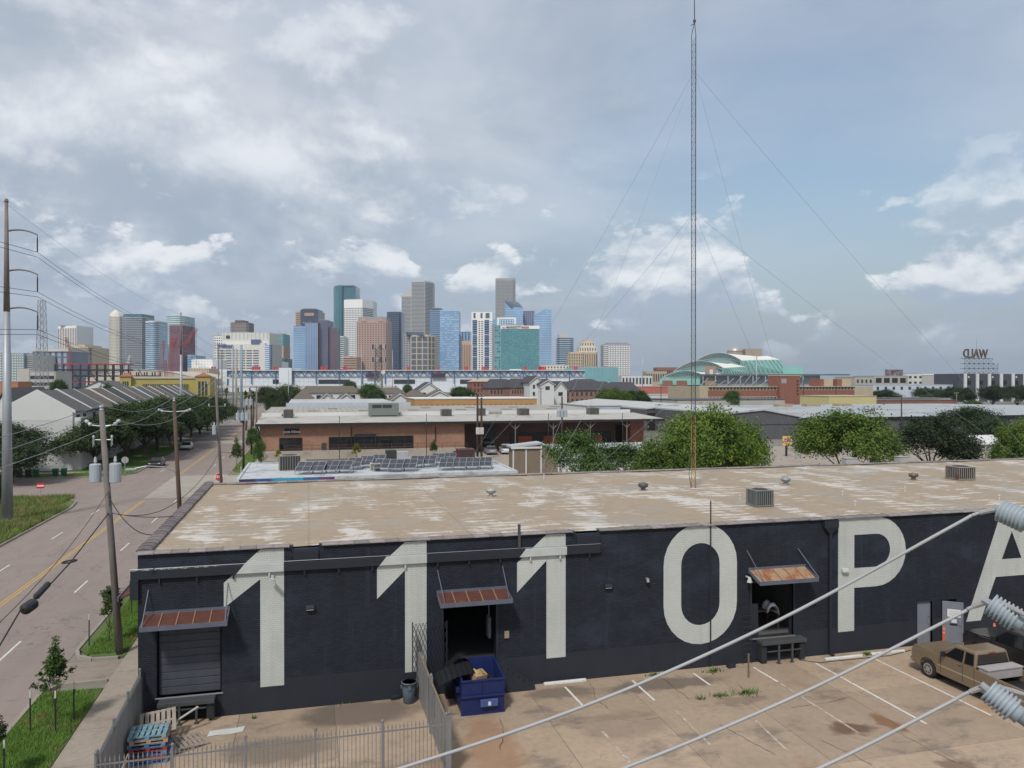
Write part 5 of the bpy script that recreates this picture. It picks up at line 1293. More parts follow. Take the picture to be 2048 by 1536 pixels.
# ---- foreground conductors on grey polymer insulators, just beyond the camera's roof edge
M_COND = mat('covered_conductor', (0.34, 0.34, 0.35), 0.5, 0.1, 6)
M_POLY = mat('grey_polymer', (0.30, 0.345, 0.385), 0.45, 0.08, 6)
POLE = []
def deadend(label, ip, ie, path, D=4.6):
    """ip: pixel of the conductor clamp, ie: pixel of the far end of the insulator, path: pixels and depths of the wire"""
    a, e = Vector(PD(*ip, D)), Vector(PD(*ie, D - .12)); d = (e - a).normalized()
    t = thing('strain_insulator', label, 'insulator', tuple(a), 'grey strain insulators holding the foreground lines')
    P, Rr = [], []
    n = 7; sl = .0215
    for k in range(n):
        o = .02 + k * sl
        P += [a + d * o, a + d * (o + .002), a + d * (o + .011), a + d * (o + .017)]; Rr += [.050, .067 + .001 * k, .065 + .001 * k, .050]
    P += [a + d * (n * sl + .02), a + d * (n * sl + .05), a + d * (n * sl + .051), a + d * (n * sl + .11)]; Rr += [.046, .050, .036, .033]
    MB().tube(P, Rr, 22).build('sheds', M_POLY, t, smooth=True)
    c = a + d * (n * sl + .15)
    qn = d.to_track_quat('X', 'Z').to_euler()
    sq = Matrix.Translation(c) @ d.to_track_quat('X', 'Z').to_matrix().to_4x4()
    s = .038
    def fr(lo, hi, x0, x1):
        v = []
        for xx in (x0, x1):
            for rr_ in (hi, lo):
                for (yy, zz) in ((-1, -1), (1, -1), (1, 1), (-1, 1)): v.append(sq @ Vector((xx, yy * rr_, zz * rr_)))
        return v
    q = MB()
    # open square yoke: four walls
    for (cy_, cz_, wy, wz_) in ((-s, 0, .008, s * 2 + .008), (s, 0, .008, s * 2 + .008), (0, -s, s * 2, .008), (0, s, s * 2, .008)):
        vv = [sq @ Vector((xx, cy_ + sy * wy / 2, cz_ + sz * wz_ / 2)) for xx in (-.045, .045) for (sy, sz) in ((-1, -1), (1, -1), (1, 1), (-1, 1))]
        q.add(vv, [(0, 1, 2, 3), (7, 6, 5, 4), (0, 4, 5, 1), (1, 5, 6, 2), (2, 6, 7, 3), (3, 7, 4, 0)])
    q.build('yoke', M_POLY, t)
    e = Vector(POLE if POLE else (c + d * .85)[:2] + (0,)); e.z = (c + d * .85).z; POLE[:] = POLE or [e.x, e.y, 0]
    MB().tube([c + d * .03, c + d * .06, c + d * .3, e], [.03, .026, .024, .022], 12).tube([tuple(e), (e.x + 1.7 * _rt[0], e.y + 1.7 * _rt[1], e.z)], .035, 8).build('link_rod', mat('light_polymer', (0.42, 0.48, 0.53), .4), t, smooth=True)
    MB().tube([a - d * .02, a + d * .025], .022, 10).build('clamp', M_STEEL, t)
    pts = [a] + [Vector(PD(x, y, D_)) for (x, y, D_) in path]; pts.append(pts[-1] + (pts[-1] - pts[-2]) * 7)
    # Catmull-Rom for a smooth sag
    sm = []
    PP = [pts[0] * 2 - pts[1]] + pts + [pts[-1] * 2 - pts[-2]]
    for i in range(1, len(PP) - 2):
        for k in range(8):
            u = k / 8; p0, p1, p2_, p3 = PP[i - 1:i + 3]
            sm.append(.5 * ((2 * p1) + (p2_ - p0) * u + (2 * p0 - 5 * p1 + 4 * p2_ - p3) * u * u + (3 * p1 - p0 - 3 * p2_ + p3) * u ** 3))
    sm.append(PP[-2])
    w = MB().tube(sm, .0098, 8).build('conductor', M_COND, label='grey conductor held by the ' + label.split(' strain')[0] + ' insulator', cat='power line', smooth=True)
    # armour rods and ties near the clamp
    MB().tube(sm[0:7], [.019, .017, .016, .0155, .015, .0145, .0140], 8).build('armour_grip', mat('grip_grey', (0.30, 0.295, 0.29), .6, bump=.4), w)
    return sm
W2 = deadend('middle grey strain insulator in front of the black truck', (1973, 1203), (2048, 1250), [(1938, 1217, 4.5), (1900, 1238, 4.52), (1600, 1388, 4.6), (1250, 1536, 4.45), (800, 1700, 4.1)], 4.45)
W1 = deadend('upper grey strain insulator in front of the letter A', (1993, 1018), (2052, 1042), [(1946, 1030, 4.62), (1900, 1055, 4.63), (1560, 1239, 4.75), (1200, 1400, 4.6), (800, 1537, 4.35), (300, 1680, 4.0)], 4.6)
W3 = deadend('lower grey strain insulator in front of the gold tail gate', (1968, 1374), (2046, 1436), [(1930, 1388, 4.3), (1880, 1415, 4.32), (1640, 1536, 4.35), (1200, 1730, 4.1)], 4.25)
pole('wooden_utility_pole', 'wooden pole carrying the grey strain insulators by the near roof edge', (POLE[0] + 1.75 * _rt[0], POLE[1] + 1.75 * _rt[1], 0), (POLE[0] + 1.75 * _rt[0], POLE[1] + 1.75 * _rt[1], 14.2), .17, .13)
for (p, q, l) in (((1998, 1203), (2060, 1235), 'middle'), ((1992, 1372), (2060, 1393), 'lower')):
    a, b_ = PD(*p, 4.4), PD(q[0], q[1], 4.25)
    MB().tube([a, seg(a, b_, .5), b_], [.012, .016, .011], 8).build('jumper_wire', MATS['grip_grey'], label='short grey jumper wire leaving the %s strain insulator' % l, cat='wire')

# ---- steel transmission poles on the left
def monopole(label, base, H, arms, r0=.48, r1=.14):
    t = thing('steel_monopole', label, 'power pole', tuple(base))
    MB().tube([base, (base[0], base[1], H * .66)], [r0, r0 * .58], 12).build('lower_shaft', M_GALV, t, smooth=True)
    MB().tube([(base[0], base[1], H * .66), (base[0], base[1], H)], [r0 * .56, r1], 12).build('upper_shaft', M_COR, t, smooth=True)
    MB().tube([(base[0], base[1], H), (base[0], base[1], H + .1), (base[0], base[1], H + .35)], [r1, r1 * 1.5, r1 * .8], 8).build('cap', M_COR, t)
    MB().tube([(base[0], base[1], base[2]), (base[0], base[1], base[2] + .35)], r0 * 1.6, 12).build('footing', M_CONC, t)
    ends = []
    for z in arms:
        L = 2.5; P = [(base[0] + L * u, base[1], z + .25 * math.sin(u * 2.6) - .35 * u * u) for u in (0, .2, .4, .6, .8, 1)]
        MB().tube(P, [.10, .09, .08, .07, .065, .06], 6).build('davit_arm', M_COR, t)
        e = P[-1]
        MB().tube([e, (e[0], e[1], e[2] - .3), (e[0], e[1], e[2] - .31), (e[0], e[1], e[2] - 1.5), (e[0], e[1], e[2] - 1.6)], [.03, .03, .055, .055, .03], 6).build('insulator_string', M_TRIM, t)
        ends.append((e[0], e[1], e[2] - 1.6))
    return ends
mx, my = -26.5, 80.3
def mz(y): return PY(12, y, my)[2]
e1 = monopole('tall tapered steel power pole with three curved arms in the tall grass', (mx, my, 0), mz(405), [mz(462), mz(542), mz(618)])
Y3 = 206.0; X3 = PY(362, 700, Y3)[0]
def mz3(y): return PY(362, y, Y3)[2]
e2 = monopole('second steel power pole with curved arms far up the street', (X3, Y3, 0), mz3(628), [mz3(646), mz3(672), mz3(704)], .4, .12)
for i in range(3):
    for dz in (0, -.45):
        A, B = e1[i], e2[i]
        back = (A[0] - 1.5, A[1] - 120, A[2] + (0 if i < 2 else 0))
        P = sag(back, (A[0], A[1], A[2] + dz), 2.0, 14)[:-1] + sag((A[0], A[1], A[2] + dz), (B[0], B[1], B[2] + dz), 2.2, 20)[:-1] + sag((B[0], B[1], B[2] + dz), (B[0] + 1, B[1] + 150, B[2] + dz), 2.5, 10)
        MB().tube(P, .022, 4, False).build('transmission_line', M_BWIRE, label='twin conductors strung on the %s curved arms of the steel poles' % ('upper', 'middle', 'lower')[i], cat='power line', group='twin conductors on the %s arms' % ('upper', 'middle', 'lower')[i])
A, B = (mx, my, mz(408)), (X3, Y3, mz3(628))
MB().tube(sag((A[0] - 1, A[1] - 120, A[2] + 2), A, 1.2, 10)[:-1] + sag(A, B, 1.5, 18), .014, 4, False).build('shield_wire', M_WIRE, label='thin shield wire between the tops of the steel poles', cat='power line')

# ---- poles further up the street
def far_pole(label, x, ytop, ybase, X=None, Y=None, r=.14, m=M_WOODD, arms=0, tr=None, name='utility_pole', arm_w=1.1):
    b = PX(x, ybase, X) if X is not None else PY(x, ybase, Y)
    Yq = b[1]; t_ = PY(x, ytop, Yq)
    p = pole(name, label, (b[0], Yq, 0), (t_[0] if False else b[0], Yq, t_[2]), r * 1.2, r, m)
    for k in range(arms):
        z = t_[2] - .3 - k * .9
        MB().box(b[0] - arm_w, b[0] + arm_w, Yq - .06, Yq + .06, z, z + .12).build('cross_arm', m, p)
        for sx in (-.9, -.35, .35, .9): MB().tube([(b[0] + sx * arm_w, Yq, z + .12), (b[0] + sx * arm_w, Yq, z + .35)], .05, 5).build('insulator', M_PORC, p)
    if tr is not None:
        for dx in (-.7, -.1, .5)[:tr[1]]: transformer(p, (b[0] + dx, Yq - .35, PY(x, tr[0], Yq)[2]), .3, 1.1)
    return (b[0], Yq, t_[2])
far_pole('dark wooden pole with a bank of three transformers beside the street', 487, 815, 905, X=-8.9, m=M_WOODD, tr=(833, 3))
far_pole('dark wooden pole with one transformer near the gabled roofs', 503, 780, 880, X=-9.6, m=M_WOODD, tr=(804, 2))
far_pole('thin wooden pole with a cross arm behind the dark transformer poles', 513, 772, 860, X=-9.4, m=M_WOOD, arms=1)
far_pole('pale wooden pole with many cross arms left of the steel pair', 437, 688, 830, X=-24.5, m=M_WOOD, arms=2)
far_pole('pale wooden pole with a row of short brackets', 444, 700, 820, X=-25.5, m=M_WOOD, arms=3)
far_pole('grey concrete pole of the pair at the end of the street', 472, 697, 840, X=-22.6, r=.36, m=mat('concrete_pole', (0.36, 0.35, 0.30), .7, .15, 1), name='concrete_pole')
far_pole('blue grey steel pole of the pair at the end of the street', 483, 690, 850, X=-20.0, r=.34, m=mat('blue_steel_pole', (0.22, 0.28, 0.34), .5, .1, 1), name='steel_pole')
far_pole('thin steel pole left of the concrete one at the end of the street', 466, 692, 800, X=-30, r=.25, m=MATS['blue_steel_pole'], name='steel_pole')
far_pole('steel pole standing among the trees at the street end', 577, 740, 820, Y=300, r=.15, m=M_GALV, name='steel_pole')
for (x, yt, lab, arms, Y, m) in ((955, 790, 'dark wooden pole with equipment before the brick building, left of two', 1, 124, M_WOODD), (963, 795, 'dark wooden pole with equipment before the brick building, right of two', 0, 124, M_WOODD)):
    pos = far_pole(lab, x, yt, 905, Y=Y, m=m, arms=arms, r=.16)
    pz = pos[2]
    MB().box(pos[0] - .3, pos[0] + .3, Y - .4, Y - .16, 4.3, 5.4).build('equipment_box', mat('pipe_white'), label='pale equipment box clamped on the %s dark pole' % ('left' if x < 960 else 'right'), cat='electrical box', bevel=.03)
far_pole('brown wooden pole with a wide transformer cluster over the brick building canopy', 1124, 793, 880, Y=122, m=M_WOODD, arms=0, tr=(827, 3), r=.13)
for (x, yt, yb, Y, lab) in ((679, 832, 905, 132, 'slim black lamp post before the long window'), (853, 827, 905, 132, 'slim black lamp post before the brick wall end'), (1097, 827, 900, 128, 'slim dark post before the canopy'), (1245, 826, 900, 128, 'slim dark post right of the canopy trees')):
    far_pole(lab, x, yt, yb, Y=Y, r=.05, m=M_TRIM, name='lamp_post')
for (x, yt, Y, lab, m, r) in ((1285, 706, 520, 'slim grey steel pole before the pale residential tower', M_GALV, .3), (1513, 712, 420, 'grey steel pole with stub arms before the green stadium', M_GALV, .35), (1322, 768, 230, 'thin dark pole beside the dark warehouse gable', M_WOODD, .12),
                              (1318, 808, 190, 'dark pole at the left end of the dark warehouse', M_WOODD, .12), (1607, 760, 300, 'dark pole right of the red brick tower', M_WOODD, .15), (1672, 770, 300, 'dark pole before the tan hall end', M_WOODD, .15),
                              (1803, 790, 150, 'tall dark pole before the white roofed warehouse', M_WOODD, .13), (1913, 785, 260, 'wooden pole among the trees under the rooftop sign', M_WOOD, .15), (1082, 776, 300, 'thin dark pole before the white gabled houses', M_WOODD, .12),
                              (1490, 758, 350, 'dark pole before the long red brick hall', M_WOODD, .14), (560, 765, 330, 'thin grey pole among the trees left of the gabled houses', M_WOOD, .13), (723, 690, 640, 'slim light mast before the glass towers', M_GALV, .25), (785, 700, 600, 'slim steel mast left of the antenna tower', M_GALV, .22)):
    far_pole(lab, x, yt, 800, Y=Y, r=r, m=m, arms=1 if r < .2 else 0)
# stop signs and street signs
def octagon(c, r, y, th=.01):
    return [(c[0] + r * math.cos(R(22.5 + 45 * k)), c[1] + r * math.sin(R(22.5 + 45 * k))) for k in range(8)]
def textmesh(s, size, ext=.004, font=None, bold=0.0):
    cu = bpy.data.curves.new('txt', 'FONT'); cu.body = s; cu.size = size; cu.align_x = 'CENTER'; cu.align_y = 'CENTER'; cu.extrude = ext; cu.offset = bold
    cu.resolution_u = 3
    o = bpy.data.objects.new('txt', cu); COL.objects.link(o)
    dg = bpy.context.evaluated_depsgraph_get(); me = bpy.data.meshes.new_from_object(o.evaluated_get(dg))
    bpy.data.objects.remove(o); bpy.data.curves.remove(cu)
    me.materials.clear()
    return me
x, y, _ = G(438, 962, 0); x, y = -10.0, 91.8
zc = PY(438, 954, y)[2]; xs_ = PY(438, 954, y)[0]
ss = thing('stop_sign', 'red stop sign facing the warehouse at the street corner', 'stop sign', (xs_, y, 0))
MB().box(xs_ - .03, xs_ + .03, y + .01, y + .07, 0, zc + .5).build('sign_post', M_GALV, ss)
MB().prism(octagon((xs_, zc), .50, 0), 'y', y - .012, y).build('border', mat('sign_white', (.7, .7, .7), .5, .03), ss)
MB().prism(octagon((xs_, zc), .46, 0), 'y', y - .018, y - .0125).build('panel', mat('sign_red', (.55, .03, .03), .45, .03), ss)
link('lettering', textmesh('STOP', .40, .003, bold=.012), MATS['sign_white'], ss, loc=(xs_, y - .022, zc), rot=(R(90), 0, 0))
x, y, _ = G(249, 947, 0); y = 117.5; xs_ = PY(250, 920, y)[0]; zc = PY(250, 920, y)[2]
ss = thing('stop_sign', 'back of a grey octagonal stop sign on the lawn across the side street', 'stop sign', (xs_, y, 0))
MB().box(xs_ - .03, xs_ + .03, y - .07, y - .01, 0, zc + .4).build('sign_post', M_GALV, ss)
MB().prism(octagon((xs_, zc), .48, 0), 'y', y, y + .012).build('panel', mat('sign_back', (.33, .33, .32), .5), ss)
y = 97.0; xs_, _, zc = PY(81, 972, y)
ss = thing('no_entry_sign', 'small red and white sign in the tall grass by the side street', 'sign', (xs_, y, 0))
MB().box(xs_ - .02, xs_ + .02, y + .01, y + .05, 0, 1.6).build('sign_post', M_GALV, ss)
MB().box(xs_ - .4, xs_ + .4, y - .01, y + .005, 1.05, 1.65).build('panel', MATS['sign_red'], ss)
MB().box(xs_ - .34, xs_ + .34, y - .016, y - .0105, 1.25, 1.42).build('bar', MATS['sign_white'], ss)
# wheeled bins on the lawn
def wbin(x, y, m, label):
    t = thing('wheeled_bin', label, 'rubbish bin', (x, y, .1), 'wheeled bins on the lawn')
    q = MB().add([(x - .26, y - .3, .15), (x + .26, y - .3, .15), (x + .26, y + .3, .15), (x - .26, y + .3, .15), (x - .32, y - .38, 1.05), (x + .32, y - .38, 1.05), (x + .32, y + .36, 1.05), (x - .32, y + .36, 1.05)],
                 [(0, 3, 2, 1), (4, 5, 6, 7), (0, 1, 5, 4), (1, 2, 6, 5), (2, 3, 7, 6), (3, 0, 4, 7)])
    q.build('tub', m, t); MB().prism([(y - .42, 1.06), (y + .42, 1.06), (y + .40, 1.15), (y - .38, 1.12)], 'x', x - .34, x + .34).build('lid', m, t)
    for s in (-1, 1): MB().tube([(x + s * .22, y + .33, .22), (x + s * .28, y + .33, .22)], .12, 10).build('wheel', M_TYRE, t)
M_GBIN = mat('green_bin', (0.012, 0.10, 0.06), .5); M_BBIN = mat('dark_bin', (0.02, 0.02, 0.025), .5)
for (px, m, lab) in ((38, M_BBIN, 'black wheeled bin at the hedge end'), (57, M_BBIN, 'black wheeled bin beside the first green one'), (72, M_GBIN, 'green wheeled bin beside the black bins'), (111, M_GBIN, 'left green wheeled bin of the pair by the path'), (128, M_GBIN, 'right green wheeled bin of the pair by the path')):
    yy = 117.2; wbin(PY(px, 960, yy)[0], yy, m, lab)

# ================================================================ TREES
def leaf_mat(name, c, c2, tr=0.25):
    m, nt, b = _new(name); gm = nt.nodes.new('ShaderNodeNewGeometry')
    n1 = _noise(nt, gm.outputs['Position'], 0.7, 4, .6); n2 = _noise(nt, gm.outputs['Position'], 9.0, 2, .6)
    col = _mixc(nt, _ramp(nt, n1, .35, .68), c, c2)
    col = _mixc(nt, .32, col, _mixc(nt, n2, (0, 0, 0), (1, 1, 1)), 'OVERLAY')
    oi = nt.nodes.new('ShaderNodeObjectInfo'); hs = nt.nodes.new('ShaderNodeHueSaturation')
    nt.links.new(_ramp(nt, oi.outputs['Random'], 0, 1, .78, 1.22), hs.inputs['Value']); nt.links.new(col, hs.inputs['Color'])
    nt.links.new(hs.outputs[0], b.inputs['Base Color']); b.inputs['Roughness'].default_value = .6
    b.inputs['Specular IOR Level'].default_value = .25
    b.inputs['Transmission Weight'].default_value = 0.0
    tl = nt.nodes.new('ShaderNodeBsdfTranslucent'); nt.links.new(hs.outputs[0], tl.inputs['Color'])
    mx = nt.nodes.new('ShaderNodeMixShader'); mx.inputs[0].default_value = tr
    nt.links.new(b.outputs[0], mx.inputs[1]); nt.links.new(tl.outputs[0], mx.inputs[2])
    nt.links.new(mx.outputs[0], nt.nodes['Material Output'].inputs['Surface'])
    MATS[name] = m
    return m
L_OAK = leaf_mat('oak_leaf', (0.030, 0.053, 0.016), (0.062, 0.098, 0.028))
L_BRIGHT = leaf_mat('bright_leaf', (0.062, 0.115, 0.018), (0.145, 0.205, 0.032))
L_MID = leaf_mat('mid_leaf', (0.036, 0.075, 0.016), (0.075, 0.13, 0.028))
L_YEL = leaf_mat('yellow_leaf', (0.17, 0.19, 0.025), (0.26, 0.26, 0.04))
L_DARK = leaf_mat('dark_leaf', (0.024, 0.042, 0.018), (0.046, 0.07, 0.026))
M_BARK = mat('bark', (0.075, 0.058, 0.045), .95, .3, 3)
def crown_mesh(name, seed, rx, rz, nclump, per, leaf, shell=.55, droop=0.0, cone=False, squash=1.0):
    rng = np.random.default_rng(seed)
    u = rng.normal(size=(nclump, 3)); u /= np.linalg.norm(u, axis=1)[:, None]
    nl = 11 if not cone else 1
    lb = rng.normal(size=(nl, 3)); lb /= np.linalg.norm(lb, axis=1)[:, None]; lb[:, 2] = np.abs(lb[:, 2]) * 1.1 - .45; lr = rng.uniform(.34, .54, nl); pick = rng.integers(0, nl, nclump)
    u[:, 2] = np.where(u[:, 2] < -.45, -u[:, 2] * .6, u[:, 2])
    rad = shell + (1 - shell) * rng.random(nclump) ** .7
    lump = 1 + .22 * np.sin(u[:, 0] * 4 + seed) * np.cos(u[:, 1] * 3.3 + seed * 2) + .10 * rng.normal(size=nclump)
    c = u * (rad * lump)[:, None] * np.array([rx, rx, rz])
    if not cone: c = (lb[pick] * (.74 * rng.uniform(.9, 1.12, nl))[pick][:, None] + u * (lr[pick] * rad)[:, None] * 1.05) * np.array([rx, rx, rz])
    if cone:
        t = (c[:, 2] + rz) / (2 * rz); t = np.clip(t, 0, 1)
        c[:, :2] *= (1.15 * (1 - t) ** .8 + .12)[:, None]
    cs = rx * .105 * (0.7 + .8 * rng.random(nclump))
    pos = np.repeat(c, per, 0) + rng.normal(size=(nclump * per, 3)) * np.repeat(cs, per)[:, None] * np.array([1, 1, .7])
    k = len(pos)
    nrm = rng.normal(size=(k, 3)); nrm[:, 2] = np.abs(nrm[:, 2]) + .35; nrm += .7 * (pos / np.array([rx, rx, rz])); nrm /= np.linalg.norm(nrm, axis=1)[:, None]
    t = np.cross(nrm, rng.normal(size=(k, 3))); t /= np.linalg.norm(t, axis=1)[:, None]; b = np.cross(nrm, t)
    s = leaf * (.6 + .8 * rng.random(k))[:, None]
    V = np.stack([pos - t * s, pos - b * s * .5, pos + t * s, pos + b * s * .5], 1).reshape(-1, 3)
    me = bpy.data.meshes.new(name)
    me.vertices.add(len(V)); me.vertices.foreach_set('co', V.astype(np.float32).ravel())
    me.loops.add(4 * k); me.loops.foreach_set('vertex_index', np.arange(4 * k, dtype=np.int32))
    me.polygons.add(k); me.polygons.foreach_set('loop_start', np.arange(0, 4 * k, 4, dtype=np.int32)); me.polygons.foreach_set('loop_total', np.full(k, 4, np.int32))
    me.update(calc_edges=True)
    return me, c
def trunk_mesh(name, seed, hb, H, r, limbs, rx):
    rr = random.Random(seed); q = MB()
    q.tube([(0, 0, -.1), (rr.uniform(-.1, .1), rr.uniform(-.1, .1), hb * .6), (rr.uniform(-.2, .2), rr.uniform(-.2, .2), hb)], [r, r * .8, r * .7], 7)
    for k in range(limbs):
        a = k * 6.28 / limbs + rr.uniform(-.4, .4); e = (math.cos(a) * rx * .6, math.sin(a) * rx * .6, hb + (H - hb) * rr.uniform(.35, .75))
        q.tube([(0, 0, hb * .9), (e[0] * .4, e[1] * .4, hb + (e[2] - hb) * .5), e], [r * .55, r * .35, r * .1], 5)
    return q.mesh(name)
PROTO = {}
def proto(key, seed, rx, H, hb, leafm, nclump, per, leaf, trunk_r=.2, limbs=6, **kw):
    rz = (H - hb) / 2
    me, _ = crown_mesh('crown', seed, rx, rz * 1.08, nclump, per, leaf, **kw); me.materials.append(leafm)
    tm = trunk_mesh('trunk', seed, hb, H, trunk_r, limbs, rx); tm.materials.append(M_BARK)
    PROTO[key] = (me, tm, hb + rz, H, rx)
proto('oak0', 1, 4.6, 8.5, 1.7, L_OAK, 330, 80, .16, .25)
proto('oak1', 2, 4.4, 8.5, 1.6, L_OAK, 320, 80, .16, .25)
proto('dark0', 3, 4.5, 8.0, .6, L_DARK, 320, 85, .15, .25)
proto('mid0', 4, 4.0, 8.0, 1.4, L_MID, 210, 75, .15, .2)
proto('mid1', 12, 4.0, 7.5, 1.0, L_MID, 190, 60, .13, .2, shell=.35)
proto('bri0', 5, 4.2, 8.0, .5, L_BRIGHT, 330, 95, .13, .2)
proto('bri1', 6, 4.2, 8.0, .5, L_BRIGHT, 310, 90, .13, .2)
proto('cone_m', 7, 1.3, 4.2, .7, L_MID, 110, 45, .09, .06, limbs=3, cone=True, shell=.3)
proto('cone_y', 8, .8, 3.4, .4, L_YEL, 90, 40, .07, .05, limbs=3, cone=True, shell=.3)
proto('sap', 9, .62, 2.9, .75, L_MID, 75, 42, .055, .028, limbs=3, cone=True, shell=.25)
proto('sap1', 10, .55, 2.6, .7, L_OAK, 75, 42, .055, .028, limbs=3, shell=.3)
proto('bush', 11, 1.4, 1.8, .1, L_MID, 70, 45, .10, .05, limbs=3)
def tree(name, label, key, x, y, H=None, wide=1.0, rz=None, z=0.0, group=None, cat='tree'):
    me, tm, zc, H0, rx = PROTO[key]
    s = (H or H0) / H0
    t = thing(name, label, cat, (0, 0, 0), group)
    o = link('crown', me, None, t, loc=(0, 0, zc)); link('trunk', tm, None, t)
    t.location = (x, y, z); t.scale = (s * wide, s * wide, s); t.rotation_euler = (0, 0, rz if rz is not None else random.uniform(0, 6.28))
    return t
def tree_px(name, label, key, px, ytop, Y, wpx, group=None, z0=0., cat='tree'):
    """crown top at a pixel row, width in pixels, standing on the ground at Y"""
    p = PY(px, ytop, Y); H = p[2] - z0; d = math.hypot(p[0], Y)
    me, tm, zc, H0, rx = PROTO[key]
    D = Y / math.cos(YAW) if False else float(np.dot(np.array([p[0], Y, 0]), _fw))
    wide = (wpx * D / F) / (2 * rx * 1.02 * H / H0)
    return tree(name, label, key, p[0], Y, H * 1.04, wide / 1.08, z=z0, group=group, cat=cat)
# street oaks on the left
for i, (Y, X, H, k) in enumerate(((112, -36.5, 7.5, 'dark0'), (118, -41.5, 7.8, 'oak1'), (127, -30.5, 7.9, 'oak0'), (136, -28.0, 9.0, 'oak1'), (146, -27.2, 9.6, 'oak0'), (156, -27.0, 9.8, 'oak1'), (166, -26.6, 9.6, 'oak0'),
                                  (178, -26.2, 9.6, 'oak1'), (190, -25.8, 9.4, 'oak0'), (203, -25.6, 9.2, 'dark0'), (217, -25.4, 8.8, 'oak1'), (232, -25.2, 8.2, 'oak0'))):
    tree('oak_tree', 'dense dark green oak in the row of street trees before the row houses' if i > 1 else ('dark tree with low branches behind the steel power pole' if i == 0 else 'dark tree before the white gable wall'), k, X, Y, H, 1.12, group='oaks along the tree lined street' if i > 1 else None)
for a in (('tree', 'wide bright green tree behind the tan roof beside the mast', 'bri0', 1418, 814, 72, 200), ('tree', 'bright green tree on the right flank of the mast tree', 'bri1', 1478, 836, 76, 105), ('tree', 'low bright green tree left of the mast', 'bri1', 1345, 866, 70, 150),
          ('tree', 'feathery green tree right of the brown shed', 'mid1', 1158, 862, 78, 140), ('shrub', 'open leafy shrub between the two trees behind the roof', 'mid1', 1250, 886, 80, 150),
          ('tree', 'round yellow green tree before the dark grey warehouse', 'bri0', 1690, 818, 85, 180), ('tree', 'dark spreading tree right of the round yellow green one', 'dark0', 1862, 836, 88, 150),
          ('tree', 'second dark tree overlapping the dark spreading one', 'dark0', 1945, 816, 130, 130), ('tree', 'bright green tree at the right end of the roof', 'bri1', 2052, 842, 76, 110),
          ('tree', 'tall bright tree behind the small white hip roof', 'bri0', 2075, 835, 95, 110),
          ('tree', 'bright round tree before the long dark roofed brick house', 'bri0', 1225, 775, 255, 70), ('tree', 'green tree left of the bright round one by the brick house', 'mid0', 1262, 783, 265, 40), ('tree', 'dark green tree right of the bright round one', 'mid0', 1285, 783, 250, 38),
          ('tree', 'green tree cluster between the white gabled houses', 'mid0', 925, 775, 330, 60), ('tree', 'green tree beside the gabled houses and the antenna tower', 'mid0', 738, 770, 300, 55), ('tree', 'dark tree right of the gabled house roofs', 'oak1', 755, 780, 270, 45), ('tree', 'green tree behind the brown roofed house', 'mid0', 697, 764, 420, 40),
          ('tree', 'dark tree at the end of the street', 'oak0', 540, 775, 300, 60), ('tree', 'dark green tree left of the corrugated roof', 'oak1', 575, 772, 330, 60), ('tree', 'small tree before the long white hall', 'mid0', 815, 770, 420, 25), ('tree', 'low dark tree over the end of the street', 'oak0', 555, 785, 260, 50),
          ('tree', 'small green tree before the red brick hall', 'mid0', 1463, 783, 240, 40), ('tree', 'dark tree beneath the rooftop sign', 'oak0', 1930, 776, 300, 40), ('tree', 'dark tree before the black and white building', 'dark0', 1985, 772, 320, 60), ('tree', 'dark tree at the right end of the black and white building', 'dark0', 2035, 772, 310, 60),
          ('tree', 'dark hedge like tree before the pale blue hall', 'oak0', 1860, 777, 340, 70), ('tree', 'dark tree row end before the pale blue hall', 'oak1', 1770, 780, 340, 50), ('tree', 'dark tree in the middle before the pale blue hall', 'oak1', 1905, 775, 330, 45), ('tree', 'light green tree left of the rooftop sign', 'bri1', 1945, 800, 240, 40),
          ('tree', 'narrow green tree between the terrace and the street', 'mid0', 118, 762, 330, 40), ('tree', 'dark tree beside the yellow building', 'oak1', 215, 770, 320, 35)):
    tree_px(*a)
for (px, yt, Y, w, k, lab) in ((473, 880, 119.5, 27, 'cone_m', 'small green tree on the verge at the street corner'), (508, 858, 127, 34, 'mid0', 'leafy tree beside the dark transformer poles'), (521, 880, 117, 30, 'mid1', 'loose green tree before the brick building corner'),
                               (557, 898, 131, 17, 'cone_y', 'yellow green conical tree by the first shop door'), (713, 886, 130, 20, 'cone_y', 'yellow conical tree before the long shop window'), (867, 882, 130, 21, 'cone_m', 'green conical tree at the end of the brick wall')):
    tree_px('small_tree', lab, k, px, yt, Y, w)
# saplings in the verge with stakes
def sapling(label, x, y, H, key, wide=1.0, stakes=((-.75, -.2), (.15, -.45), (.55, .35))):
    t = tree('sapling', label, key, x, y, H, wide, z=.09)
    sc = H / PROTO[key][3]
    for (dx, dy) in stakes:
        s = thing('tree_stake', 'black stake with a white tip beside the ' + label, 'stake', (x + dx, y + dy, .09), 'black stakes round the saplings')
        MB().box(x + dx - .022, x + dx + .022, y + dy - .022, y + dy + .022, .05, 1.35).build('stake', M_TRIM, s)
        MB().box(x + dx - .023, x + dx + .023, y + dy - .023, y + dy + .023, 1.351, 1.6).build('tip', MATS['white_concrete'], s)
    pts = [(x + math.cos(k * .785) * .62 * random.uniform(.8, 1.1), y + math.sin(k * .785) * .5 * random.uniform(.8, 1.1)) for k in range(8)]
    MB().prism(pts, 'z', .06, .125).build('mulch_bed', mat('mulch', (0.085, 0.05, 0.032), .95, .4, 6, bump=1., bscale=25), label='brown mulch bed under the ' + label, cat='mulch', bevel=.03)
sapling('sapling in the grass by the driveway', -9.15, 32.4, 3.15, 'sap', .95)
sapling('sapling close to the leaning pole', -9.55, 42.3, 2.9, 'sap1', 1.0, ((-.8, -.3), (.35, -.3)))
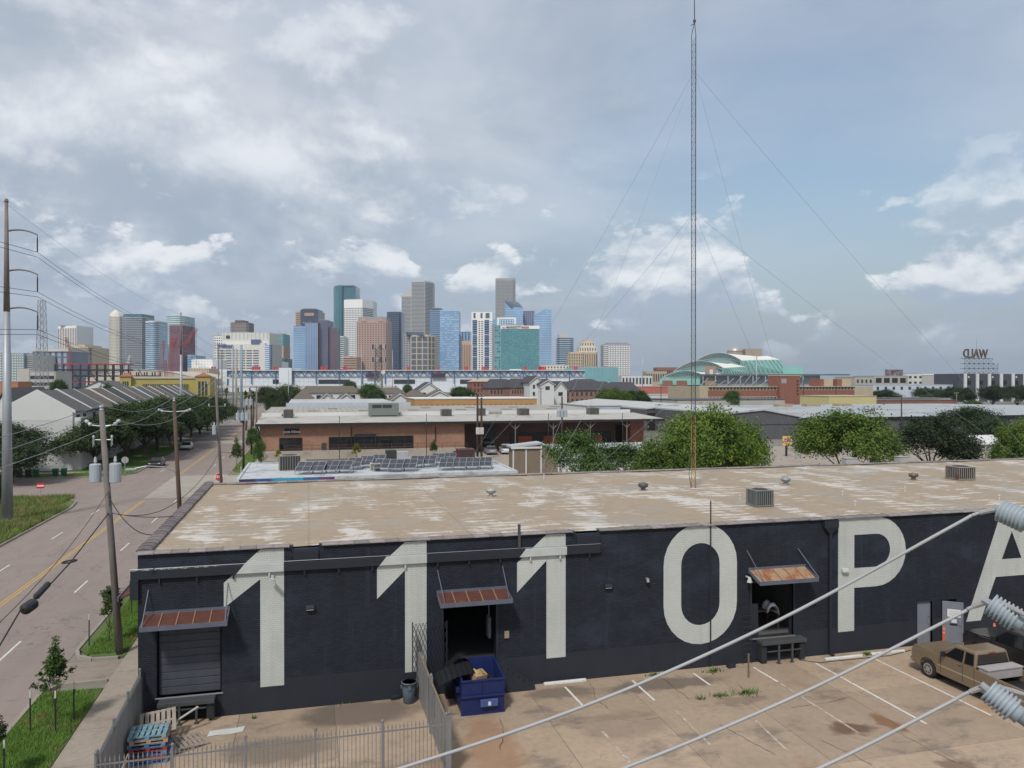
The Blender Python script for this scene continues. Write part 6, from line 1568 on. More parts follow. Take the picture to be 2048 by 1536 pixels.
sapling('sapling under the small rusted canopy', -8.95, 47.3, 2.7, 'sap1', 1.0, ((-.5, -.3), (.4, .1)))
sapling('sapling nearest the fence corner', -9.9, 28.2, 2.4, 'sap1', 1.0, ((.55, -.2),))
# hedge on the left
hm, _ = crown_mesh('hedge', 21, 1.0, 1.0, 160, 60, .07, shell=.75); hm.materials.append(L_MID)
tr_ = thing('hedge', 'clipped green hedge block at the corner of the side street', 'hedge', (-33.6, 89.5, 0))
for k in range(5):
    o = link('foliage', hm, None, tr_, loc=(-33.6, 86.5 + k * 1.9, 1.7)); o.scale = (1.9, 1.3, 1.75)
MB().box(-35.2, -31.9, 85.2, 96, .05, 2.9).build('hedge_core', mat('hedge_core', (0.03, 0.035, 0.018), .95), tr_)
# palms at the end of the street
def palm(label, px, ytop, Y):
    p = PY(px, ytop, Y); t = thing('palm_tree', label, 'palm tree', (p[0], Y, 0)); H = p[2] - 1.2
    MB().tube([(p[0], Y, 0), (p[0] + .2, Y, H * .5), (p[0], Y, H)], [.28, .22, .2], 7).build('trunk', M_BARK, t)
    rr = random.Random(px)
    for k in range(34):
        a = rr.uniform(0, 6.28); e = rr.uniform(-.7, 1.2); L = rr.uniform(1.5, 2.1); q = MB()
        u = Vector((math.cos(a) * math.cos(e), math.sin(a) * math.cos(e), math.sin(e))); s = Vector((-math.sin(a), math.cos(a), 0))
        c = Vector((p[0], Y, H))
        P = [c, c + u * L * .5, c + u * L + Vector((0, 0, -.5))]
        q.add([P[0] - s * .05, P[0] + s * .05, P[1] + s * .3, P[2] + s * .03, P[2] - s * .03, P[1] - s * .3], [(0, 1, 2, 5), (5, 2, 3, 4)])
        q.build('frond', L_MID if k % 3 else L_YEL, t)
palm('fan palm at the end of the street by the steel poles', 492, 782, 215); palm('second fan palm nearer the terrace at the street end', 506, 780, 232); palm('distant fan palm before the pale hall', 452, 776, 320)

# ================================================================ BUILDINGS IN THE MIDDLE DISTANCE
def wins(q, x0, x1, z0, z1, nc, nr, Y, fx=.6, fz=.6, prd=.04):
    """recess-like window panes on a wall facing the camera: thin boxes just proud of it"""
    cw, ch = (x1 - x0) / nc, (z1 - z0) / nr
    for i in range(nc):
        for j in range(nr):
            a, b = x0 + cw * (i + .5 - fx / 2), x0 + cw * (i + .5 + fx / 2); c, d = z0 + ch * (j + .5 - fz / 2), z0 + ch * (j + .5 + fz / 2)
            q.box(a, b, Y - prd, Y - .002, c, d)
    return q
M_WINB = mat('window_dark', (0.035, 0.042, 0.05), .15, .2, .5, spec=.6)
M_WHITEW = mat('white_siding', (0.60, 0.605, 0.60), .7, .06, .3, streak=.10)
M_WROOF = mat('white_roof', (0.42, 0.43, 0.43), .7, .12, .3, c2=(0.30, 0.29, 0.27), th=(.55, .72), sc2=.35, s2=(1, .4, 1))
M_SHING = mat('brown_shingle', (0.125, 0.105, 0.088), .9, .2, 1.0); M_SHING2 = mat('grey_shingle', (0.10, 0.098, 0.098), .9, .2, 1.0); M_SHING3 = mat('dark_shingle', (0.055, 0.056, 0.065), .9, .2, 1.0)
M_TANW = mat('tan_stucco', (0.42, 0.35, 0.25), .8, .1, .3, streak=.15); M_REDB = brick('red_brick', (0.20, 0.062, 0.040), (0.25, 0.085, 0.055), (0.30, 0.22, 0.18), .6, .22, .02, var=.15)
M_ORB = brick('orange_brick', (0.34, 0.185, 0.125), (0.275, 0.138, 0.092), (0.25, 0.19, 0.15), .30, .10, .010, var=.35)
M_DGREY = mat('dark_grey_cladding', (0.092, 0.094, 0.104), .7, .15, .25, streak=.25)
def quadbox(name, label, cat, xl, xr, yt, Y, dep, m, zb=0., roofm=None, group=None):
    a, b = PY(xl, yt, Y), PY(xr, yt, Y); zt = (a[2] + b[2]) / 2
    t = thing(name, label, cat, ((a[0] + b[0]) / 2, Y, zb), group)
    MB().box(a[0], b[0], Y, Y + dep, zb, zt).build('wall', m, t)
    MB().box(a[0] - .15, b[0] + .15, Y - .15, Y + dep + .15, zt + .002, zt + .25).build('roof', roofm or M_WROOF, t)
    return t, a[0], b[0], zt

# ---- row houses
rh = thing('row_house_terrace', 'long terrace of white row houses with grey gabled roofs behind the street trees', 'terrace', (-37, 125, 0))
ax, az = -37.5, 11.35; ex, ez = -32.9, 8.45; wx, wz_ = -44.5, 7.3
for k in range(14):
    y0 = 125 + k * 9.0; y1 = y0 + 9.0; dz = (0, .06, -.04, .05)[k % 4]
    zr = az + dz
    w = MB().prism([(ex, 0), (ex, ez + dz), (ax, zr), (wx, wz_ + dz), (wx, 0)], 'y', y0 + .01, y1 - .01).build('house_unit', mat('white_lap_siding', (0.58, 0.585, 0.575), .7, .05, .3), rh)
    rm = (M_SHING2, M_SHING2, M_SHING, M_SHING, M_SHING3, M_SHING)[k % 6]
    MB().prism([(ex + .45, ez + dz - .12), (ex + .45, ez + dz + .10), (ax, zr + .22), (wx - .4, wz_ + dz + .05), (wx - .4, wz_ + dz - .12), (ax, zr + .01)], 'y', y0 + .26, y1 - .02).build('roof_slope', rm, w)
    MB().prism([(ex + .35, ez + dz - .20), (ex + .35, ez + dz + .25), (ax, zr + .38), (wx - .3, wz_ + dz + .2), (wx - .3, wz_ + dz - .2), (ax, zr)], 'y', y0 + .02, y0 + .25).build('fire_wall', M_WHITEW, w)
    q = MB()
    for zz in (1.2, 4.0, 6.6): q.box(ex + .002, ex + .04, y0 + 2.0, y0 + 3.6, zz, zz + 1.4); q.box(ex + .002, ex + .04, y0 + 5.4, y0 + 7.0, zz, zz + 1.4)
    q.build('window_bank', M_WINB, w)
    if k % 2 == 0: MB().box(ex, ex + 1.0, y0 + .3, y0 + 4, 0, ez - .8).build('bay', M_WHITEW, w)
q = MB()
for k in range(38): q.box(wx + .05, ex - .01, 124.985, 125.008, .3 + k * .19, .31 + k * .19)
q.build('siding_lap', mat('siding_gap', (0.40, 0.40, 0.40), .8), rh, kind='stuff')
MB().box(-40.8, -37.7, 124.96, 125.0, 5.2, 5.75).build('gable_window', M_WINB, rh)
for (xl, xr, yr, ye, Y, lab) in ((160, 235, 763, 779, 330, 'white gabled house beyond the terrace'), (0, 22, 779, 800, 190, 'dark roofed house left of the terrace')):
    a, b = PY(xl, ye, Y), PY(xr, ye, Y); c = PY((xl + xr) / 2, yr, Y)
    t = thing('house', lab, 'house', (c[0], Y, 0))
    MB().prism([(a[0], 0), (a[0], a[2]), (c[0], c[2]), (b[0], b[2]), (b[0], 0)], 'y', Y, Y + 25).build('wall', M_WHITEW, t)
    MB().prism([(a[0] - .5, a[2] - .3), (c[0], c[2] + .02), (b[0] + .5, b[2] - .3), (b[0] + .5, b[2] + .1), (c[0], c[2] + .4), (a[0] - .5, a[2] + .1)], 'y', Y - .3, Y + 25.2).build('roof', M_SHING2, t)
    wins(MB(), a[0] + 1, b[0] - 1, 2, a[2] - .5, 2, 2, Y).build('window', M_WINB, t)

# ---- white building with solar panels
SZ = 3.5
sb = thing('solar_roof_building', 'low white flat roofed building covered with solar panels behind the warehouse', 'building', (7, 80, 0))
sx0, sx1, sy0, sy1 = -6.7, 21.3, 79.7, 95.2
MB().box(sx0, sx1, sy0, sy1, 0, SZ - .35).build('wall', M_WHITEW, sb)
MB().box(sx0 + .02, sx1 - .02, sy0 + .02, sy1 - .02, SZ - .349, SZ - .12).build('roof', mat('white_membrane', (0.47, 0.49, 0.50), .6, .15, .5, c2=(0.29, 0.305, 0.32), th=(.48, .64), sc2=.5), sb)
for (a, b, c, d) in ((sx0 - .05, sx1 + .05, sy0 - .05, sy0 + .2), (sx0 - .05, sx1 + .05, sy1 - .2, sy1 + .05), (sx0 - .05, sx0 + .2, sy0 + .201, sy1 - .201), (sx1 - .2, sx1 + .05, sy0 + .201, sy1 - .201)):
    MB().box(a, b, c, d, SZ - .30, SZ).build('parapet', mat('white_membrane'), sb)
mcols = ((0.05, 0.03, 0.10), (0.03, 0.10, 0.30), (0.03, 0.28, 0.48), (0.03, 0.30, 0.50), (0.04, 0.12, 0.30), (0.14, 0.05, 0.16))
for k in range(6): MB().box(sx0 + .2 + k * 1.5, sx0 + .2 + (k + 1) * 1.5 - .004, sy0 - .075, sy0 - .052, SZ - .62, SZ - .05).build('mural_panel', mat('mural_%d' % k, mcols[k], .6, .35, 1.2), sb)
def solar(px, py, w=1.5, rz=-.28):
    x, y, _ = G(px, py, SZ + .3)
    ct, st_ = math.cos(.42), math.sin(.42)
    t = MB().obox((0, 0, .42), (w, 1.9, .04), 0, .42).build('solar_panel', mat('pv_cells', (0.035, 0.037, 0.048), .15, .1, 2, spec=.6), sb, loc=(x, y, SZ + .24), rot=(0, 0, rz))
    fr = MB()
    for u in (-1, 1): fr.obox((u * w / 2, 0, .42), (.04, 1.94, .05), 0, .42)
    for v in (-1, 0, 1): fr.obox((0, v * .95 * ct, .425 + v * .95 * st_), (w, .04, .05), 0, .42)
    fr.obox((0, 0, .428), (.03, 1.9, .045), 0, .42)
    fr.build('frame', mat('pv_frame', (0.33, 0.34, 0.36), .4), t)
    for u in (-1, 1): MB().box(u * w / 2 - .03, u * w / 2 + .03, .7, .76, -.38, .70).box(u * w / 2 - .03, u * w / 2 + .03, -.76, -.7, -.38, .11).build('rack_leg', M_STEEL, t)
for (zx, zy) in ((590, 595), (690, 593), (790, 588), (890, 586), (965, 562), (1050, 548), (1140, 536), (1170, 573), (1275, 576), (1375, 573), (1430, 547), (1520, 543), (1585, 526), (1670, 521), (1650, 566), (1745, 563), (1845, 561), (1935, 557)):
    solar(450 + .2686 * zx, 780 + .2686 * zy)
condenser('white air conditioner among the solar panels', *G(450 + .2686 * 1117, 780 + .2686 * 600, SZ - .1)[:2], SZ - .12, 1.0, .85, mat('pipe_white'))
condenser('large grey air conditioner behind a screen on the left of the white roof', *G(450 + .2686 * 480, 780 + .2686 * 592, SZ - .1)[:2], SZ - .12, 2.1, 1.6, mat('ac_tan', (0.26, 0.24, 0.21), .6), rz=.1)
condenser('red framed cage round an air conditioner at the right of the white roof', *G(450 + .2686 * 1790, 780 + .2686 * 545, SZ - .1)[:2], SZ - .12, 1.9, 1.7, mat('cage_red', (0.16, 0.03, 0.028), .6))
x, y, _ = G(790, 918, SZ); ac = thing('rooftop_unit', 'wide grey rooftop unit at the back of the white roof', 'rooftop unit', (x, 93, SZ))
MB().box(x - 1.3, x - .1, 92.4, 93.8, SZ - .1, SZ + 1.3).build('louvre_box', M_GRILL, ac, bevel=.03); MB().box(x - .09, x + 1.3, 92.4, 93.8, SZ - .1, SZ + 1.1).build('cabinet', mat('pv_frame'), ac, bevel=.03)
x, y, _ = G(660, 930, SZ); sk = thing('louvred_screen', 'long dark louvred screen on the white roof', 'screen', (x, 90, SZ))
for k in range(7): MB().obox((x + .2, 88.5 + k * .22, SZ + .15 + k * .09), (5.6, .12, .03), 0, .3).build('slat', M_TRIM, sk)
MB().box(x - 2.7, x + 3.1, 88.2, 90.6, SZ - .119, SZ + .02).build('curb', mat('white_membrane'), sk)
# roof ladder hoops and pipes left
for k in range(3): MB().tube([G(470 + k * 16 + 12, 945 - k * 6, SZ - .1), (*G(470 + k * 16 + 12, 945 - k * 6, SZ - .1)[:2], SZ + .5)], .05, 6).build('vent_pipe', mat('pipe_white'), label='short vent pipe on the left of the white roof', cat='vent pipe', group='vent pipes on the white roof')

# ---- orange brick building with shop fronts and canopy
YB = 137.0
bb = thing('brick_shop_building', 'long orange brick building with dark shop windows and a canopy wing', 'building', (28, YB, 0))
bx0, bx1, cx1 = -7.9, PY(929, 870, YB)[0], PY(1296, 870, YB)[0]
bz = 5.35
def by_(px, py): p = PY(px, py, YB); return p[0], p[2]
MB().box(bx0, bx1, YB, YB + 12, 0, bz).build('wall', M_ORB, bb)
MB().box(bx1 + .002, cx1, YB + 6, YB + 12, 0, bz - .02).build('wall', brick('dark_brick', (0.10, 0.055, 0.042), (0.13, 0.07, 0.05), (0.12, 0.10, 0.09), .3, .1, .01), bb)
xa = by_(1270, 870)[0]; MB().box(xa, cx1, YB + 2, YB + 5.99, 0, bz - .021).build('wall', MATS['red_brick'], bb)
rx1 = by_(1326, 840)[0]
MB().prism([(YB - 1.2, 5.45), (YB - 1.2, 5.75), (YB + 14, 6.35), (YB + 14, 5.45)], 'x', bx0 - .6, rx1).build('roof', mat('weathered_white_roof', (0.40, 0.385, 0.355), .75, .15, .25, c2=(0.26, 0.24, 0.21), th=(.5, .68), sc2=.3), bb)
MB().box(bx0 - .65, rx1 + .05, YB - 1.32, YB - 1.201, 5.38, 5.80).build('fascia', M_TRIM, bb)
xr2 = by_(1262, 822)[0]
pp_ = MB()
for (pa, pb) in ((522, 562), (588, 738), (800, 978), (1005, 1038), (1060, 1178), (1200, 1262)): pp_.box(by_(pa, 0)[0] * 1.1, by_(pb, 0)[0] * 1.1, YB + 14.01, YB + 14.4, 6.0, 7.0)
pp_.build('parapet', M_WHITEW, bb)
def corr_mat():
    m, nt, b = _new('corrugated_fibre_roof'); co = _coords(nt); s = nt.nodes.new('ShaderNodeSeparateXYZ'); nt.links.new(co, s.inputs[0])
    w = nt.nodes.new('ShaderNodeMath'); w.operation = 'PINGPONG'; nt.links.new(s.outputs[0], w.inputs[0]); w.inputs[1].default_value = .55
    n = _noise(nt, co, .25, 6, .6, (1, .25, 1)); c = _mixc(nt, n, (.24, .225, .20), (.42, .40, .36)); c = _mixc(nt, _ramp(nt, w.outputs[0], 0, .22, .55, 0), c, (.19, .175, .155))
    nt.links.new(c, b.inputs['Base Color']); b.inputs['Roughness'].default_value = .8; MATS['corr'] = m; return m
corr_mat()
MB().prism([(YB + 14.5, 6.2), (YB + 14.5, 6.75), (YB + 47, 7.05), (YB + 47, 6.2)], 'x', bx0 - .2, by_(1210, 0)[0] * 1.12).build('roof', MATS['corr'], bb)
MB().box(bx0 + 3, by_(800, 0)[0] * 1.5, YB + 47.01, YB + 47.5, 6.4, 7.9).build('clerestory', mat('pale_blue_wall', (.38, .44, .50), .6), bb)
MB().prism([(YB + 47.5, 6.4), (YB + 47.5, 7.9), (YB + 75, 8.1), (YB + 75, 6.4)], 'x', bx0 + 3.5, by_(770, 0)[0] * 1.5).build('roof', M_WROOF, bb)
sk_ = MB()
for k in range(7):
    for j in range(2): sk_.box(0 + k * 10 + j * 4, 2 + k * 10 + j * 4, YB + 24 + j * 10, YB + 26 + j * 10, 6.85 + .09 * j, 6.96 + .09 * j)
sk_.build('skylight', mat('skylight', (.2, .19, .17), .6), bb, kind='stuff')
# shop fronts
def shop(pl, pr, pt, pb, nm, cols, trans=True):
    x0, z1 = by_(pl, pt); x1, z0 = by_(pr, pb)
    g = MB().box(x0, x1, YB - .03, YB - .002, z0, z1).build(nm, M_WIN, bb)
    for k in range(cols + 1):
        xx = x0 + (x1 - x0) * k / cols; MB().box(xx - .05, xx + .05, YB - .09, YB - .031, z0, z1).build('mullion', M_TRIM, g)
    MB().box(x0, x1, YB - .085, YB - .031, z1 - .1, z1 + .02).build('head_frame', M_TRIM, g); MB().box(x0, x1, YB - .085, YB - .031, z0 - .02, z0 + .08).build('sill_frame', M_TRIM, g)
shop(559, 604, 876, 909, 'shop_window', 3); shop(658, 826, 874, 906, 'shop_window', 10)
x0, z1 = by_(708, 872); x1, z0 = by_(752, 908); MB().box(x0, x1, YB - .25, YB - .1, z1 - .2, z1 + .3).build('porch_head', M_TRIM, bb)
MB().box(x0, x0 + .15, YB - .25, YB - .1, z0, z1 - .201).build('porch_jamb', M_TRIM, bb); MB().box(x1 - .15, x1, YB - .25, YB - .1, z0, z1 - .201).build('porch_jamb', M_TRIM, bb)
x0, z1 = by_(643, 886); x1, z0 = by_(653, 908); MB().box(x0, x1, YB - .04, YB - .002, z0, z1).build('service_door', mat('door_brown', (.045, .04, .042), .6), bb)
for px in (703, 871): x0, z1 = by_(px, 854); MB().box(x0 - .08, x0 + .08, YB - .15, YB - .002, 2.2, z1).build('downspout', M_TRIM, bb)
MB().tube([(bx0 - .3, YB - 1.1, 5.3), (bx0 - .1, YB - .2, 4.5), (bx0 - .1, YB - .15, .3)], .12, 6).build('downspout', M_TRIM, bb)
MB().box(bx0, bx1, YB - 2.6, YB - .3, 0, 1.15).build('dock_platform', M_CONC, bb)
for z in (1.65, 2.15): MB().box(bx0 + 4, bx1, YB - 2.55, YB - 2.50, z, z + .05).build('rail', mat('rail_brown', (.10, .05, .04), .7), bb)
for k in range(15): MB().box(bx0 + 4 + k * 2.2, bx0 + 4.06 + k * 2.2, YB - 2.56, YB - 2.49, 1.151, 2.149).build('rail_post', MATS['rail_brown'], bb)
sx, sz = by_(583.5, 863); w = by_(598.5, 863)[0] - by_(569, 863)[0]
sg_ = MB().box(sx - w / 2, sx + w / 2, YB - .12, YB - .002, sz - .48, sz + .48).build('sign_board', mat('navy_sign', (.012, .014, .035), .5), bb)
link('lettering', textmesh('yoga h\u014dme', .62, .01, bold=.012), mat('sign_white'), sg_, loc=(sx, YB - .135, sz - .05), rot=(R(90), 0, 0))
# canopy wing
for px in (1031, 1107, 1181, 1254, 1318):
    x0 = PY(px, 860, YB - 1)[0]; c = MB().tube([(x0, YB - .9, 0), (x0, YB - .9, 5.5)], .11, 6)
    for s in (-1, 1): c.tube([(x0, YB - .9, 4.2), (x0 + s * 1.3, YB - .9, 5.5)], .08, 5)
    c.build('canopy_post', mat('grey_post', (.14, .13, .125), .6), bb)
yb2 = YB + 6
x0, x1 = PY(1020, 870, yb2)[0], PY(1222, 870, yb2)[0]
MB().box(x0, x1, yb2 - .1, yb2 - .002, .2, PY(1100, 864, yb2)[2]).build('dark_front', mat('black_panel', (.022, .022, .025), .5), bb)
for (pa, pb) in ((1036, 1063), (1087, 1117), (1125, 1148), (1158, 1176), (1189, 1203)):
    x0, x1 = PY(pa, 870, yb2)[0], PY(pb, 870, yb2)[0]; zt = PY(1100, 871, yb2)[2]; n = 4
    for k in range(n): MB().box(x0, x1, yb2 - .16, yb2 - .101, zt - 2.4 + k * .6, zt - 2.4 + (k + 1) * .6 - .06).build('red_panel', mat('orange_red_panel', (.42, .085, .035), .5, .1), bb)
x0, x1 = PY(1228, 870, yb2)[0], PY(1266, 870, yb2)[0]; MB().box(x0, x1, yb2 - .1, yb2 - .002, .3, 4.3).build('shop_window', M_WIN, bb)
x0, x1 = PY(963, 870, yb2)[0], PY(990, 870, yb2)[0]; MB().box(x0, x1, yb2 - .1, yb2 - .002, .3, 4.6).build('shop_window', M_WIN, bb)
x0, _, z0 = PY(1122, 862, yb2)
# rooftop plant on the brick building
for (px, py, w, h, lab) in ((577, 836, 1.7, 1.6, 'grey air conditioner at the left end of the brick building roof'), (892, 834, 1.9, 1.4, 'tan air conditioner left of the dark poles on the brick building roof'), (1046, 832, 2.0, 1.4, 'louvred air conditioner over the canopy posts'), (1185, 830, 2.0, 1.4, 'louvred air conditioner at the right of the canopy roof'), (962, 834, 1.5, 1.5, 'air conditioner behind the twin dark poles')):
    x, y, _ = G(px, py, 6.2); condenser(lab, PY(px, py, YB + 11)[0], YB + 11, 6.15, w, h, mat('ac_tan'))
px0, px1 = PY(738, 835, YB + 12)[0], PY(796, 835, YB + 12)[0]
ru = thing('rooftop_unit', 'big grey green air handling unit on the brick building roof', 'rooftop unit', ((px0 + px1) / 2, YB + 11, 6.2))
MB().box(px0, px1, YB + 10.5, YB + 13.5, 6.2, 8.75).build('cabinet', mat('unit_green', (.16, .185, .17), .6, .1, 1), ru, bevel=.05)
MB().box(px0 + .5, px0 + 2.2, YB + 10.45, YB + 10.499, 7.9, 8.45).build('vent', M_GRILL, ru); MB().box(px0 + 2.4, px0 + 4.1, YB + 10.45, YB + 10.499, 7.9, 8.45).build('vent', M_GRILL, ru)
MB().box(px0 + .3, px1 - .3, YB + 10.44, YB + 10.498, 6.4, 6.5).build('trim', M_TRIM, ru)

# ---- brown shed with white trim
ys = 100.0
P = [PY(*p, ys) for p in ((1026, 896), (1083, 889), (1118, 911))]
sd = thing('brown_shed', 'brown board shed with white corner trim and a pale metal roof', 'shed', (P[1][0], ys, 0))
MB().prism([(P[0][0], 0), (P[0][0], P[0][2]), (P[1][0], P[1][2]), (P[2][0], P[2][2]), (P[2][0], 0)], 'y', ys, ys + 2.2).build('wall', mat('brown_board', (.20, .155, .115), .85, .15, .8, streak=.2), sd)
for px in (1026.5, 1052, 1082, 1117):
    x = PY(px, 900, ys)[0]; zt = P[0][2] + (P[1][2] - P[0][2]) * (x - P[0][0]) / (P[1][0] - P[0][0]) if x < P[1][0] else P[1][2] + (P[2][2] - P[1][2]) * (x - P[1][0]) / (P[2][0] - P[1][0])
    MB().box(x - .09, x + .09, ys - .06, ys - .001, 0, zt - .1).build('trim_board', M_WHITEW, sd)
MB().prism([(P[0][0] - .3, P[0][2]), (P[1][0], P[1][2] + .02), (P[2][0] + .4, P[2][2] - .1), (P[2][0] + .4, P[2][2] + .15), (P[1][0], P[1][2] + .3), (P[0][0] - .3, P[0][2] + .25)], 'y', ys - .15, ys + 2.4).build('roof', mat('pale_metal_roof', (.40, .42, .44), .5, .1, .3), sd)
MB().box(P[0][0] - .3, P[1][0], ys - .22, ys - .152, P[0][2] - .12, P[0][2] + .14).build('eave_board', M_WHITEW, sd)
xa, xb = P[2][0] + .3, PY(1335, 910, 101)[0]; rz_, re_ = PY(1200, 886, 109)[2], PY(1200, 914, 101)[2]
t = thing('white_roof_shed', 'long low shed with a pale sloping roof behind the bright trees', 'shed', ((xa + xb) / 2, 101, 0))
MB().box(xa, xb, 101.2, 112, 0, re_ - .1).build('wall', M_WHITEW, t)
MB().prism([(100.8, re_), (109, rz_), (112.5, re_ + .4), (112.5, re_ + .2), (109, rz_ - .2), (100.8, re_ - .2)], 'x', xa, xb).build('roof', mat('pale_metal_roof'), t)
t, *_ = quadbox('white_roof_shed', 'low pale roof seen under the wide bright tree', 'shed', 1330, 1475, 905, 98, 10, M_WHITEW, roofm=M_WROOF)
# hip roof at right
a, b = PY(1931, 889, 116), PY(2012, 889, 116); c = PY(1972, 874, 122)
t = thing('hip_roof_shed', 'small grey shed with a white hipped roof among the trees', 'shed', (c[0], 116, 0))
MB().box(a[0] + .3, b[0] - .3, 116.3, 128, 0, a[2]).build('wall', mat('grey_siding', (.30, .30, .30), .7), t)
MB().add([(a[0], 116, a[2]), (b[0], 116, b[2]), (b[0], 128.4, b[2]), (a[0], 128.4, a[2]), (c[0] - 1.5, 122, c[2] + .4), (c[0] + 1.5, 122, c[2] + .4)], [(0, 1, 5, 4), (1, 2, 5), (2, 3, 4, 5), (3, 0, 4), (3, 2, 1, 0)]).build('roof', M_WHITEW, t)
MB().box(a[0] + 1.5, a[0] + 3.2, 116.25, 116.299, .5, a[2] - .5).build('door', M_TRIM, t)
# ---- dark grey warehouses
def gable(name, label, cat, pts, Y, dep, wallm, roofm, oh=.3):
    P = [PY(*p, Y) for p in pts]
    t = thing(name, label, cat, (P[1][0], Y, 0))
    MB().prism([(P[0][0], 0)] + [(p[0], p[2]) for p in P] + [(P[-1][0], 0)], 'y', Y, Y + dep).build('wall', wallm, t)
    MB().prism([(p[0], p[2] + .02) for p in P] + [(p[0], p[2] + .35) for p in reversed(P)], 'y', Y - oh, Y + dep).build('roof', roofm, t)
    return t, P
t, P = gable('dark_warehouse', 'dark grey warehouse with a low gable left of the mast', 'warehouse', [(1291, 819), (1355, 810), (1415, 820)], 188, 60, M_DGREY, M_WROOF)
MB().box(P[0][0] + .5, P[0][0] + 5.2, 187.9, 187.999, .2, 4.6).build('dock_door', M_TRIM, t); MB().box(P[1][0] - .6, P[1][0] + .6, 187.85, 187.999, 4.6, 6).build('vent', M_GRILL, t)
t, P = gable('dark_warehouse', 'dark grey warehouse with a low gable behind the wide bright tree', 'warehouse', [(1448, 829), (1527, 821), (1603, 835)], 153, 70, M_DGREY, M_WROOF)
MB().box(P[0][0], P[2][0], 152.94, 152.999, 3.2, 3.3).build('girt_line', M_TRIM, t)
a, b = PY(1603, 836, 152), PY(2330, 842, 152)
t = thing('white_roof_warehouse', 'wide grey warehouse with a broad white roof on the right', 'warehouse', ((a[0] + b[0]) / 2, 152, 0))
MB().box(a[0] + .1, b[0], 152, 228, 0, a[2] - .25).build('wall', M_DGREY, t)
MB().prism([(151.6, a[2] - .24), (151.6, a[2] + .05), (190, a[2] + .75), (228, a[2] + .30), (228, a[2] - .24)], 'x', a[0], b[0]).build('roof', mat('bright_metal_roof', (.36, .38, .39), .55, .12, .2, c2=(.24, .245, .25), th=(.48, .66), sc2=.2, s2=(.3, 1, 1)), t)
MB().box(a[0], b[0], 151.5, 151.599, a[2] - .35, a[2] + .02).build('gutter', M_TRIM, t)
for px in (1564, 1620, 1682):
    x = PY(px, 817, 205)[0]; MB().box(x - 2.3, x + 2.3, 203, 206, a[2] + .2, a[2] + 1.35).build('rusty_monitor', mat('rust_cream', (.36, .27, .19), .7, .3, .8), t)
t, *_ = quadbox('tan_low_hall', 'low cream building with small blocks on its roof', 'building', 1355, 1570, 800, 238, 20, mat('cream_wall', (.42, .40, .36), .7, .12, .3), roofm=M_DGREY)
# yellow sign on a pole
yq = 118; x, _, z = PY(1573.5, 881.5, yq)
t = thing('pole_sign', 'square yellow sign with pink lettering on a black pole', 'sign', (x, yq, 0))
MB().box(x - .14, x + .14, yq, yq + .25, 0, z).build('sign_pole', M_TRIM, t)
MB().box(x - .85, x + .85, yq - .2, yq - .002, z - .8, z + .8).build('panel', mat('sign_yellow', (.60, .47, .17), .5, .05), t, bevel=.02)
for (dz, w, h) in ((.32, 1.2, .26), (-.08, 1.35, .30), (-.42, 1.0, .10)):
    n = int(w / .16)
    for k in range(n): MB().box(x - w / 2 + k * w / n, x - w / 2 + (k + .72) * w / n, yq - .215, yq - .2005, z + dz - h / 2, z + dz + h / 2 * (.7 + .3 * ((k * 7) % 3 == 0))).build('lettering', mat('sign_pink', (.50, .06, .25), .5), t)

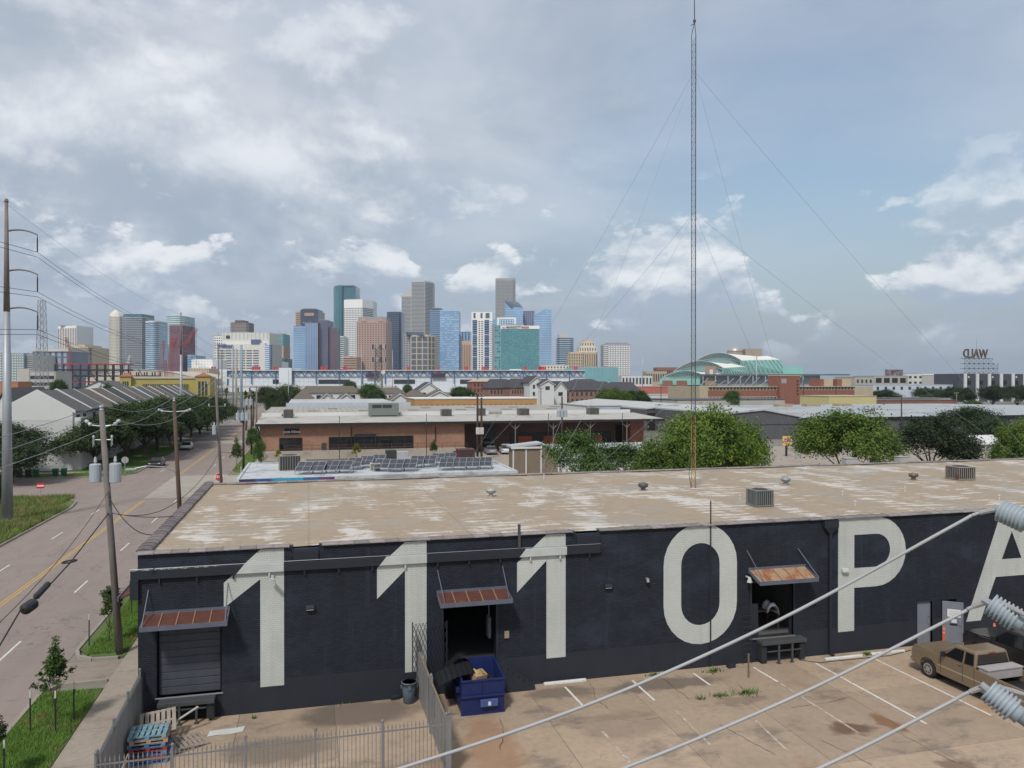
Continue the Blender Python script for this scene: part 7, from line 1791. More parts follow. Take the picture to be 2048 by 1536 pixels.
# ---- red brick hall with a tower
def hall():
    Y = 300; a, b = PY(1399, 773, Y), PY(1746, 773, Y)
    t = thing('red_brick_hall', 'long red and tan brick hall with window strips and a square brick tower', 'building', ((a[0] + b[0]) / 2, Y, 0))
    zt = a[2]; z1, z2 = PY(1500, 780, Y)[2], PY(1500, 793, Y)[2]
    xm, xe = PY(1416, 780, Y)[0], PY(1709, 780, Y)[0]
    MB().box(a[0], xm, Y, Y + 30, 0, zt).build('end_wall', M_TANW, t); MB().box(xe, b[0], Y, Y + 30, 0, zt - .3).build('end_wall', M_TANW, t)
    MB().box(xm + .01, xe - .01, Y + .1, Y + 29, z1, zt - .1).build('upper_wall', M_TANW, t)
    MB().box(xm + .01, xe - .01, Y + .1, Y + 29, z2, z1 - .002).build('red_band', M_REDB, t)
    MB().box(xm + .01, xe - .01, Y + .1, Y + 29, 0, z2 - .002).build('lower_wall', M_TANW, t)
    n = 44
    wins(MB(), xm + .5, xe - .5, z1 + .1, z1 + 1.2, n, 1, Y + .1, .72, .8, .08).build('window_strip', M_WINB, t, kind='stuff')
    wins(MB(), xm + .5, xe - .5, z2 - 1.5, z2 - .2, n, 1, Y + .1, .72, .8, .08).build('window_strip', M_WINB, t, kind='stuff')
    MB().box(xm, xe, Y - .4, Y + .09, z1 + 1.25, z1 + 1.5).build('eyebrow', M_TANW, t)
    c, d = PY(1560, 752, Y - 2), PY(1600, 752, Y - 2)
    tw = MB().box(c[0], d[0], Y - 2, Y + 7, 0, c[2]).build('tower', M_REDB, t)
    MB().box(c[0] - .15, d[0] + .15, Y - 2.15, Y + 7.15, c[2] + .002, c[2] + .4).build('tower_cap', M_TANW, tw)
    x0 = (c[0] + d[0]) / 2
    MB().box(c[0] + .7, c[0] + 3.2, Y - 2.1, Y - 2.005, c[2] - 3.2, c[2] - 1.2).build('banner', mat('grey_banner', (.30, .30, .34), .7, .3, 1), tw)
    for k in range(5): MB().box(d[0] - 1.6, d[0] - .9, Y - 2.1, Y - 2.005, c[2] - 2.6 - k * 1.4, c[2] - 1.9 - k * 1.4).build('mural_mark', M_TRIM, tw)
    for (pa, pb, m) in ((1640, 1647, M_REDB), (1648, 1666, M_TANW), (1674, 1684, M_REDB), (1684, 1702, M_TANW)):
        p, q = PY(pa, 758, Y + 12), PY(pb, 758, Y + 12); MB().box(p[0], q[0], Y + 12, Y + 20, zt - .15, p[2]).build('roof_block', m, t)
    return t
hall()
t, x0, x1, zt = quadbox('yellow_building', 'pale yellow low building with dark windows before the brick hall', 'building', 1658, 1753, 793, 255, 18, mat('pale_yellow_wall', (.50, .45, .22), .8, .08, .3), roofm=M_TANW)
wins(MB(), x0 + 1.5, x0 + 7.5, 1.5, 4.2, 2, 1, 255).build('window', M_WINB, t)
t, x0, x1, zt = quadbox('brick_low_block', 'low red brick block between the yellow building and the trees', 'building', 1752, 1915, 801, 262, 14, M_REDB, roofm=M_SHING2)
t, x0, x1, zt = quadbox('grey_low_block', 'low grey roofed block before the pale blue hall', 'building', 1780, 1900, 797, 300, 14, M_WHITEW, roofm=M_SHING2)
t, x0, x1, zt = quadbox('pink_hall', 'salmon pink low hall with a long roof', 'building', 1262, 1360, 774, 380, 40, mat('salmon_wall', (.42, .15, .115), .8, .08, .2), roofm=mat('salmon_roof', (.42, .19, .15), .8, .08, .2))
t, x0, x1, zt = quadbox('white_block', 'white low block with small windows before the salmon hall', 'building', 1290, 1365, 790, 340, 14, M_WHITEW)
wins(MB(), x0 + 2, x1 - 2, zt - 3.5, zt - 1.5, 4, 1, 340).build('window_row', M_WINB, t)
t, x0, x1, zt = quadbox('peach_block', 'low peach coloured block beside the dark warehouse', 'building', 1296, 1354, 803, 262, 14, mat('peach_wall', (.48, .34, .25), .8, .08, .3))
t, x0, x1, zt = quadbox('orange_storage', 'long orange brown storage building with a white edge behind the brick shops', 'building', 830, 1074, 798, 235, 22, mat('ochre_wall', (.42, .24, .10), .8, .15, .4), roofm=M_WHITEW)
wins(MB(), x0 + 1, x1 - 1, 0.5, zt - .6, 22, 1, 235, .5, .7).build('storage_door', mat('ochre_door', (.30, .13, .05), .7), t, kind='stuff')
t, x0, x1, zt = quadbox('white_workshop', 'low white workshop roof right of the brick shops', 'building', 1175, 1295, 812, 205, 25, mat('pale_blue_wall'), roofm=M_WROOF)

# ---- town houses
def gabled(label, xl, xr, yr, ye, Y, dep, wallm, roofm, axis='x', nw=(4, 2), z0=0.):
    """axis x: ridge runs left to right; y: gable end faces the street"""
    a, b = PY(xl, ye, Y), PY(xr, ye, Y); D = float(np.dot(np.array(PY((xl + xr) / 2, ye, Y)) - _c, _fw))
    ze = (a[2] + b[2]) / 2
    t = thing('house', label, 'house', ((a[0] + b[0]) / 2, Y, 0))
    if axis == 'x':
        zr = PY(xl, yr, Y + dep / 2)[2]
        MB().box(a[0], b[0], Y, Y + dep, 0, ze).build('wall', wallm, t)
        MB().add([(a[0] - .4, Y - .5, ze - .1), (b[0] + .4, Y - .5, ze - .1), (b[0] + .4, Y + dep + .5, ze - .1), (a[0] - .4, Y + dep + .5, ze - .1), (a[0] + 2.2, Y + dep / 2, zr), (b[0] - 2.2, Y + dep / 2, zr)],
                 [(0, 1, 5, 4), (1, 2, 5), (2, 3, 4, 5), (3, 0, 4), (3, 2, 1, 0)]).build('roof', roofm, t)
    else:
        c = PY((xl + xr) / 2, yr, Y)
        MB().prism([(a[0], 0), (a[0], ze), (c[0], c[2]), (b[0], ze), (b[0], 0)], 'y', Y, Y + dep).build('wall', wallm, t)
        MB().prism([(a[0] - .6, ze - .35), (c[0], c[2] + .02), (b[0] + .6, ze - .35), (b[0] + .6, ze + .05), (c[0], c[2] + .45), (a[0] - .6, ze + .05)], 'y', Y - .4, Y + dep).build('roof', roofm, t)
        MB().prism([(a[0] - .6, ze - .55), (c[0], c[2] - .25), (b[0] + .6, ze - .55), (b[0] + .6, ze - .3), (c[0], c[2] + .1), (a[0] - .6, ze - .3)], 'y', Y - .5, Y - .401).build('barge_board', M_WHITEW, t)
    if nw: wins(MB(), a[0] + .6, b[0] - .6, max(0, ze - 3.2 * nw[1]), ze - .3, nw[0], nw[1], Y, .42, .55, .06).build('window_set', M_WINB, t, kind='stuff')
    return t
M_BRK2 = brick('townhouse_brick', (0.26, 0.135, 0.095), (0.21, 0.10, 0.075), (0.28, 0.22, 0.18), .5, .2, .02)
for a in (('wide white house with a brown hipped roof behind the corrugated roof', 600, 720, 772, 785, 310, 14, M_WHITEW, M_SHING, 'x', (5, 2)), ('house with a brown roof left of the wide white one', 587, 628, 784, 797, 290, 12, M_WHITEW, M_SHING, 'x', None),
          ('small white gable with a pointed window at the left', 640, 668, 787, 799, 285, 8, M_WHITEW, M_SHING, 'y', (1, 1)), ('small white gable with a pointed window at the right', 677, 708, 787, 799, 285, 8, M_WHITEW, M_SHING, 'y', (1, 1)),
          ('white house with brown roof right of the antenna tower', 760, 810, 775, 786, 330, 12, M_WHITEW, M_SHING, 'x', (4, 2)), ('white gabled house with two windows', 782, 818, 787, 800, 280, 10, M_WHITEW, M_SHING, 'y', (2, 1)), ('white house with crossed brown gables', 815, 852, 780, 792, 300, 12, M_WHITEW, M_SHING, 'x', (3, 2)),
          ('white house with a steep grey roof before the white hall', 835, 880, 766, 781, 360, 14, M_WHITEW, M_SHING3, 'y', (2, 1)), ('white house with low brown roof at the right of the gables', 858, 900, 782, 792, 300, 10, M_WHITEW, M_SHING, 'y', (2, 1)),
          ('red brick block behind the town houses', 944, 990, 759, 763, 430, 14, M_REDB, M_TANW, 'x', (6, 3)), ('brick town house with dark roof and dormers', 977, 1030, 758, 776, 345, 14, M_BRK2, M_SHING3, 'x', (7, 3)), ('brick town house with dark roof and white upper storey', 1020, 1062, 757, 775, 335, 14, M_BRK2, M_SHING3, 'x', (7, 3)),
          ('tall white gabled town house', 1060, 1086, 753, 765, 325, 16, M_WHITEW, M_SHING3, 'y', (2, 2)), ('second tall white gabled town house', 1082, 1108, 760, 768, 320, 16, M_WHITEW, M_SHING3, 'y', (1, 1)), ('white gabled end of the long dark roof', 1108, 1134, 764, 780, 330, 14, M_WHITEW, M_SHING3, 'y', (1, 1)),
          ('long brick town house with a dark slate roof', 1128, 1236, 763, 780, 335, 18, M_BRK2, M_SHING3, 'x', (11, 2)), ('grey roofed house at the right end of the brick row', 1225, 1285, 764, 785, 345, 16, M_BRK2, M_SHING3, 'x', None),
          ('dark roofed house behind the brick row', 1150, 1200, 758, 764, 400, 14, M_WHITEW, M_SHING3, 'x', None)):
    gabled(*a)
MB().tube([(0, 0, 0), (0, 0, .1)], .1) if False else None

# ---- yellow turreted building, garage, steel frame, arena roof on the left
def yellow():
    Y = 420; a, b = PY(240, 757, Y), PY(420, 757, Y)
    m = mat('mustard_stucco', (.36, .30, .09), .8, .12, .15)
    t = thing('mustard_building', 'long mustard yellow building with arched windows and red tiled corner turrets', 'building', ((a[0] + b[0]) / 2, Y, 0))
    MB().box(a[0], b[0], Y, Y + 22, 0, a[2]).build('wall', m, t); MB().box(a[0] - .3, b[0] + .3, Y - .5, Y + 22.3, a[2] + .002, a[2] + 1.0).build('cornice', mat('cornice_cream', (.48, .44, .36), .7), t)
    wins(MB(), a[0] + 10, b[0] - 10, 4, a[2] - 1, 26, 1, Y, .62, .6, .1).build('window_row', M_WINB, t, kind='stuff')
    for (pa, pb, yt) in ((240, 262, 753), (391, 420, 753)):
        p, q = PY(pa, yt, Y - 2), PY(pb, yt, Y - 2); tt = MB().box(p[0], q[0], Y - 2, Y + 6, 0, p[2]).build('turret', m, t)
        c = (p[0] + q[0]) / 2
        MB().add([(p[0] - .6, Y - 2.6, p[2]), (q[0] + .6, Y - 2.6, p[2]), (q[0] + .6, Y + 6.6, p[2]), (p[0] - .6, Y + 6.6, p[2]), (c, Y + 2, p[2] + 2.0)], [(0, 1, 4), (1, 2, 4), (2, 3, 4), (3, 0, 4), (3, 2, 1, 0)]).build('tiled_roof', mat('red_tile', (.30, .10, .07), .8), tt)
        wins(MB(), p[0] + 1, q[0] - 1, 4.5, p[2] - 1.5, 3, 1, Y - 2, .7, .8, .08).build('window', M_WINB, tt)
yellow()
t, x0, x1, zt = quadbox('parking_garage', 'pale concrete parking garage with open decks', 'garage', 36, 112, 743, 480, 30, mat('garage_concrete', (.46, .45, .42), .8, .08, .1))
q = MB()
for k in range(4): q.box(x0 + 6, x1 - 1, 479.9, 479.998, 3 + k * 3.6, 4.8 + k * 3.6)
q.build('open_deck', M_WINB, t)
MB().box(x0, x0 + 5.6, 479.7, 479.99, 0, zt + 1.5).build('stair_tower', mat('garage_concrete'), t)
t, x0, x1, zt = quadbox('orange_garage', 'orange brick parking deck at the foot of the lattice tower', 'garage', 0, 36, 764, 430, 20, mat('orange_deck', (.40, .16, .08), .8), roofm=M_TANW)
def steel_frame():
    Y = 540; a, b = PY(110, 727, Y), PY(310, 727, Y)
    t = thing('steel_frame_building', 'dark multi storey steel frame under construction with a red top beam', 'building', ((a[0] + b[0]) / 2, Y, 0))
    m = mat('primer_dark', (.035, .03, .038), .7); r = mat('primer_red', (.33, .05, .06), .6)
    n = 12
    for k in range(n + 1):
        x = a[0] + (b[0] - a[0]) * k / n; zz = a[2] if k < 9 else a[2] * .78
        for yy in (Y, Y + 18): MB().box(x - .35, x + .35, yy - .35, yy + .35, 0, zz).build('column', m, t)
    for j, z in enumerate(np.linspace(4, a[2] - .5, 6)):
        xe = b[0] if j < 4 else a[0] + (b[0] - a[0]) * .72
        for yy in (Y - .5, Y + 18): MB().box(a[0], xe, yy, yy + .4, z, z + .55).build('beam', r if j in (2, 5) else m, t)
        if j < 5: MB().box(a[0] + .2, xe - .2, Y + .1, Y + 17, z + .56, z + .85).build('deck', m, t)
    for k in range(0, n, 2):
        x = a[0] + (b[0] - a[0]) * k / n; w = (b[0] - a[0]) / n
        MB().tube([(x, Y - .55, 4), (x + w, Y - .55, 12)], .25, 4).tube([(x + w, Y - .55, 12), (x, Y - .55, 20)], .25, 4).build('brace', m, t)
steel_frame()
def arena():
    D = 640; a, b = PD(172, 762, D), PD(392, 762, D); n = 24; top = Zat(741, D); base = Zat(757, D)
    t = thing('arena_roof', 'low cream arched arena roof behind the steel frame', 'arena', tuple(np.array([(a[0] + b[0]) / 2, (a[1] + b[1]) / 2, 0])))
    A, B = np.array(a), np.array(b); fwd = np.array([_fw[0], _fw[1], 0]) * 90
    vs = []
    for j in range(2):
        for k in range(n + 1):
            u = k / n; p = A + (B - A) * u + fwd * j; z = base + (top - base) * (1 - (2 * u - 1) ** 2); vs.append((p[0], p[1], z))
    for j in range(2):
        for k in range(n + 1):
            u = k / n; p = A + (B - A) * u + fwd * j; vs.append((p[0], p[1], 0))
    m = n + 1; fs = [(k, k + 1, m + k + 1, m + k) for k in range(n)] + [(2 * m + k, 2 * m + k + 1, k + 1, k) for k in range(n)]
    MB().add(vs, fs).build('roof_shell', mat('arena_cream', (.48, .43, .35), .7, .08, .05), t)
    MB().tube([(*(A + (B - A) * u)[:2], base + (top - base) * (1 - (2 * u - 1) ** 2) + .3) for u in np.linspace(0, 1, 25)], .5, 4).build('edge_truss', mat('pv_frame'), t)
arena()
# cranes
M_CRED = mat('crane_red', (.36, .08, .08), .5)
def lattice(q, a, b, w, n, r=.12, up=(0, 0, 1)):
    a, b = Vector(a), Vector(b); t = (b - a).normalized(); s = t.cross(Vector((_fw[0], _fw[1], 0))).normalized() * w / 2; f = t.cross(s).normalized() * w / 2
    cs = [s + f, s - f, -s - f, -s + f]
    for c in cs: q.tube([a + c, b + c], r, 4, False)
    for k in range(n):
        p0, p1 = a + (b - a) * k / n, a + (b - a) * (k + 1) / n
        for i in range(4):
            q.tube([p0 + cs[i], p1 + cs[(i + 1) % 4]], r * .6, 3, False)
    return q
for (lab, pts, D, w, m) in (('red lattice crane boom raised beside the teal tower', [(320, 742), (327, 681)], 620, 2.2, M_CRED), ('red mobile crane with a bent jib before the brown tower', [(342, 705), (350, 675), (345, 690), (372, 690), (393, 656)], 620, 2.4, M_CRED), ('small red crane by the arena roof', [(332, 745), (330, 720)], 600, 1.6, M_CRED), ('white crane boom leaning over the steel frame', [(244, 765), (261, 710)], 560, 1.2, M_WHITEW), ('small red crane before the ribbed tower', [(140, 700), (132, 675)], 700, 1.5, M_CRED)):
    P = [PD(x, y, D) for x, y in pts]; base = (P[0][0], P[0][1], 0)
    t = thing('construction_crane', lab, 'crane', base)
    q = MB()
    for a, b in zip(P[:-1], P[1:]): lattice(q, a, b, w, 10, .13)
    q.build('boom', m, t)
    lattice(MB(), base, P[0], w, 8, .13).build('mast', m, t)
    MB().obox((P[0][0], P[0][1], 1.6), (5, 4, 3), .3).build('cab', m, t)
    MB().tube([P[-1], (P[-1][0], P[-1][1], P[-1][2] * .45)], .1, 3).build('hoist_rope', M_TRIM, t)
def lattice_tower(label, px, yt, yb, D, w0, w1, m, ant=False):
    b = PD(px, yb, D); t = thing('lattice_tower', label, 'tower', (b[0], b[1], 0)); H = Zat(yt, D)
    f = Vector((_fw[0], _fw[1], 0)).normalized(); r = Vector(_rt); q = MB(); n = 14
    def cor(z): w = w0 + (w1 - w0) * z / H; return [Vector((b[0], b[1], z)) + r * (sx * w / 2) + f * (sy * w / 2) for sx, sy in ((-1, -1), (1, -1), (1, 1), (-1, 1))]
    for i in range(4): MB().tube([cor(0)[i], cor(H)[i]], .16, 4).build('leg', m, t)
    for k in range(n):
        c0, c1 = cor(H * k / n), cor(H * (k + 1) / n)
        for i in range(4):
            j = (i + 1) % 4; q.tube([c0[i], c1[j]], .09, 3, False); q.tube([c0[j], c1[i]], .09, 3, False); q.tube([c1[i], c1[j]], .09, 3, False)
    q.build('bracing', m, t, kind='stuff')
    if ant:
        for z in (H - 1, H - 7.5):
            MB().tube([(b[0] + 3.4 * math.cos(k * .628), b[1] + 3.4 * math.sin(k * .628), z - 1) for k in range(11)], .12, 4).build('platform', m, t)
            for k in range(10):
                a = k * .628; x, y = b[0] + 3.5 * math.cos(a), b[1] + 3.5 * math.sin(a); MB().box(x - .22, x + .22, y - .15, y + .15, z - 1.2, z + 1.3).build('panel_antenna', M_PORC if k % 2 else M_GRILL, t)
        MB().tube([(b[0] + 2.2, b[1] - 2.4, H - 14), (b[0] + 2.2, b[1] - 2.7, H - 14)], [1.1, 1.0], 14).build('dish', M_WHITEW, t)
        MB().tube([(b[0], b[1], H), (b[0], b[1], H + 4)], .06, 4).build('rod', m, t)
lattice_tower('tall pale lattice radio tower on the left behind the garage', 84, 601, 780, 420, 5.2, 2.6, mat('pale_steel', (.30, .31, .33), .6))
lattice_tower('lattice phone tower with panel antennas and a dish before the pink tower', 757, 690, 785, 400, 4.2, 2.6, mat('tower_steel', (.16, .155, .15), .6), True)

# ---- convention centre: long white hall, blue truss, red funnels
def convention():
    D = 880
    f = np.array([_fw[0], _fw[1], 0]); f /= np.linalg.norm(f); r = _rt
    def at(px, z, dd=0.): q = _c + f * (D + dd) + r * ((px - CX) / F * D); return (q[0], q[1], z)
    c = at(790, 0); t = thing('convention_centre', 'long white hall with a blue truss frieze and red roof funnels', 'convention centre', c)
    top = Zat(741, D); bot = Zat(752, D)
    mw = mat('white_metal_panel', (.64, .68, .73), .5, .06, .05); mb_ = mat('truss_blue', (.055, .13, .26), .5); mr = mat('funnel_red', (.48, .035, .045), .5)
    def blk(p0, p1, z0, z1, d0, d1, nm, m, par=t):
        A, B, Cc, Dd = at(p0, z0, d0), at(p1, z0, d0), at(p1, z0, d1), at(p0, z0, d1)
        vs = [A, B, Cc, Dd] + [(p[0], p[1], z1) for p in (A, B, Cc, Dd)]
        return MB().add(vs, [(0, 3, 2, 1), (4, 5, 6, 7), (0, 1, 5, 4), (1, 2, 6, 5), (2, 3, 7, 6), (3, 0, 4, 7)]).build(nm, m, par)
    main = blk(456, 1169, 0, top - .3, 0, 60, 'hall', mw)
    blk(404, 455, 0, Zat(739, D), -2, 40, 'hall_wing', mw); blk(561, 586, 0, Zat(736, D), -6, 30, 'stair_tower', mw)
    blk(456, 1170, top - .28, top + .5, -3, 60, 'roof_edge', M_WHITEW)
    for (p0, p1) in ((456, 560), (587, 1169)):
        blk(p0, p1, top - 1.2, top - .6, -1.6, -.9, 'truss_chord', mb_); blk(p0, p1, bot - .4, bot + .2, -1.6, -.9, 'truss_chord', mb_)
        n = int((p1 - p0) / 7.6)
        for k in range(n):
            a, b = p0 + (p1 - p0) * k / n, p0 + (p1 - p0) * (k + 1) / n
            z0, z1 = (bot, top - .9) if k % 2 else (top - .9, bot)
            MB().tube([at(a, z0, -1.3), at(b, z1, -1.3)], .42, 4).build('truss_web', mb_, t)
            if k % 6 == 0: blk(a - .9, a + .9, Zat(768, D), top - .6, -2.2, -1.7, 'truss_column', mb_)
    q = []
    for px in np.arange(410, 1165, 9.0): blk(px - .12, px + .12, 2, bot - .6, -.06, -.005, 'panel_joint', mat('joint_grey', (.30, .33, .37), .6)) if (px < 560 or px > 588) and px > 456 else None
    for z in (bot - 3.2, bot - 6): blk(457, 1168, z, z + .2, -.06, -.005, 'panel_joint', MATS['joint_grey'])
    for (p0, p1) in ((546, 560), (637, 700), (788, 830), (920, 945), (1010, 1050)):
        blk(p0, p1, Zat(767.5, D), Zat(759, D), -.4, -.1, 'loading_bay', M_WINB)
    for (p0, p1) in ((733, 759), (864, 891)): blk(p0, p1, Zat(755, D), Zat(746.5, D), -3.4, -2.9, 'banner', mat('dark_plum', (.06, .025, .06), .6))
    for px in (419, 424, 501, 505.5, 510, 514.5, 544, 549, 640, 644, 648, 685, 689, 813, 817, 875, 931, 934, 964, 968, 972, 1050, 1053, 1078, 1083, 1087, 1091, 1150, 1154):
        p = at(px, top + .4, 8); hh = Zat(733, D)
        MB().tube([p, (p[0], p[1], hh - .4), (p[0], p[1], hh)], [1.05, 1.05, 1.2], 8).build('funnel', mr, t)
    for (p0, p1) in ((457, 470), (692, 702), (758, 766), (870, 878), (982, 992), (1075, 1094)): blk(p0, p1, top + .5, Zat(738.5, D), 6, 12, 'red_duct', mr)
    blk(1019, 1043, top + .5, Zat(738, D), 4, 12, 'white_duct', M_WHITEW)
    # elevated road in front
    blk(405, 800, Zat(773, D) - 1, Zat(771, D), -40, -25, 'viaduct_deck', mat('garage_concrete'))
    for px in range(410, 800, 22): blk(px - .8, px + .8, 0, Zat(773, D) - 1.05, -36, -33, 'viaduct_pier', mat('garage_concrete'))
convention()

# ---- stadium with arched, glazed roof panels
def stadium():
    D = 1150
    f = np.array([_fw[0], _fw[1], 0]); f /= np.linalg.norm(f); r = _rt
    def at(px, py, dd=0.): q = _c + f * (D + dd) + r * ((px - CX) / F * (D + dd)); return np.array((q[0], q[1], Zat(py, D + dd)))
    c = at(1480, 761); t = thing('stadium', 'green and white stadium with arched truss roof panels behind the trees', 'stadium', (c[0], c[1], 0))
    mt = mat('stadium_teal', (.24, .50, .45), .5, .1, .05); mg = mat('teal_glass', (.32, .50, .50), .3, .1, .05); mwh = mat('stadium_white', (.74, .72, .66), .6, .06, .05); mst = mat('stadium_truss', (.30, .36, .35), .6)
    def tier(name, xa, xp, xb, ybase, ypk, yend, xr, yr, xw, yw, d0, d1):
        """arch from (xa,ybase) over (xp,ypk) to (xb,yend); the roof runs back to (xr,yr)"""
        n = 16; front = []
        for k in range(n + 1):
            u = k / n; x = xa + (xb - xa) * u
            y = (1 - u) ** 2 * ybase + 2 * u * (1 - u) * (ypk * 2 - (ybase + yend) / 2) + u * u * yend
            front.append(at(x, y, d0))
        rr = []
        for k in range(n + 1):
            u = k / n; q_ = at(xr - (1 - u) * (xb - xa) * .28, yr - (1 - u) * (yr - ypk) * .55, d1); rr.append(q_)
        m = n + 1
        MB().add(front + rr, [(k, k + 1, m + k + 1, m + k) for k in range(n)]).build(name + '_roof', mwh, t)
        low = []
        for k in range(n + 1):
            u = k / n; p = front[k].copy(); p[2] = front[k][2] - 9 * (.35 + .65 * math.sin(math.pi * u)); low.append(p)
        q = MB().tube([tuple(p) for p in front], .7, 4, False).tube([tuple(p) for p in low], .5, 4, False)
        for k in range(n): q.tube([tuple(front[k]), tuple(low[k + 1])], .35, 3, False).tube([tuple(low[k]), tuple(front[k + 1])], .35, 3, False)
        q.build(name + '_truss', mst, t)
        # glazed infill behind the truss and the teal flank to the right
        back = [p + np.append(f[:2], 0) * 6 for p in front]; gb = [np.array((p[0], p[1], 4.)) for p in back]
        MB().add(back + gb, [(k, k + 1, m + k + 1, m + k) for k in range(n)]).build(name + '_glazing', mg, t)
        e, g = front[-1], rr[-1]
        w1 = at(xb, yw, d0)
        MB().add([e, g, at(xw, yw, d1), w1], [(0, 1, 2, 3)]).build(name + '_flank', mt, t)
        q = MB(); A, B = np.array(e), np.array(g); lowA, lowB = w1, at(xw, yw, d1); ff = np.append(f[:2], 0) * -1.5
        for k in range(10):
            a, b = A + (B - A) * k / 10 + ff, A + (B - A) * (k + 1) / 10 + ff; la, lb = lowA + (lowB - lowA) * k / 10 + ff, lowA + (lowB - lowA) * (k + 1) / 10 + ff
            q.tube([tuple(a), tuple(lb)], .4, 3, False).tube([tuple(b), tuple(la)], .4, 3, False)
        q.build(name + '_flank_brace', mst, t)
    tier('rear_panel', 1392, 1420, 1482, 722, 706, 721, 1560, 719, 1575, 747, 90, 150)
    tier('middle_panel', 1348, 1374, 1446, 742, 722, 736, 1490, 733, 1500, 748, 45, 85)
    tier('front_panel', 1326, 1355, 1412, 755, 742, 753, 1450, 749, 1460, 758, 0, 40)
    def blk(p0, p1, y0, y1, d0, d1, nm, m, par=t):
        A, B, Cc, Dd = at(p0, y0, d0), at(p1, y0, d0), at(p1, y0, d1), at(p0, y0, d1); z1 = Zat(y1, D + d0)
        return MB().add([A, B, Cc, Dd] + [(p[0], p[1], z1) for p in (A, B, Cc, Dd)], [(0, 3, 2, 1), (4, 5, 6, 7), (0, 1, 5, 4), (1, 2, 6, 5), (2, 3, 7, 6), (3, 0, 4, 7)]).build(nm, m, par)
    blk(1566, 1606, 768, 733, 60, 120, 'east_flank', mt); MB().add([at(1566, 729, 60), at(1606, 733, 60), at(1606, 733, 120), at(1566, 729, 120)], [(0, 1, 2, 3)]).build('east_roof', mwh, t)
    blk(1320, 1410, 770, 757, -10, 0, 'arcade', mt); blk(1325, 1345, 772, 761, -14, -11, 'brick_gate', M_REDB); blk(1353, 1374, 772, 761, -14, -11, 'brick_gate', M_REDB)
    blk(1410, 1432, 772, 732, -14, -4, 'clock_tower', brick('pale_brick', (.32, .20, .15), (.36, .23, .17), (.36, .3, .25), 1.2, .5, .05))
    blk(1419, 1426, 750, 739, -14.5, -14.05, 'clock_face', M_WHITEW)
    blk(1400, 1700, 751, 748, -20, 60, 'upper_deck', mat('deck_dark', (.10, .14, .15), .6)); blk(1400, 1640, 775, 751, -10, 50, 'stand', mat('stand_grey', (.28, .31, .34), .7, .25, .08))
    for k in range(9): blk(1405 + k * 25, 1407 + k * 25, 770, 752, -21, -19, 'raker', mst)
    for k in range(12):
        a = at(1400 + k * 17, 772, -22); b = at(1417 + k * 17, 756 + 6 * math.sin(k), -22); MB().tube([tuple(a), tuple(b)], .5, 4).build('light_truss', mat('pv_frame'), t)
stadium()
def dome():
    D = 1500; t_, = (thing('domed_building', 'stone building with a silver dome behind the stadium roof', 'building', PD(1478, 761, D)[:2] + (0,)),)
    b = PD(1470, 761, D); z0 = Zat(704, D); R_ = 15 / F * D * 1.05
    MB().tube([(b[0], b[1], 0), (b[0], b[1], z0)], R_, 16).build('drum', mat('stone_tan', (.36, .29, .23), .8), t_)
    MB().tube([(b[0], b[1], z0 + R_ * .75 * math.sin(a)) for a in np.linspace(0, 1.5, 8)], [R_ * .98 * math.cos(a) for a in np.linspace(0, 1.5, 8)], 18).build('dome', mat('silver_dome', (.42, .40, .36), .4, metal=.4), t_, smooth=True)
    MB().tube([(b[0], b[1], z0 + R_ * .74), (b[0], b[1], z0 + R_ * .95)], [1, .3], 6).build('finial', mat('silver_dome'), t_)
    a, c = PD(1488, 761, D), PD(1521, 761, D)
    MB().obox(((a[0] + c[0]) / 2, (a[1] + c[1]) / 2, Zat(698, D) / 2), (33 / F * D, 20, Zat(698, D)), -YAW).build('block', mat('stone_tan'), t_)
dome()

# ---- apartments and the rooftop sign on the right
def block_px(name, label, cat, xl, xr, yt, Y, dep, m, wn=None, roofm=None):
    t, x0, x1, zt = quadbox(name, label, cat, xl, xr, yt, Y, dep, m, roofm=roofm)
    if wn: wins(MB(), x0 + .5, x1 - .5, max(1, zt - wn[2]), zt - .6, wn[0], wn[1], Y, wn[3], wn[4], .08).build('window_set', M_WINB, t, kind='stuff')
    return t, x0, x1, zt
block_px('apartment_block', 'beige flats with dark balconies beside the brick hall', 'building', 1710, 1747, 754, 430, 20, mat('grey_beige', (.40, .38, .33), .8, .08, .2), (4, 2, 9, .45, .5))
t, x0, x1, zt = block_px('apartment_block', 'unfinished concrete flats with open bays and a billboard on top', 'building', 1748, 1815, 752, 440, 20, mat('grey_beige'), (4, 2, 10, .7, .7))
p0, p1 = PY(1773, 745, 440)[0], PY(1808, 745, 440)[0]
MB().box(p0, p1, 441, 441.5, zt - .8, PY(1790, 739, 440)[2]).build('billboard', mat('billboard', (.22, .16, .18), .6, .5, .3, c2=(.05, .04, .06), th=(.5, .55), sc2=.4), t)
block_px('apartment_block', 'white and grey modern flats with flat roofs', 'building', 1814, 1868, 747, 440, 20, M_WHITEW, (5, 2, 8, .5, .4)); block_px('apartment_block', 'white and tan flats left of the black and white building', 'building', 1866, 1922, 751, 430, 20, mat('flats_white', (.50, .49, .46), .8), (6, 2, 8, .4, .45))
block_px('pale_blue_hall', 'long pale blue hall with a row of square windows', 'building', 1746, 1921, 770, 395, 16, mat('ice_blue', (.46, .52, .60), .7, .05, .1), (11, 1, 3.2, .3, .7))
t, x0, x1, zt = block_px('black_white_block', 'charcoal block with white pilasters and dark balconies', 'building', 1919, 2130, 748, 390, 20, mat('slate_wall', (.055, .062, .078), .6, .08, .2), None)
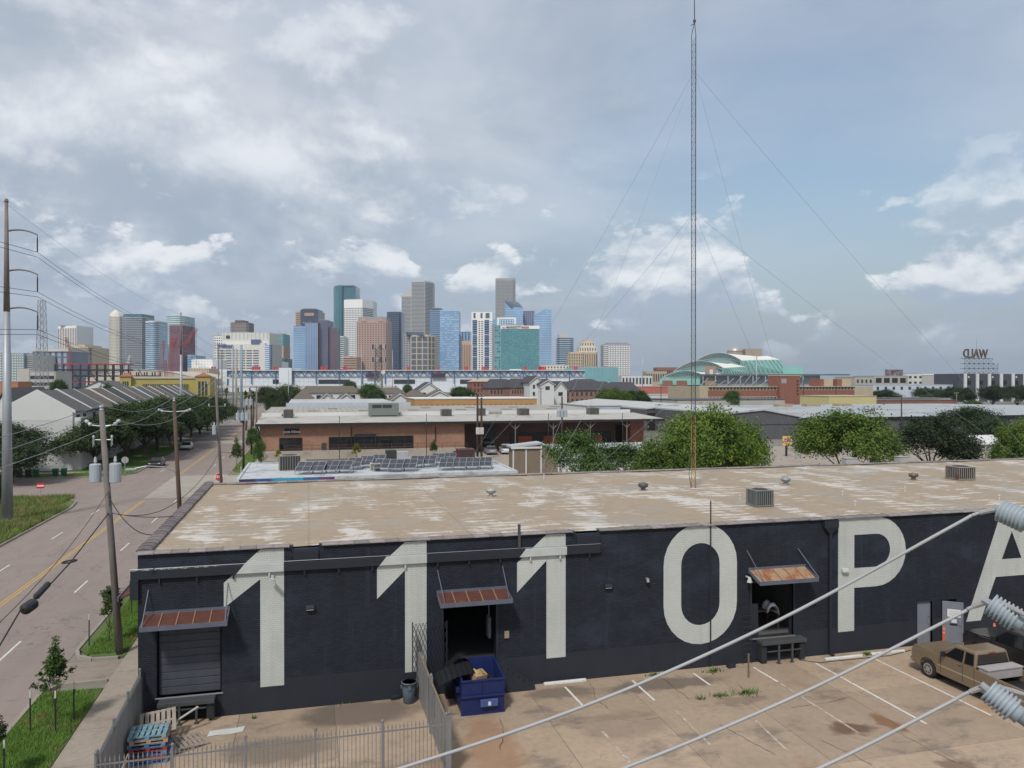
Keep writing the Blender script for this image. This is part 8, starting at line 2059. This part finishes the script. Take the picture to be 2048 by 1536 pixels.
for k in range(9):
    xx = x0 + 3.0 + k * (x1 - x0) / 9; MB().box(xx, xx + 2.0, 389.4, 389.998, 0, zt + .1).build('pilaster', M_WHITEW, t)
    MB().box(xx + 2.6, xx + 5.2, 389.8, 389.997, zt - 6.5, zt - 4.0).build('balcony_opening', M_BLACK, t)
    if k % 2 == 0: MB().box(xx + 3.2, xx + 4.2, 389.85, 389.996, zt - 2.4, zt - 1.4).build('window', M_WHITEW, t)
def wald():
    Y = 398; zb = PY(1960, 747, Y)[2]; x0, x1 = PY(1929, 720, Y)[0], PY(1996, 720, Y)[0]; z1 = PY(1960, 717, Y)[2]
    t = thing('rooftop_sign', 'rusty rooftop letters on a steel lattice frame seen from behind', 'sign', ((x0 + x1) / 2, Y, zb))
    m = mat('sign_steel', (.07, .065, .065), .7); lv = [zb + .2, zb + (z1 - zb) * .33, zb + (z1 - zb) * .66, z1]
    n = 7
    for i, z in enumerate(lv):
        xe = x1 - (0, 0, 2.2, 4.0)[i]; MB().tube([(x0, Y, z), (xe, Y, z)], .14, 4).build('rail', m, t); MB().tube([(x0, Y + 3, z), (xe, Y + 3, z)], .12, 4).build('rail', m, t)
    for k in range(n + 1):
        x = x0 + (x1 - x0) * k / n; zt = z1 if k < 6 else lv[2]; MB().tube([(x, Y, zb), (x, Y, zt)], .12, 4).build('upright', m, t)
        if k < n:
            w = (x1 - x0) / n
            for a, b in zip(lv[:-1], lv[1:]): MB().tube([(x, Y, a), (x + w, Y, b)], .10, 4).tube([(x + w, Y, a), (x, Y, b)], .09, 4).build('brace', m, t) if x + w <= x1 - 3 or b < z1 else None
    lw = (PY(1975, 717, Y)[0] - PY(1926, 717, Y)[0])
    me = textmesh('WALD', PY(1950, 697, Y)[2] - z1 + 1.6, .35, bold=.10); w = max(v.co.x for v in me.vertices) - min(v.co.x for v in me.vertices)
    o = link('lettering', me, mat('rusty_letter', (.17, .12, .09), .8, .4, .8, c2=(.03, .03, .03), th=(.45, .55), sc2=.9), t, loc=(PY(1950, 708, Y)[0], Y - .3, PY(1950, 708, Y)[2]), rot=(R(90), 0, R(180)))
    o.scale = (lw / w, 1, 1)
    MB().tube([(PY(1953, 717, Y)[0], Y, z1), (PY(1953, 717, Y)[0], Y, PY(1953, 678, Y)[2])], .08, 4).build('aerial', m, t)
wald()
for (xl, xr, yt, D, m, lab) in ((1310, 1352, 735, 1700, M_REDB, 'distant red brick block left of the stadium'), (1288, 1330, 743, 1600, M_TANW, 'distant tan terraces beside the pale residential tower'), (1240, 1300, 752, 1300, M_WHITEW, 'white ribbed low block at the foot of the pale tower')):
    a, b = PD(xl, yt, D), PD(xr, yt, D); t = thing('distant_block', lab, 'building', ((a[0] + b[0]) / 2, (a[1] + b[1]) / 2, 0))
    q = MB().obox(((a[0] + b[0]) / 2, (a[1] + b[1]) / 2, Zat(yt, D) / 2), ((xr - xl) / F * D, 40, Zat(yt, D)), -YAW).build('wall', m, t)
    q2 = MB()
    for k in range(9): u = (k + .5) / 9; p = np.array(a) + (np.array(b) - np.array(a)) * u; q2.obox((p[0] - _fw[0] * 20.2, p[1] - _fw[1] * 20.2, Zat(yt, D) * .6), ((xr - xl) / F * D / 9 * .5, .3, Zat(yt, D) * .5), -YAW)
    q2.build('window_strip', M_WINB, t, kind='stuff')

# ================================================================ THE SKYLINE
_f2 = np.array([_fw[0], _fw[1], 0]); _f2 /= np.linalg.norm(_f2)
def cp(px, D, z=0.): q = _c + _f2 * D + _rt * ((px - CX) / F * D); return np.array((q[0], q[1], z))
def block(t, chain, yt, D, wallm, style=None, winm=None, yb=None, dep=45, name='shaft', crown=None):
    """a tower body: front outline given as (pixel, metres further back), top at a pixel row; facade pieces are real strips and panes"""
    z1 = Zat(yt, D); z0 = 0. if yb is None else Zat(yb, D)
    front = [cp(px, D + dd) for px, dd in chain]
    back = [front[-1] + _f2 * dep, front[0] + _f2 * dep]
    foot = front + back; n = len(foot)
    vs = [(p[0], p[1], z0) for p in foot] + [(p[0], p[1], z1) for p in foot]
    fs = [tuple(range(n - 1, -1, -1)), tuple(range(n, 2 * n))] + [(i, (i + 1) % n, (i + 1) % n + n, i + n) for i in range(n)]
    b = MB().add(vs, fs).build(name, wallm, t)
    wp = chain[-1][0] - chain[0][0]
    if name == 'shaft' and yb is None and wp > 12:
        rr = random.Random(int(yt * 7 + chain[0][0])); cx_ = (chain[0][0] + chain[-1][0]) / 2 + rr.uniform(-.12, .12) * wp; p = cp(cx_, D + dep * .5); h = rr.uniform(1.2, 2.6) * D / F
        MB().obox((p[0], p[1], z1 + h / 2), (wp * rr.uniform(.25, .5) / F * D, dep * .4, h), -YAW).obox((p[0] + rr.uniform(-4, 4), p[1], z1 + h * .35), (wp * .7 / F * D, dep * .5, h * .7), -YAW).build('roof_plant', w_mid, b)
        if rr.random() < .5: MB().tube([(p[0], p[1], z1), (p[0], p[1], z1 + h * 3)], .4, 4).build('roof_mast', w_mid, b)
    if style:
        q = MB()
        segs = list(zip(front[:-1], front[1:]))
        for si, (A, B) in enumerate(segs):
            stl = style if isinstance(style[0], str) else style[min(si, len(style) - 1)]
            if stl is None: continue
            kind, cw, rh, fx, fz = stl[:5]; mt, mb_ = (tuple(stl[5:]) + (.01, 0.)[len(stl) - 5:])[:2]
            L = np.linalg.norm(B - A); u = (B - A) / L; nn = np.array((u[1], -u[0], 0)); 
            if nn @ _f2 > 0: nn = -nn
            o = nn * .35
            m2 = D / F; nc = max(1, int(round(abs((B - A) @ _rt) / (cw * m2)))); nr = max(1, int(round((z1 - z0) / (rh * m2)))) if rh else 1
            za, zb_ = z0 + (z1 - z0) * mb_, z1 - (z1 - z0) * mt
            rhm = (zb_ - za) / nr
            def pane(a0, a1, c0, c1):
                P = A + u * (L * a0) + o; Q = A + u * (L * a1) + o
                q.quad((P[0], P[1], c0), (Q[0], Q[1], c0), (Q[0], Q[1], c1), (P[0], P[1], c1))
            if kind == 'bands':
                for j in range(nr): pane(.02, .98, za + rhm * (j + .5 - fz / 2), za + rhm * (j + .5 + fz / 2))
            elif kind == 'ribs':
                for i in range(nc): pane((i + .5 - fx / 2) / nc, (i + .5 + fx / 2) / nc, za, zb_)
            elif kind == 'grid':
                for i in range(nc):
                    for j in range(nr): pane((i + .5 - fx / 2) / nc, (i + .5 + fx / 2) / nc, za + rhm * (j + .5 - fz / 2), za + rhm * (j + .5 + fz / 2))
            elif kind == 'mix':       # curtain wall: a scatter of lighter panes
                rr = random.Random(int(chain[0][0]) + si)
                for i in range(nc):
                    for j in range(nr):
                        if rr.random() < .45: pane((i + .5 - fx / 2) / nc, (i + .5 + fx / 2) / nc, za + rhm * (j + .5 - fz / 2), za + rhm * (j + .5 + fz / 2))
        q.build('facade_panes', winm or M_WINB, b, kind='stuff')
    return b
def T(label, D, px): p = cp(px, D); return thing('tower_block', label, 'skyscraper', tuple(p))
def arcchain(x0, x1, bulge, n=8): return [(x0 + (x1 - x0) * k / n, bulge * (2 * k / n - 1) ** 2) for k in range(n + 1)]
def gm(n, c, r=.14): return mat(n, c, r, .28, .02, spec=.6)  # broad blotches in the colour stand in for cloud reflections
g_blue = gm('glass_sky', (.22, .37, .58)); g_teal = gm('glass_teal', (.045, .16, .20)); g_green = gm('glass_green', (.16, .35, .38)); g_navy = gm('glass_navy', (.045, .06, .10)); g_pale = gm('glass_pale', (.30, .40, .50)); g_mauve = gm('glass_mauve', (.16, .13, .20)); g_slate = gm('glass_slate', (.10, .14, .22)); g_dk = gm('glass_dark', (.10, .12, .15)); g_lt = gm('glass_light', (.42, .56, .70))
w_white = mat('tower_white', (.80, .80, .78), .7, .05, .01); w_grey = mat('tower_grey', (.50, .49, .47), .7, .05, .01); w_tan = mat('tower_tan', (.52, .43, .31), .7, .06, .01); w_pink = mat('tower_pink', (.45, .30, .25), .7, .06, .01); w_peach = mat('tower_peach', (.50, .36, .27), .7, .05, .01); w_brown = mat('tower_brown', (.13, .075, .065), .7, .05, .01); w_cream = mat('tower_cream', (.66, .61, .52), .7, .05, .01); w_mull = mat('tower_mullion', (.33, .36, .40), .5); w_red = mat('tower_red', (.19, .075, .08), .5, .06, .01); w_mid = mat('tower_midgrey', (.33, .335, .34), .7, .05, .01)
t = T('pale green glass flats at the far left with balconies', 900, 30); block(t, [(-40, 0), (48, 0)], 706, 900, gm('glass_aqua', (.22, .32, .38)), ('grid', 5, 5.2, .6, .55), w_cream); block(t, [(48, 4), (66, 4)], 709, 900, w_grey, ('bands', 5, 4, 1, .5), g_dk)
t = T('blue grey glass block behind the lattice tower', 950, 100); block(t, [(65, 0), (137, 0)], 697, 950, g_slate, ('grid', 12, 18, .55, .85), w_mull); block(t, [(65, -2), (137, -2)], 697, 950, w_grey, None, yb=703, name='roof_band')
t = T('ribbed white and brown office slab on the far left', 1700, 140); block(t, [(116, 22), (153, 0), (165, 26)], 651, 1700, w_white, (('ribs', 4.4, 0, .45, 1, .04), ('ribs', 5, 0, .2, 1, .04)), w_brown)
t = T('beige stone hotel tower before the ribbed slab', 1100, 160); block(t, [(136, 0), (176, 0), (186, 12)], 694, 1100, w_tan, ('grid', 4.2, 4.2, .45, .5), M_WINB); block(t, [(150, 4), (170, 4)], 689, 1100, w_tan, None, yb=694, name='penthouse')
t = T('white many sided tower with a pointed dome top', 2000, 231)
b_ = block(t, [(218, 16), (223, 3), (231, 0), (239, 3), (246, 16)], 632, 2000, w_cream, ('grid', 2.2, 3.0, .45, .5), g_dk)
c_ = cp(232, 2020); k_ = 2000 / F
MB().tube([(c_[0], c_[1], Zat(632, 2000)), (c_[0], c_[1], Zat(626, 2000)), (c_[0], c_[1], Zat(621, 2000)), (c_[0], c_[1], Zat(618, 2000))], [12.5 * k_, 10 * k_, 5 * k_, .5], 10).build('dome', w_cream, t)
t = T('grey banded office slab with a green glass top', 1800, 268); block(t, [(245, 10), (252, 0), (284, 0), (292, 10)], 634, 1800, w_mid, ('bands', 3, 3.6, 1, .5), g_dk); block(t, [(246, 10), (253, 1), (283, 1), (291, 10)], 628, 1800, g_teal, None, yb=634, name='glass_crown')
t = T('pale blue rounded glass tower', 1750, 305); block(t, arcchain(291, 318, 14), 643, 1750, g_lt, ('bands', 3, 4, 1, .4), g_slate); block(t, arcchain(291, 320, 14), 641.5, 1750, w_white, None, yb=643, name='roof_rim')
t = T('teal curved glass tower with white floor lines', 1900, 354); block(t, arcchain(333, 375, 20), 632, 1900, g_green, ('bands', 3, 4, 1, .35), w_white)
t = T('red brown ribbed tower before the teal curved one', 1500, 355); block(t, [(339, 0), (366, 0), (372, 10)], 651, 1500, w_red, ('ribs', 2.4, 0, .3, 1), g_mauve)
t = T('far brown stepped office tower above the hotel', 2300, 480); block(t, [(461, 6), (466, 0), (493, 0), (498, 6)], 645, 2300, w_brown, ('bands', 3, 3, 1, .4), w_mid); block(t, [(470, 8), (487, 8)], 640, 2300, w_brown, None, yb=645, name='top_block')
def hotel():
    D = 1150; t = T('wide pale hotel with a slanted top and blue lettering', D, 490)
    hs = mat('hotel_stone', (.64, .63, .60), .7, .08, .02)
    block(t, [(428, 10), (446, 10)], 672, D, w_white, ('grid', 4.5, 5, .5, .5), M_WINB)
    block(t, [(444, 6), (539, 6)], 665, D, hs, ('ribs', 8, 0, .35, 1, .0, .88), mat('hotel_stone2', (.52, .51, .48), .7))
    block(t, [(437, 0), (519, 0)], 688, D, hs, ('grid', 13.5, 5.6, .82, .42, .12, .0), g_dk)
    block(t, [(519, 0), (530, 0)], 686, D, hs, None); block(t, [(530, -2), (539, -2)], 690, D, g_blue, ('bands', 3, 4, 1, .3), w_white); block(t, [(539, 0), (546, 14)], 688, D, w_grey, ('grid', 3.5, 5, .5, .5), M_WINB)
    block(t, [(502, -1), (519, -1)], 679, D, g_slate, None, yb=688, name='glass_box')
    block(t, [(452, 5.5), (460, 5.5)], 670.5, D, M_WINB, None, yb=677, name='roof_opening', dep=2)
    p = cp(452, D - 1.2, Zat(692, D)); me = textmesh('Hilton', 9.5, .3, bold=.12); w = max(v.co.x for v in me.vertices) - min(v.co.x for v in me.vertices)
    o = link('lettering', me, mat('sign_blue', (.06, .08, .24), .5), t, loc=tuple(p), rot=(R(90), 0, -YAW)); o.scale = (29 / F * D / w, 1, 1)
hotel()
for (lab, D, ch, yt, m, st, wm) in (
    ('green glass tower behind the peach block', 2000, [(544, 0), (566, 0), (570, 12)], 668, g_green, ('bands', 3, 6, 1, .12), g_teal),
    ('peach windowless block right of the hotel', 1500, [(544, 0), (567, 0)], 691, w_peach, ('grid', 4, 4, .3, .3), w_tan),
    ('small white and teal block at the foot of the peach one', 1200, [(549, 0), (560, 0)], 723, w_white, ('grid', 4, 4, .5, .55), M_WINB),
    ('small teal block behind the white and teal one', 1250, [(551, 0), (569, 0)], 717, g_teal, None, None),
    ('sky blue glass slab with a white rim', 1450, [(587, 0), (610, 0)], 652, g_blue, ('bands', 3, 4.5, 1, .22), g_lt),
    ('blue glass slab with red brown fins', 1440, [(610, -2), (636, -2)], 645, w_red, ('ribs', 3.2, 0, .72, 1, .01, 0), g_blue),
    ('dark slate glass slab of the blue group', 1450, [(636, 0), (656, 4)], 640, g_slate, ('grid', 5, 6, .8, .7), g_mauve),
    ('mauve glass slab at the right of the blue group', 1460, [(656, 0), (670, 4)], 655, g_mauve, ('ribs', 3, 0, .3, 1), w_red),
    ('dark blue tower with an orange panel behind the blue group', 1900, [(601, 0), (637, 0)], 619, g_navy, ('bands', 3, 4.5, 1, .35, .25), g_slate),
    ('tan slab behind the dark blue tower', 1950, [(591, 0), (641, 0)], 623, w_peach, ('bands', 3, 4, 1, .4), w_brown),
    ('thin red brown striped block behind the mauve slab', 1700, [(669, 0), (678, 0)], 698, w_red, ('bands', 3, 4, 1, .4), w_brown),
    ('white grid office tower with two bright faces', 1700, [(688, 8), (725, 0), (747, 30)], 599, w_white, (('grid', 3.3, 4.0, .62, .48, .09), ('bands', 3, 3.9, 1, .5, .09)), g_dk),
    ('white and dark banded block at the foot of the teal giant', 1600, [(672, 0), (688, 0)], 673, w_white, ('bands', 3, 4.2, 1, .55), g_dk),
    ('short tan stepped block at the foot of the white grid tower', 1300, [(687, 0), (713, 0)], 714, w_peach, ('bands', 3, 5, 1, .45), w_brown),
    ('dark navy office tower beside the pink one', 1600, [(774, 0), (798, 0), (803, 10)], 624, g_navy, ('grid', 5, 4.0, .8, .4), g_slate),
    ('blue glass tower with a dark left flank', 1500, [(859, 14), (884, 12)], 616, g_dk, ('bands', 3, 4, 1, .45), g_blue),
    ('pale blue glass tower with a sawtooth top', 1480, [(880, 0), (918, 0)], 622, g_blue, ('mix', 4.5, 4.5, .9, .45), g_lt),
    ('short slate glass block behind the peach spire', 1700, [(919, 0), (944, 0)], 664, g_slate, ('ribs', 6, 0, .5, 1), g_blue),
    ('narrow dark block with balconies beside the pale blue tower', 1500, [(913, 0), (921, 0)], 670, g_dk, ('grid', 4, 5, .5, .6), g_lt),
    ('peach stepped tower left of the white and blue flats', 1400, [(924, 0), (944, 0)], 682, w_peach, ('ribs', 3.2, 0, .35, 1, .08), w_brown),
    ('tall grey grid skyscraper at the right', 2250, [(991, 0), (996, -4), (1026, -4), (1031, 0)], 557, w_mid, ('grid', 2.4, 2.9, .52, .52, .02), g_dk),
    ('mauve and blue glass tower behind the green hotel', 1800, [(1046, 0), (1069, 0)], 622, g_mauve, ('ribs', 4, 0, .25, 1), g_blue),
    ('dark blue banded tower with a white top box', 1700, [(1114, 6), (1118, 0), (1142, 0), (1147, 6)], 676, g_navy, ('bands', 3, 4.2, 1, .42), g_lt),
    ('tan stepped art deco block right of the banded tower', 1300, [(1137, 0), (1166, 0)], 706, w_tan, ('grid', 5, 6, .45, .6), w_brown),
    ('low cream stone block before the tan ones', 1150, [(1081, 0), (1138, 0)], 731, w_cream, ('grid', 6, 6, .4, .5), M_WINB),
    ('low green glass block before the residential towers', 1100, [(1133, 0), (1236, 0)], 735, g_green, ('ribs', 8, 0, .06, 1), w_mull),
    ('grey flats tower with a dark flank and a grid of white panels', 1350, [(1207, 14), (1216, 0), (1261, 0)], 688, w_mid, (('bands', 4, 4, 1, .5), ('grid', 5.0, 4.3, .62, .55, .03)), w_white),
    ('tan ornate tower with a stepped crown', 1500, [(1156, 4), (1160, 0), (1191, 0), (1195, 4)], 704, w_tan, ('ribs', 4.4, 0, .4, 1, .05), w_brown),
    ('white slab left of the hotel over the mustard turret', 900, [(383, 0), (425, 0)], 719, w_white, ('grid', 6, 6, .3, .3), w_grey),
    ('tan low block beneath the white slab', 850, [(376, 0), (418, 0)], 737, w_tan, ('grid', 5, 5, .35, .35), M_WINB),
    ('small blue glass block behind the brown ribbed tower', 1500, [(375, 0), (393, 0)], 711, g_blue, ('bands', 3, 5, 1, .3), g_slate)):
    t = T(lab, D, (ch[0][0] + ch[-1][0]) / 2); block(t, ch, yt, D, m, st, wm)
    if 'orange panel' in lab: block(t, [(609, -1.5), (628, -1.5)], 626, D, w_peach, ('ribs', 3, 0, .2, 1), w_red, yb=632, name='crown_panel', dep=1); block(t, [(605, 4), (632, 4)], 617, D, w_red, None, yb=619, name='roof_rim')
    if 'white top box' in lab: block(t, [(1118, 6), (1135, 6)], 668, D, w_cream, ('bands', 3, 3, 1, .3), w_grey, yb=676, name='top_box')
    if 'sawtooth' in lab: block(t, [(880, 2), (915, 2)], 620.5, D, g_lt, None, yb=622, name='parapet_glass')
    if 'stepped crown' in lab:
        block(t, [(1158, 6), (1193, 6)], 693, D, w_cream, ('grid', 5, 8, .4, .6), w_brown, yb=704, name='upper_shaft'); block(t, [(1163, 9), (1189, 9)], 683, D, w_cream, ('grid', 5, 8, .4, .6), w_brown, yb=693, name='crown'); block(t, [(1168, 11), (1184, 11)], 679, D, w_tan, None, yb=683, name='lantern')
    if 'art deco' in lab: block(t, [(1141, 3), (1160, 3)], 704, D, w_tan, None, yb=706, name='upper_step')
    if 'grid skyscraper' in lab: block(t, [(996, 8), (1024, 8)], 555.5, D, w_grey, None, yb=557, name='roof_plant')
    if 'grid of white' in lab: block(t, [(1213, 6), (1256, 6)], 685, D, w_grey, ('ribs', 3, 0, .5, 1), g_dk, yb=688, name='roof_plant')
# teal giant with rounded shoulders
t = T('tall dark teal glass tower with rounded ends', 2300, 690)
block(t, [(667, 40), (668, 22), (672, 6), (678, 0), (684, 4), (688, 14), (692, 14), (712, 14), (714, 30)], 571, 2300, g_teal, ('ribs', 5, 0, .25, 1), gm('glass_teal2', (.06, .20, .25))); block(t, [(676, 12), (707, 12)], 569, 2300, g_teal, None, yb=571, name='roof_plant')
# pink granite tower with gabled mansard
t = T('pink granite tower with grey mansard roof and gables', 1350, 745); b_ = block(t, [(713, 4), (717, 0), (771, 0), (776, 4)], 641, 1350, w_pink, ('grid', 5.4, 4.4, .5, .45, .03), g_dk); mg_ = mat('mansard_grey', (.28, .29, .30), .6)
block(t, [(716, 6), (773, 6)], 633, 1350, mg_, None, yb=641, name='mansard')
for px in (728, 762):
    A, B, C_ = cp(px - 6, 1349, Zat(643, 1350)), cp(px + 6, 1349, Zat(643, 1350)), cp(px, 1349, Zat(632, 1350))
    MB().add([A, B, C_, A + _f2 * 8, B + _f2 * 8, C_ + _f2 * 8], [(0, 1, 2), (5, 4, 3), (0, 3, 4, 1), (1, 4, 5, 2), (2, 5, 3, 0)]).build('gable', w_pink, t)
# grey banded tower with a cut corner
t = T('tall grey banded tower with a stepped slanting shoulder', 1900, 835)
block(t, [(803, 4), (821, 0), (823, 0)], 591, 1900, w_grey, ('bands', 3, 2.7, 1, .45), g_dk); block(t, [(823, 0), (850, 0), (866, 22)], 562, 1900, w_grey, ('bands', 3, 2.7, 1, .45), g_dk)
A = [cp(803, 1904, Zat(591, 1900)), cp(823, 1900.5, Zat(591, 1900)), cp(823, 1900.5, Zat(566, 1900)), cp(821, 1900.5, Zat(575, 1900))]
MB().add(A + [p + _f2 * 40 for p in A], [(0, 1, 2, 3), (7, 6, 5, 4), (0, 4, 5, 1), (1, 5, 6, 2), (2, 6, 7, 3), (3, 7, 4, 0)]).build('slanted_shoulder', w_grey, t)
# tan framed block before it
t = T('tan framed block with big square windows and a curved grey roof', 1250, 838)
block(t, [(822, 0), (856, 0), (870, 10)], 670, 1250, w_tan, (('grid', 11.3, 11.5, .82, .82, .02), ('grid', 7, 11.5, .7, .82, .02)), g_dk); block(t, [(807, 12), (822, 0)], 668, 1250, w_mid, ('grid', 5, 5, .5, .5), g_dk); block(t, arcchain(812, 846, -6), 664, 1250, g_slate, None, yb=670, name='curved_roof', dep=20)
# white and blue flats
t = T('white framed flats tower with blue glass bays', 1300, 964)
block(t, [(943, 0), (985, 0)], 624, 1300, w_white, None)
for (p0, p1, m_, st) in ((945, 954, g_navy, ('bands', 3, 4.4, 1, .25)), (969, 978, g_navy, ('bands', 3, 4.4, 1, .25))):
    for (ya, yb_) in ((640, 668), (670, 691), (693, 712), (714, 740)): block(t, [(p0, -.8), (p1, -.8)], ya, 1300, m_, st, g_blue, yb=yb_, name='glass_bay', dep=.7)
block(t, [(956, -.5), (967, -.5)], 640, 1300, w_white, ('grid', 5, 4.4, .6, .45), M_WINB, yb=742, name='window_bay', dep=.4); block(t, [(979, -.5), (985, -.5)], 640, 1300, w_white, ('bands', 3, 4.4, 1, .35), g_blue, yb=742, name='balcony_bay', dep=.4)
for (p0, p1) in ((947, 951), (961, 965), (971, 979)): block(t, [(p0, -.6), (p1, -.6)], 626, 1300, g_dk, None, yb=636, name='roof_slot', dep=.5)
# angular glass towers
def slant(label, D, pts, m, strips=True, d0=0., roofm=None):
    t = T(label, D, (pts[0][0] + pts[-1][0]) / 2)
    F_ = [cp(px, D + d0, Zat(y, D)) for px, y in pts]; n = len(F_)
    B_ = [p + _f2 * 40 for p in F_]; low = [np.array((p[0], p[1], 0)) for p in F_]; lowb = [np.array((p[0], p[1], 0)) for p in B_]
    b = MB().add(F_ + low, [(i, i + 1, n + i + 1, n + i) for i in range(n - 1)]).add(F_ + B_, [(i, i + 1, n + i + 1, n + i) for i in range(n - 1)]).add([F_[0], B_[0], lowb[0], low[0]], [(0, 1, 2, 3)]).add([F_[-1], B_[-1], lowb[-1], low[-1]], [(0, 1, 2, 3)]).build('shaft', m, t)
    q = MB()
    for i in range(n - 1):
        z = 8.
        while z < min(F_[i][2], F_[i + 1][2]) - 4:
            A, B = low[i] - _f2 * .3, low[i + 1] - _f2 * .3; q.quad((A[0], A[1], z), (B[0], B[1], z), (B[0], B[1], z + 1.3), (A[0], A[1], z + 1.3)); z += 5.0
    q.build('facade_panes', g_lt if m is not g_lt else g_slate, b, kind='stuff')
    return t
slant('blue glass tower with a steep sloping dark roof', 1750, [(1010, 601), (1023, 614), (1046, 615)], g_blue)
slant('angular blue glass tower with a pointed corner', 1700, [(1068, 630), (1073, 628), (1092, 618), (1095, 619), (1103, 620)], g_blue)
A = [cp(1010, 1748, Zat(601, 1750)), cp(1023, 1748, Zat(614, 1750)), cp(1046, 1760, Zat(614, 1750)), cp(1036, 1775, Zat(602, 1750))]
MB().add(A + [p - np.array((0, 0, 2)) for p in A], [(0, 1, 2, 3), (7, 6, 5, 4), (0, 4, 5, 1), (1, 5, 6, 2), (2, 6, 7, 3), (3, 7, 4, 0)]).build('sloping_roof', g_dk, bpy.data.objects[[o.name for o in bpy.data.objects if o.get('label', '').startswith('blue glass tower with a steep')][0]])
t = T('white framed cube with blue glass above the green hotel', 1500, 1013); block(t, [(994, 0), (1032, 0)], 635, 1500, w_white, None); block(t, [(998, -.6), (1028, -.6)], 638, 1500, g_blue, ('grid', 5, 4, .4, .6), w_white, yb=700, name='glass_infill', dep=.5); block(t, [(986, 6), (994, 6)], 638, 1500, g_blue, None, name='side_wing')
def green_hotel():
    D = 1150; t = T('green glass hotel slab with a white sign band on top', D, 1040)
    block(t, [(984, 20), (990, 6)], 647, D, w_mid, None); block(t, [(990, 6), (1001, 0)], 650, D, g_green, ('mix', 4, 6, .8, .5), g_teal)
    block(t, [(1001, 0), (1079, 0)], 652, D, w_mid, None)
    block(t, [(1002, -.8), (1077.5, -.8)], 658.5, D, gm('glass_hotel', (.085, .25, .28)), ('mix', 3.2, 4.0, .9, .5), g_green, yb=742, name='glass_face', dep=.7)
    block(t, [(1001, -1.2), (1079, -1.2)], 651.5, D, w_white, None, yb=658, name='sign_band', dep=1.1)
    block(t, [(1012, 6), (1040, 6)], 647.5, D, w_mid, None, yb=652, name='roof_plant')
    p = cp(1027, D - 1.8, Zat(654.7, D)); me = textmesh('MARRIOTT', 4.4, .25, bold=.06); w = max(v.co.x for v in me.vertices) - min(v.co.x for v in me.vertices)
    o = link('lettering', me, mat('sign_grey', (.10, .10, .12), .5), t, loc=tuple(p), rot=(R(90), 0, -YAW)); o.scale = (29 / F * D / w, 1, 1)
    rm = mat('sign_crimson', (.45, .03, .06), .5)
    p = cp(1050, D - 1.8, Zat(654.7, D)); me = textmesh('MARQUIS', 3.6, .25, bold=.08); w = max(v.co.x for v in me.vertices) - min(v.co.x for v in me.vertices)
    o = link('lettering', me, rm, t, loc=tuple(p), rot=(R(90), 0, -YAW)); o.scale = (14.5 / F * D / w, 1, 1)
    q = MB()
    for k, (a, b) in enumerate(((1004.5, 1006.2), (1006.4, 1008.3), (1008.5, 1011))):
        A, B, C_ = cp(a, D - 1.8, Zat(656.4, D)), cp(b, D - 1.8, Zat(656.4, D)), cp(a - .3 + k * .6, D - 1.8, Zat(652.6 + .5 * k, D)); q.add([A, B, C_, A + _f2 * .3, B + _f2 * .3, C_ + _f2 * .3], [(0, 1, 2), (5, 4, 3), (0, 3, 4, 1), (1, 4, 5, 2), (2, 5, 3, 0)])
    q.build('emblem', rm, t)
green_hotel()
# ================================================================ THE AIR
hz = MB().box(-4600, 4600, -1200, 7900, -2.4, 360).build('haze', None, kind='stuff')
hm_ = bpy.data.materials.new('haze_air'); hm_.use_nodes = True; nt = hm_.node_tree; nt.nodes.clear()
o_ = nt.nodes.new('ShaderNodeOutputMaterial'); pv = nt.nodes.new('ShaderNodeVolumePrincipled')
pv.inputs['Color'].default_value = (0.80, 0.88, 1.0, 1); pv.inputs['Density'].default_value = 0.00008; pv.inputs['Anisotropy'].default_value = 0.2
nt.links.new(pv.outputs[0], o_.inputs['Volume']); hz.data.materials.append(hm_)
hz['label'] = 'thin pale blue haze over the whole city'; hz['category'] = 'haze'
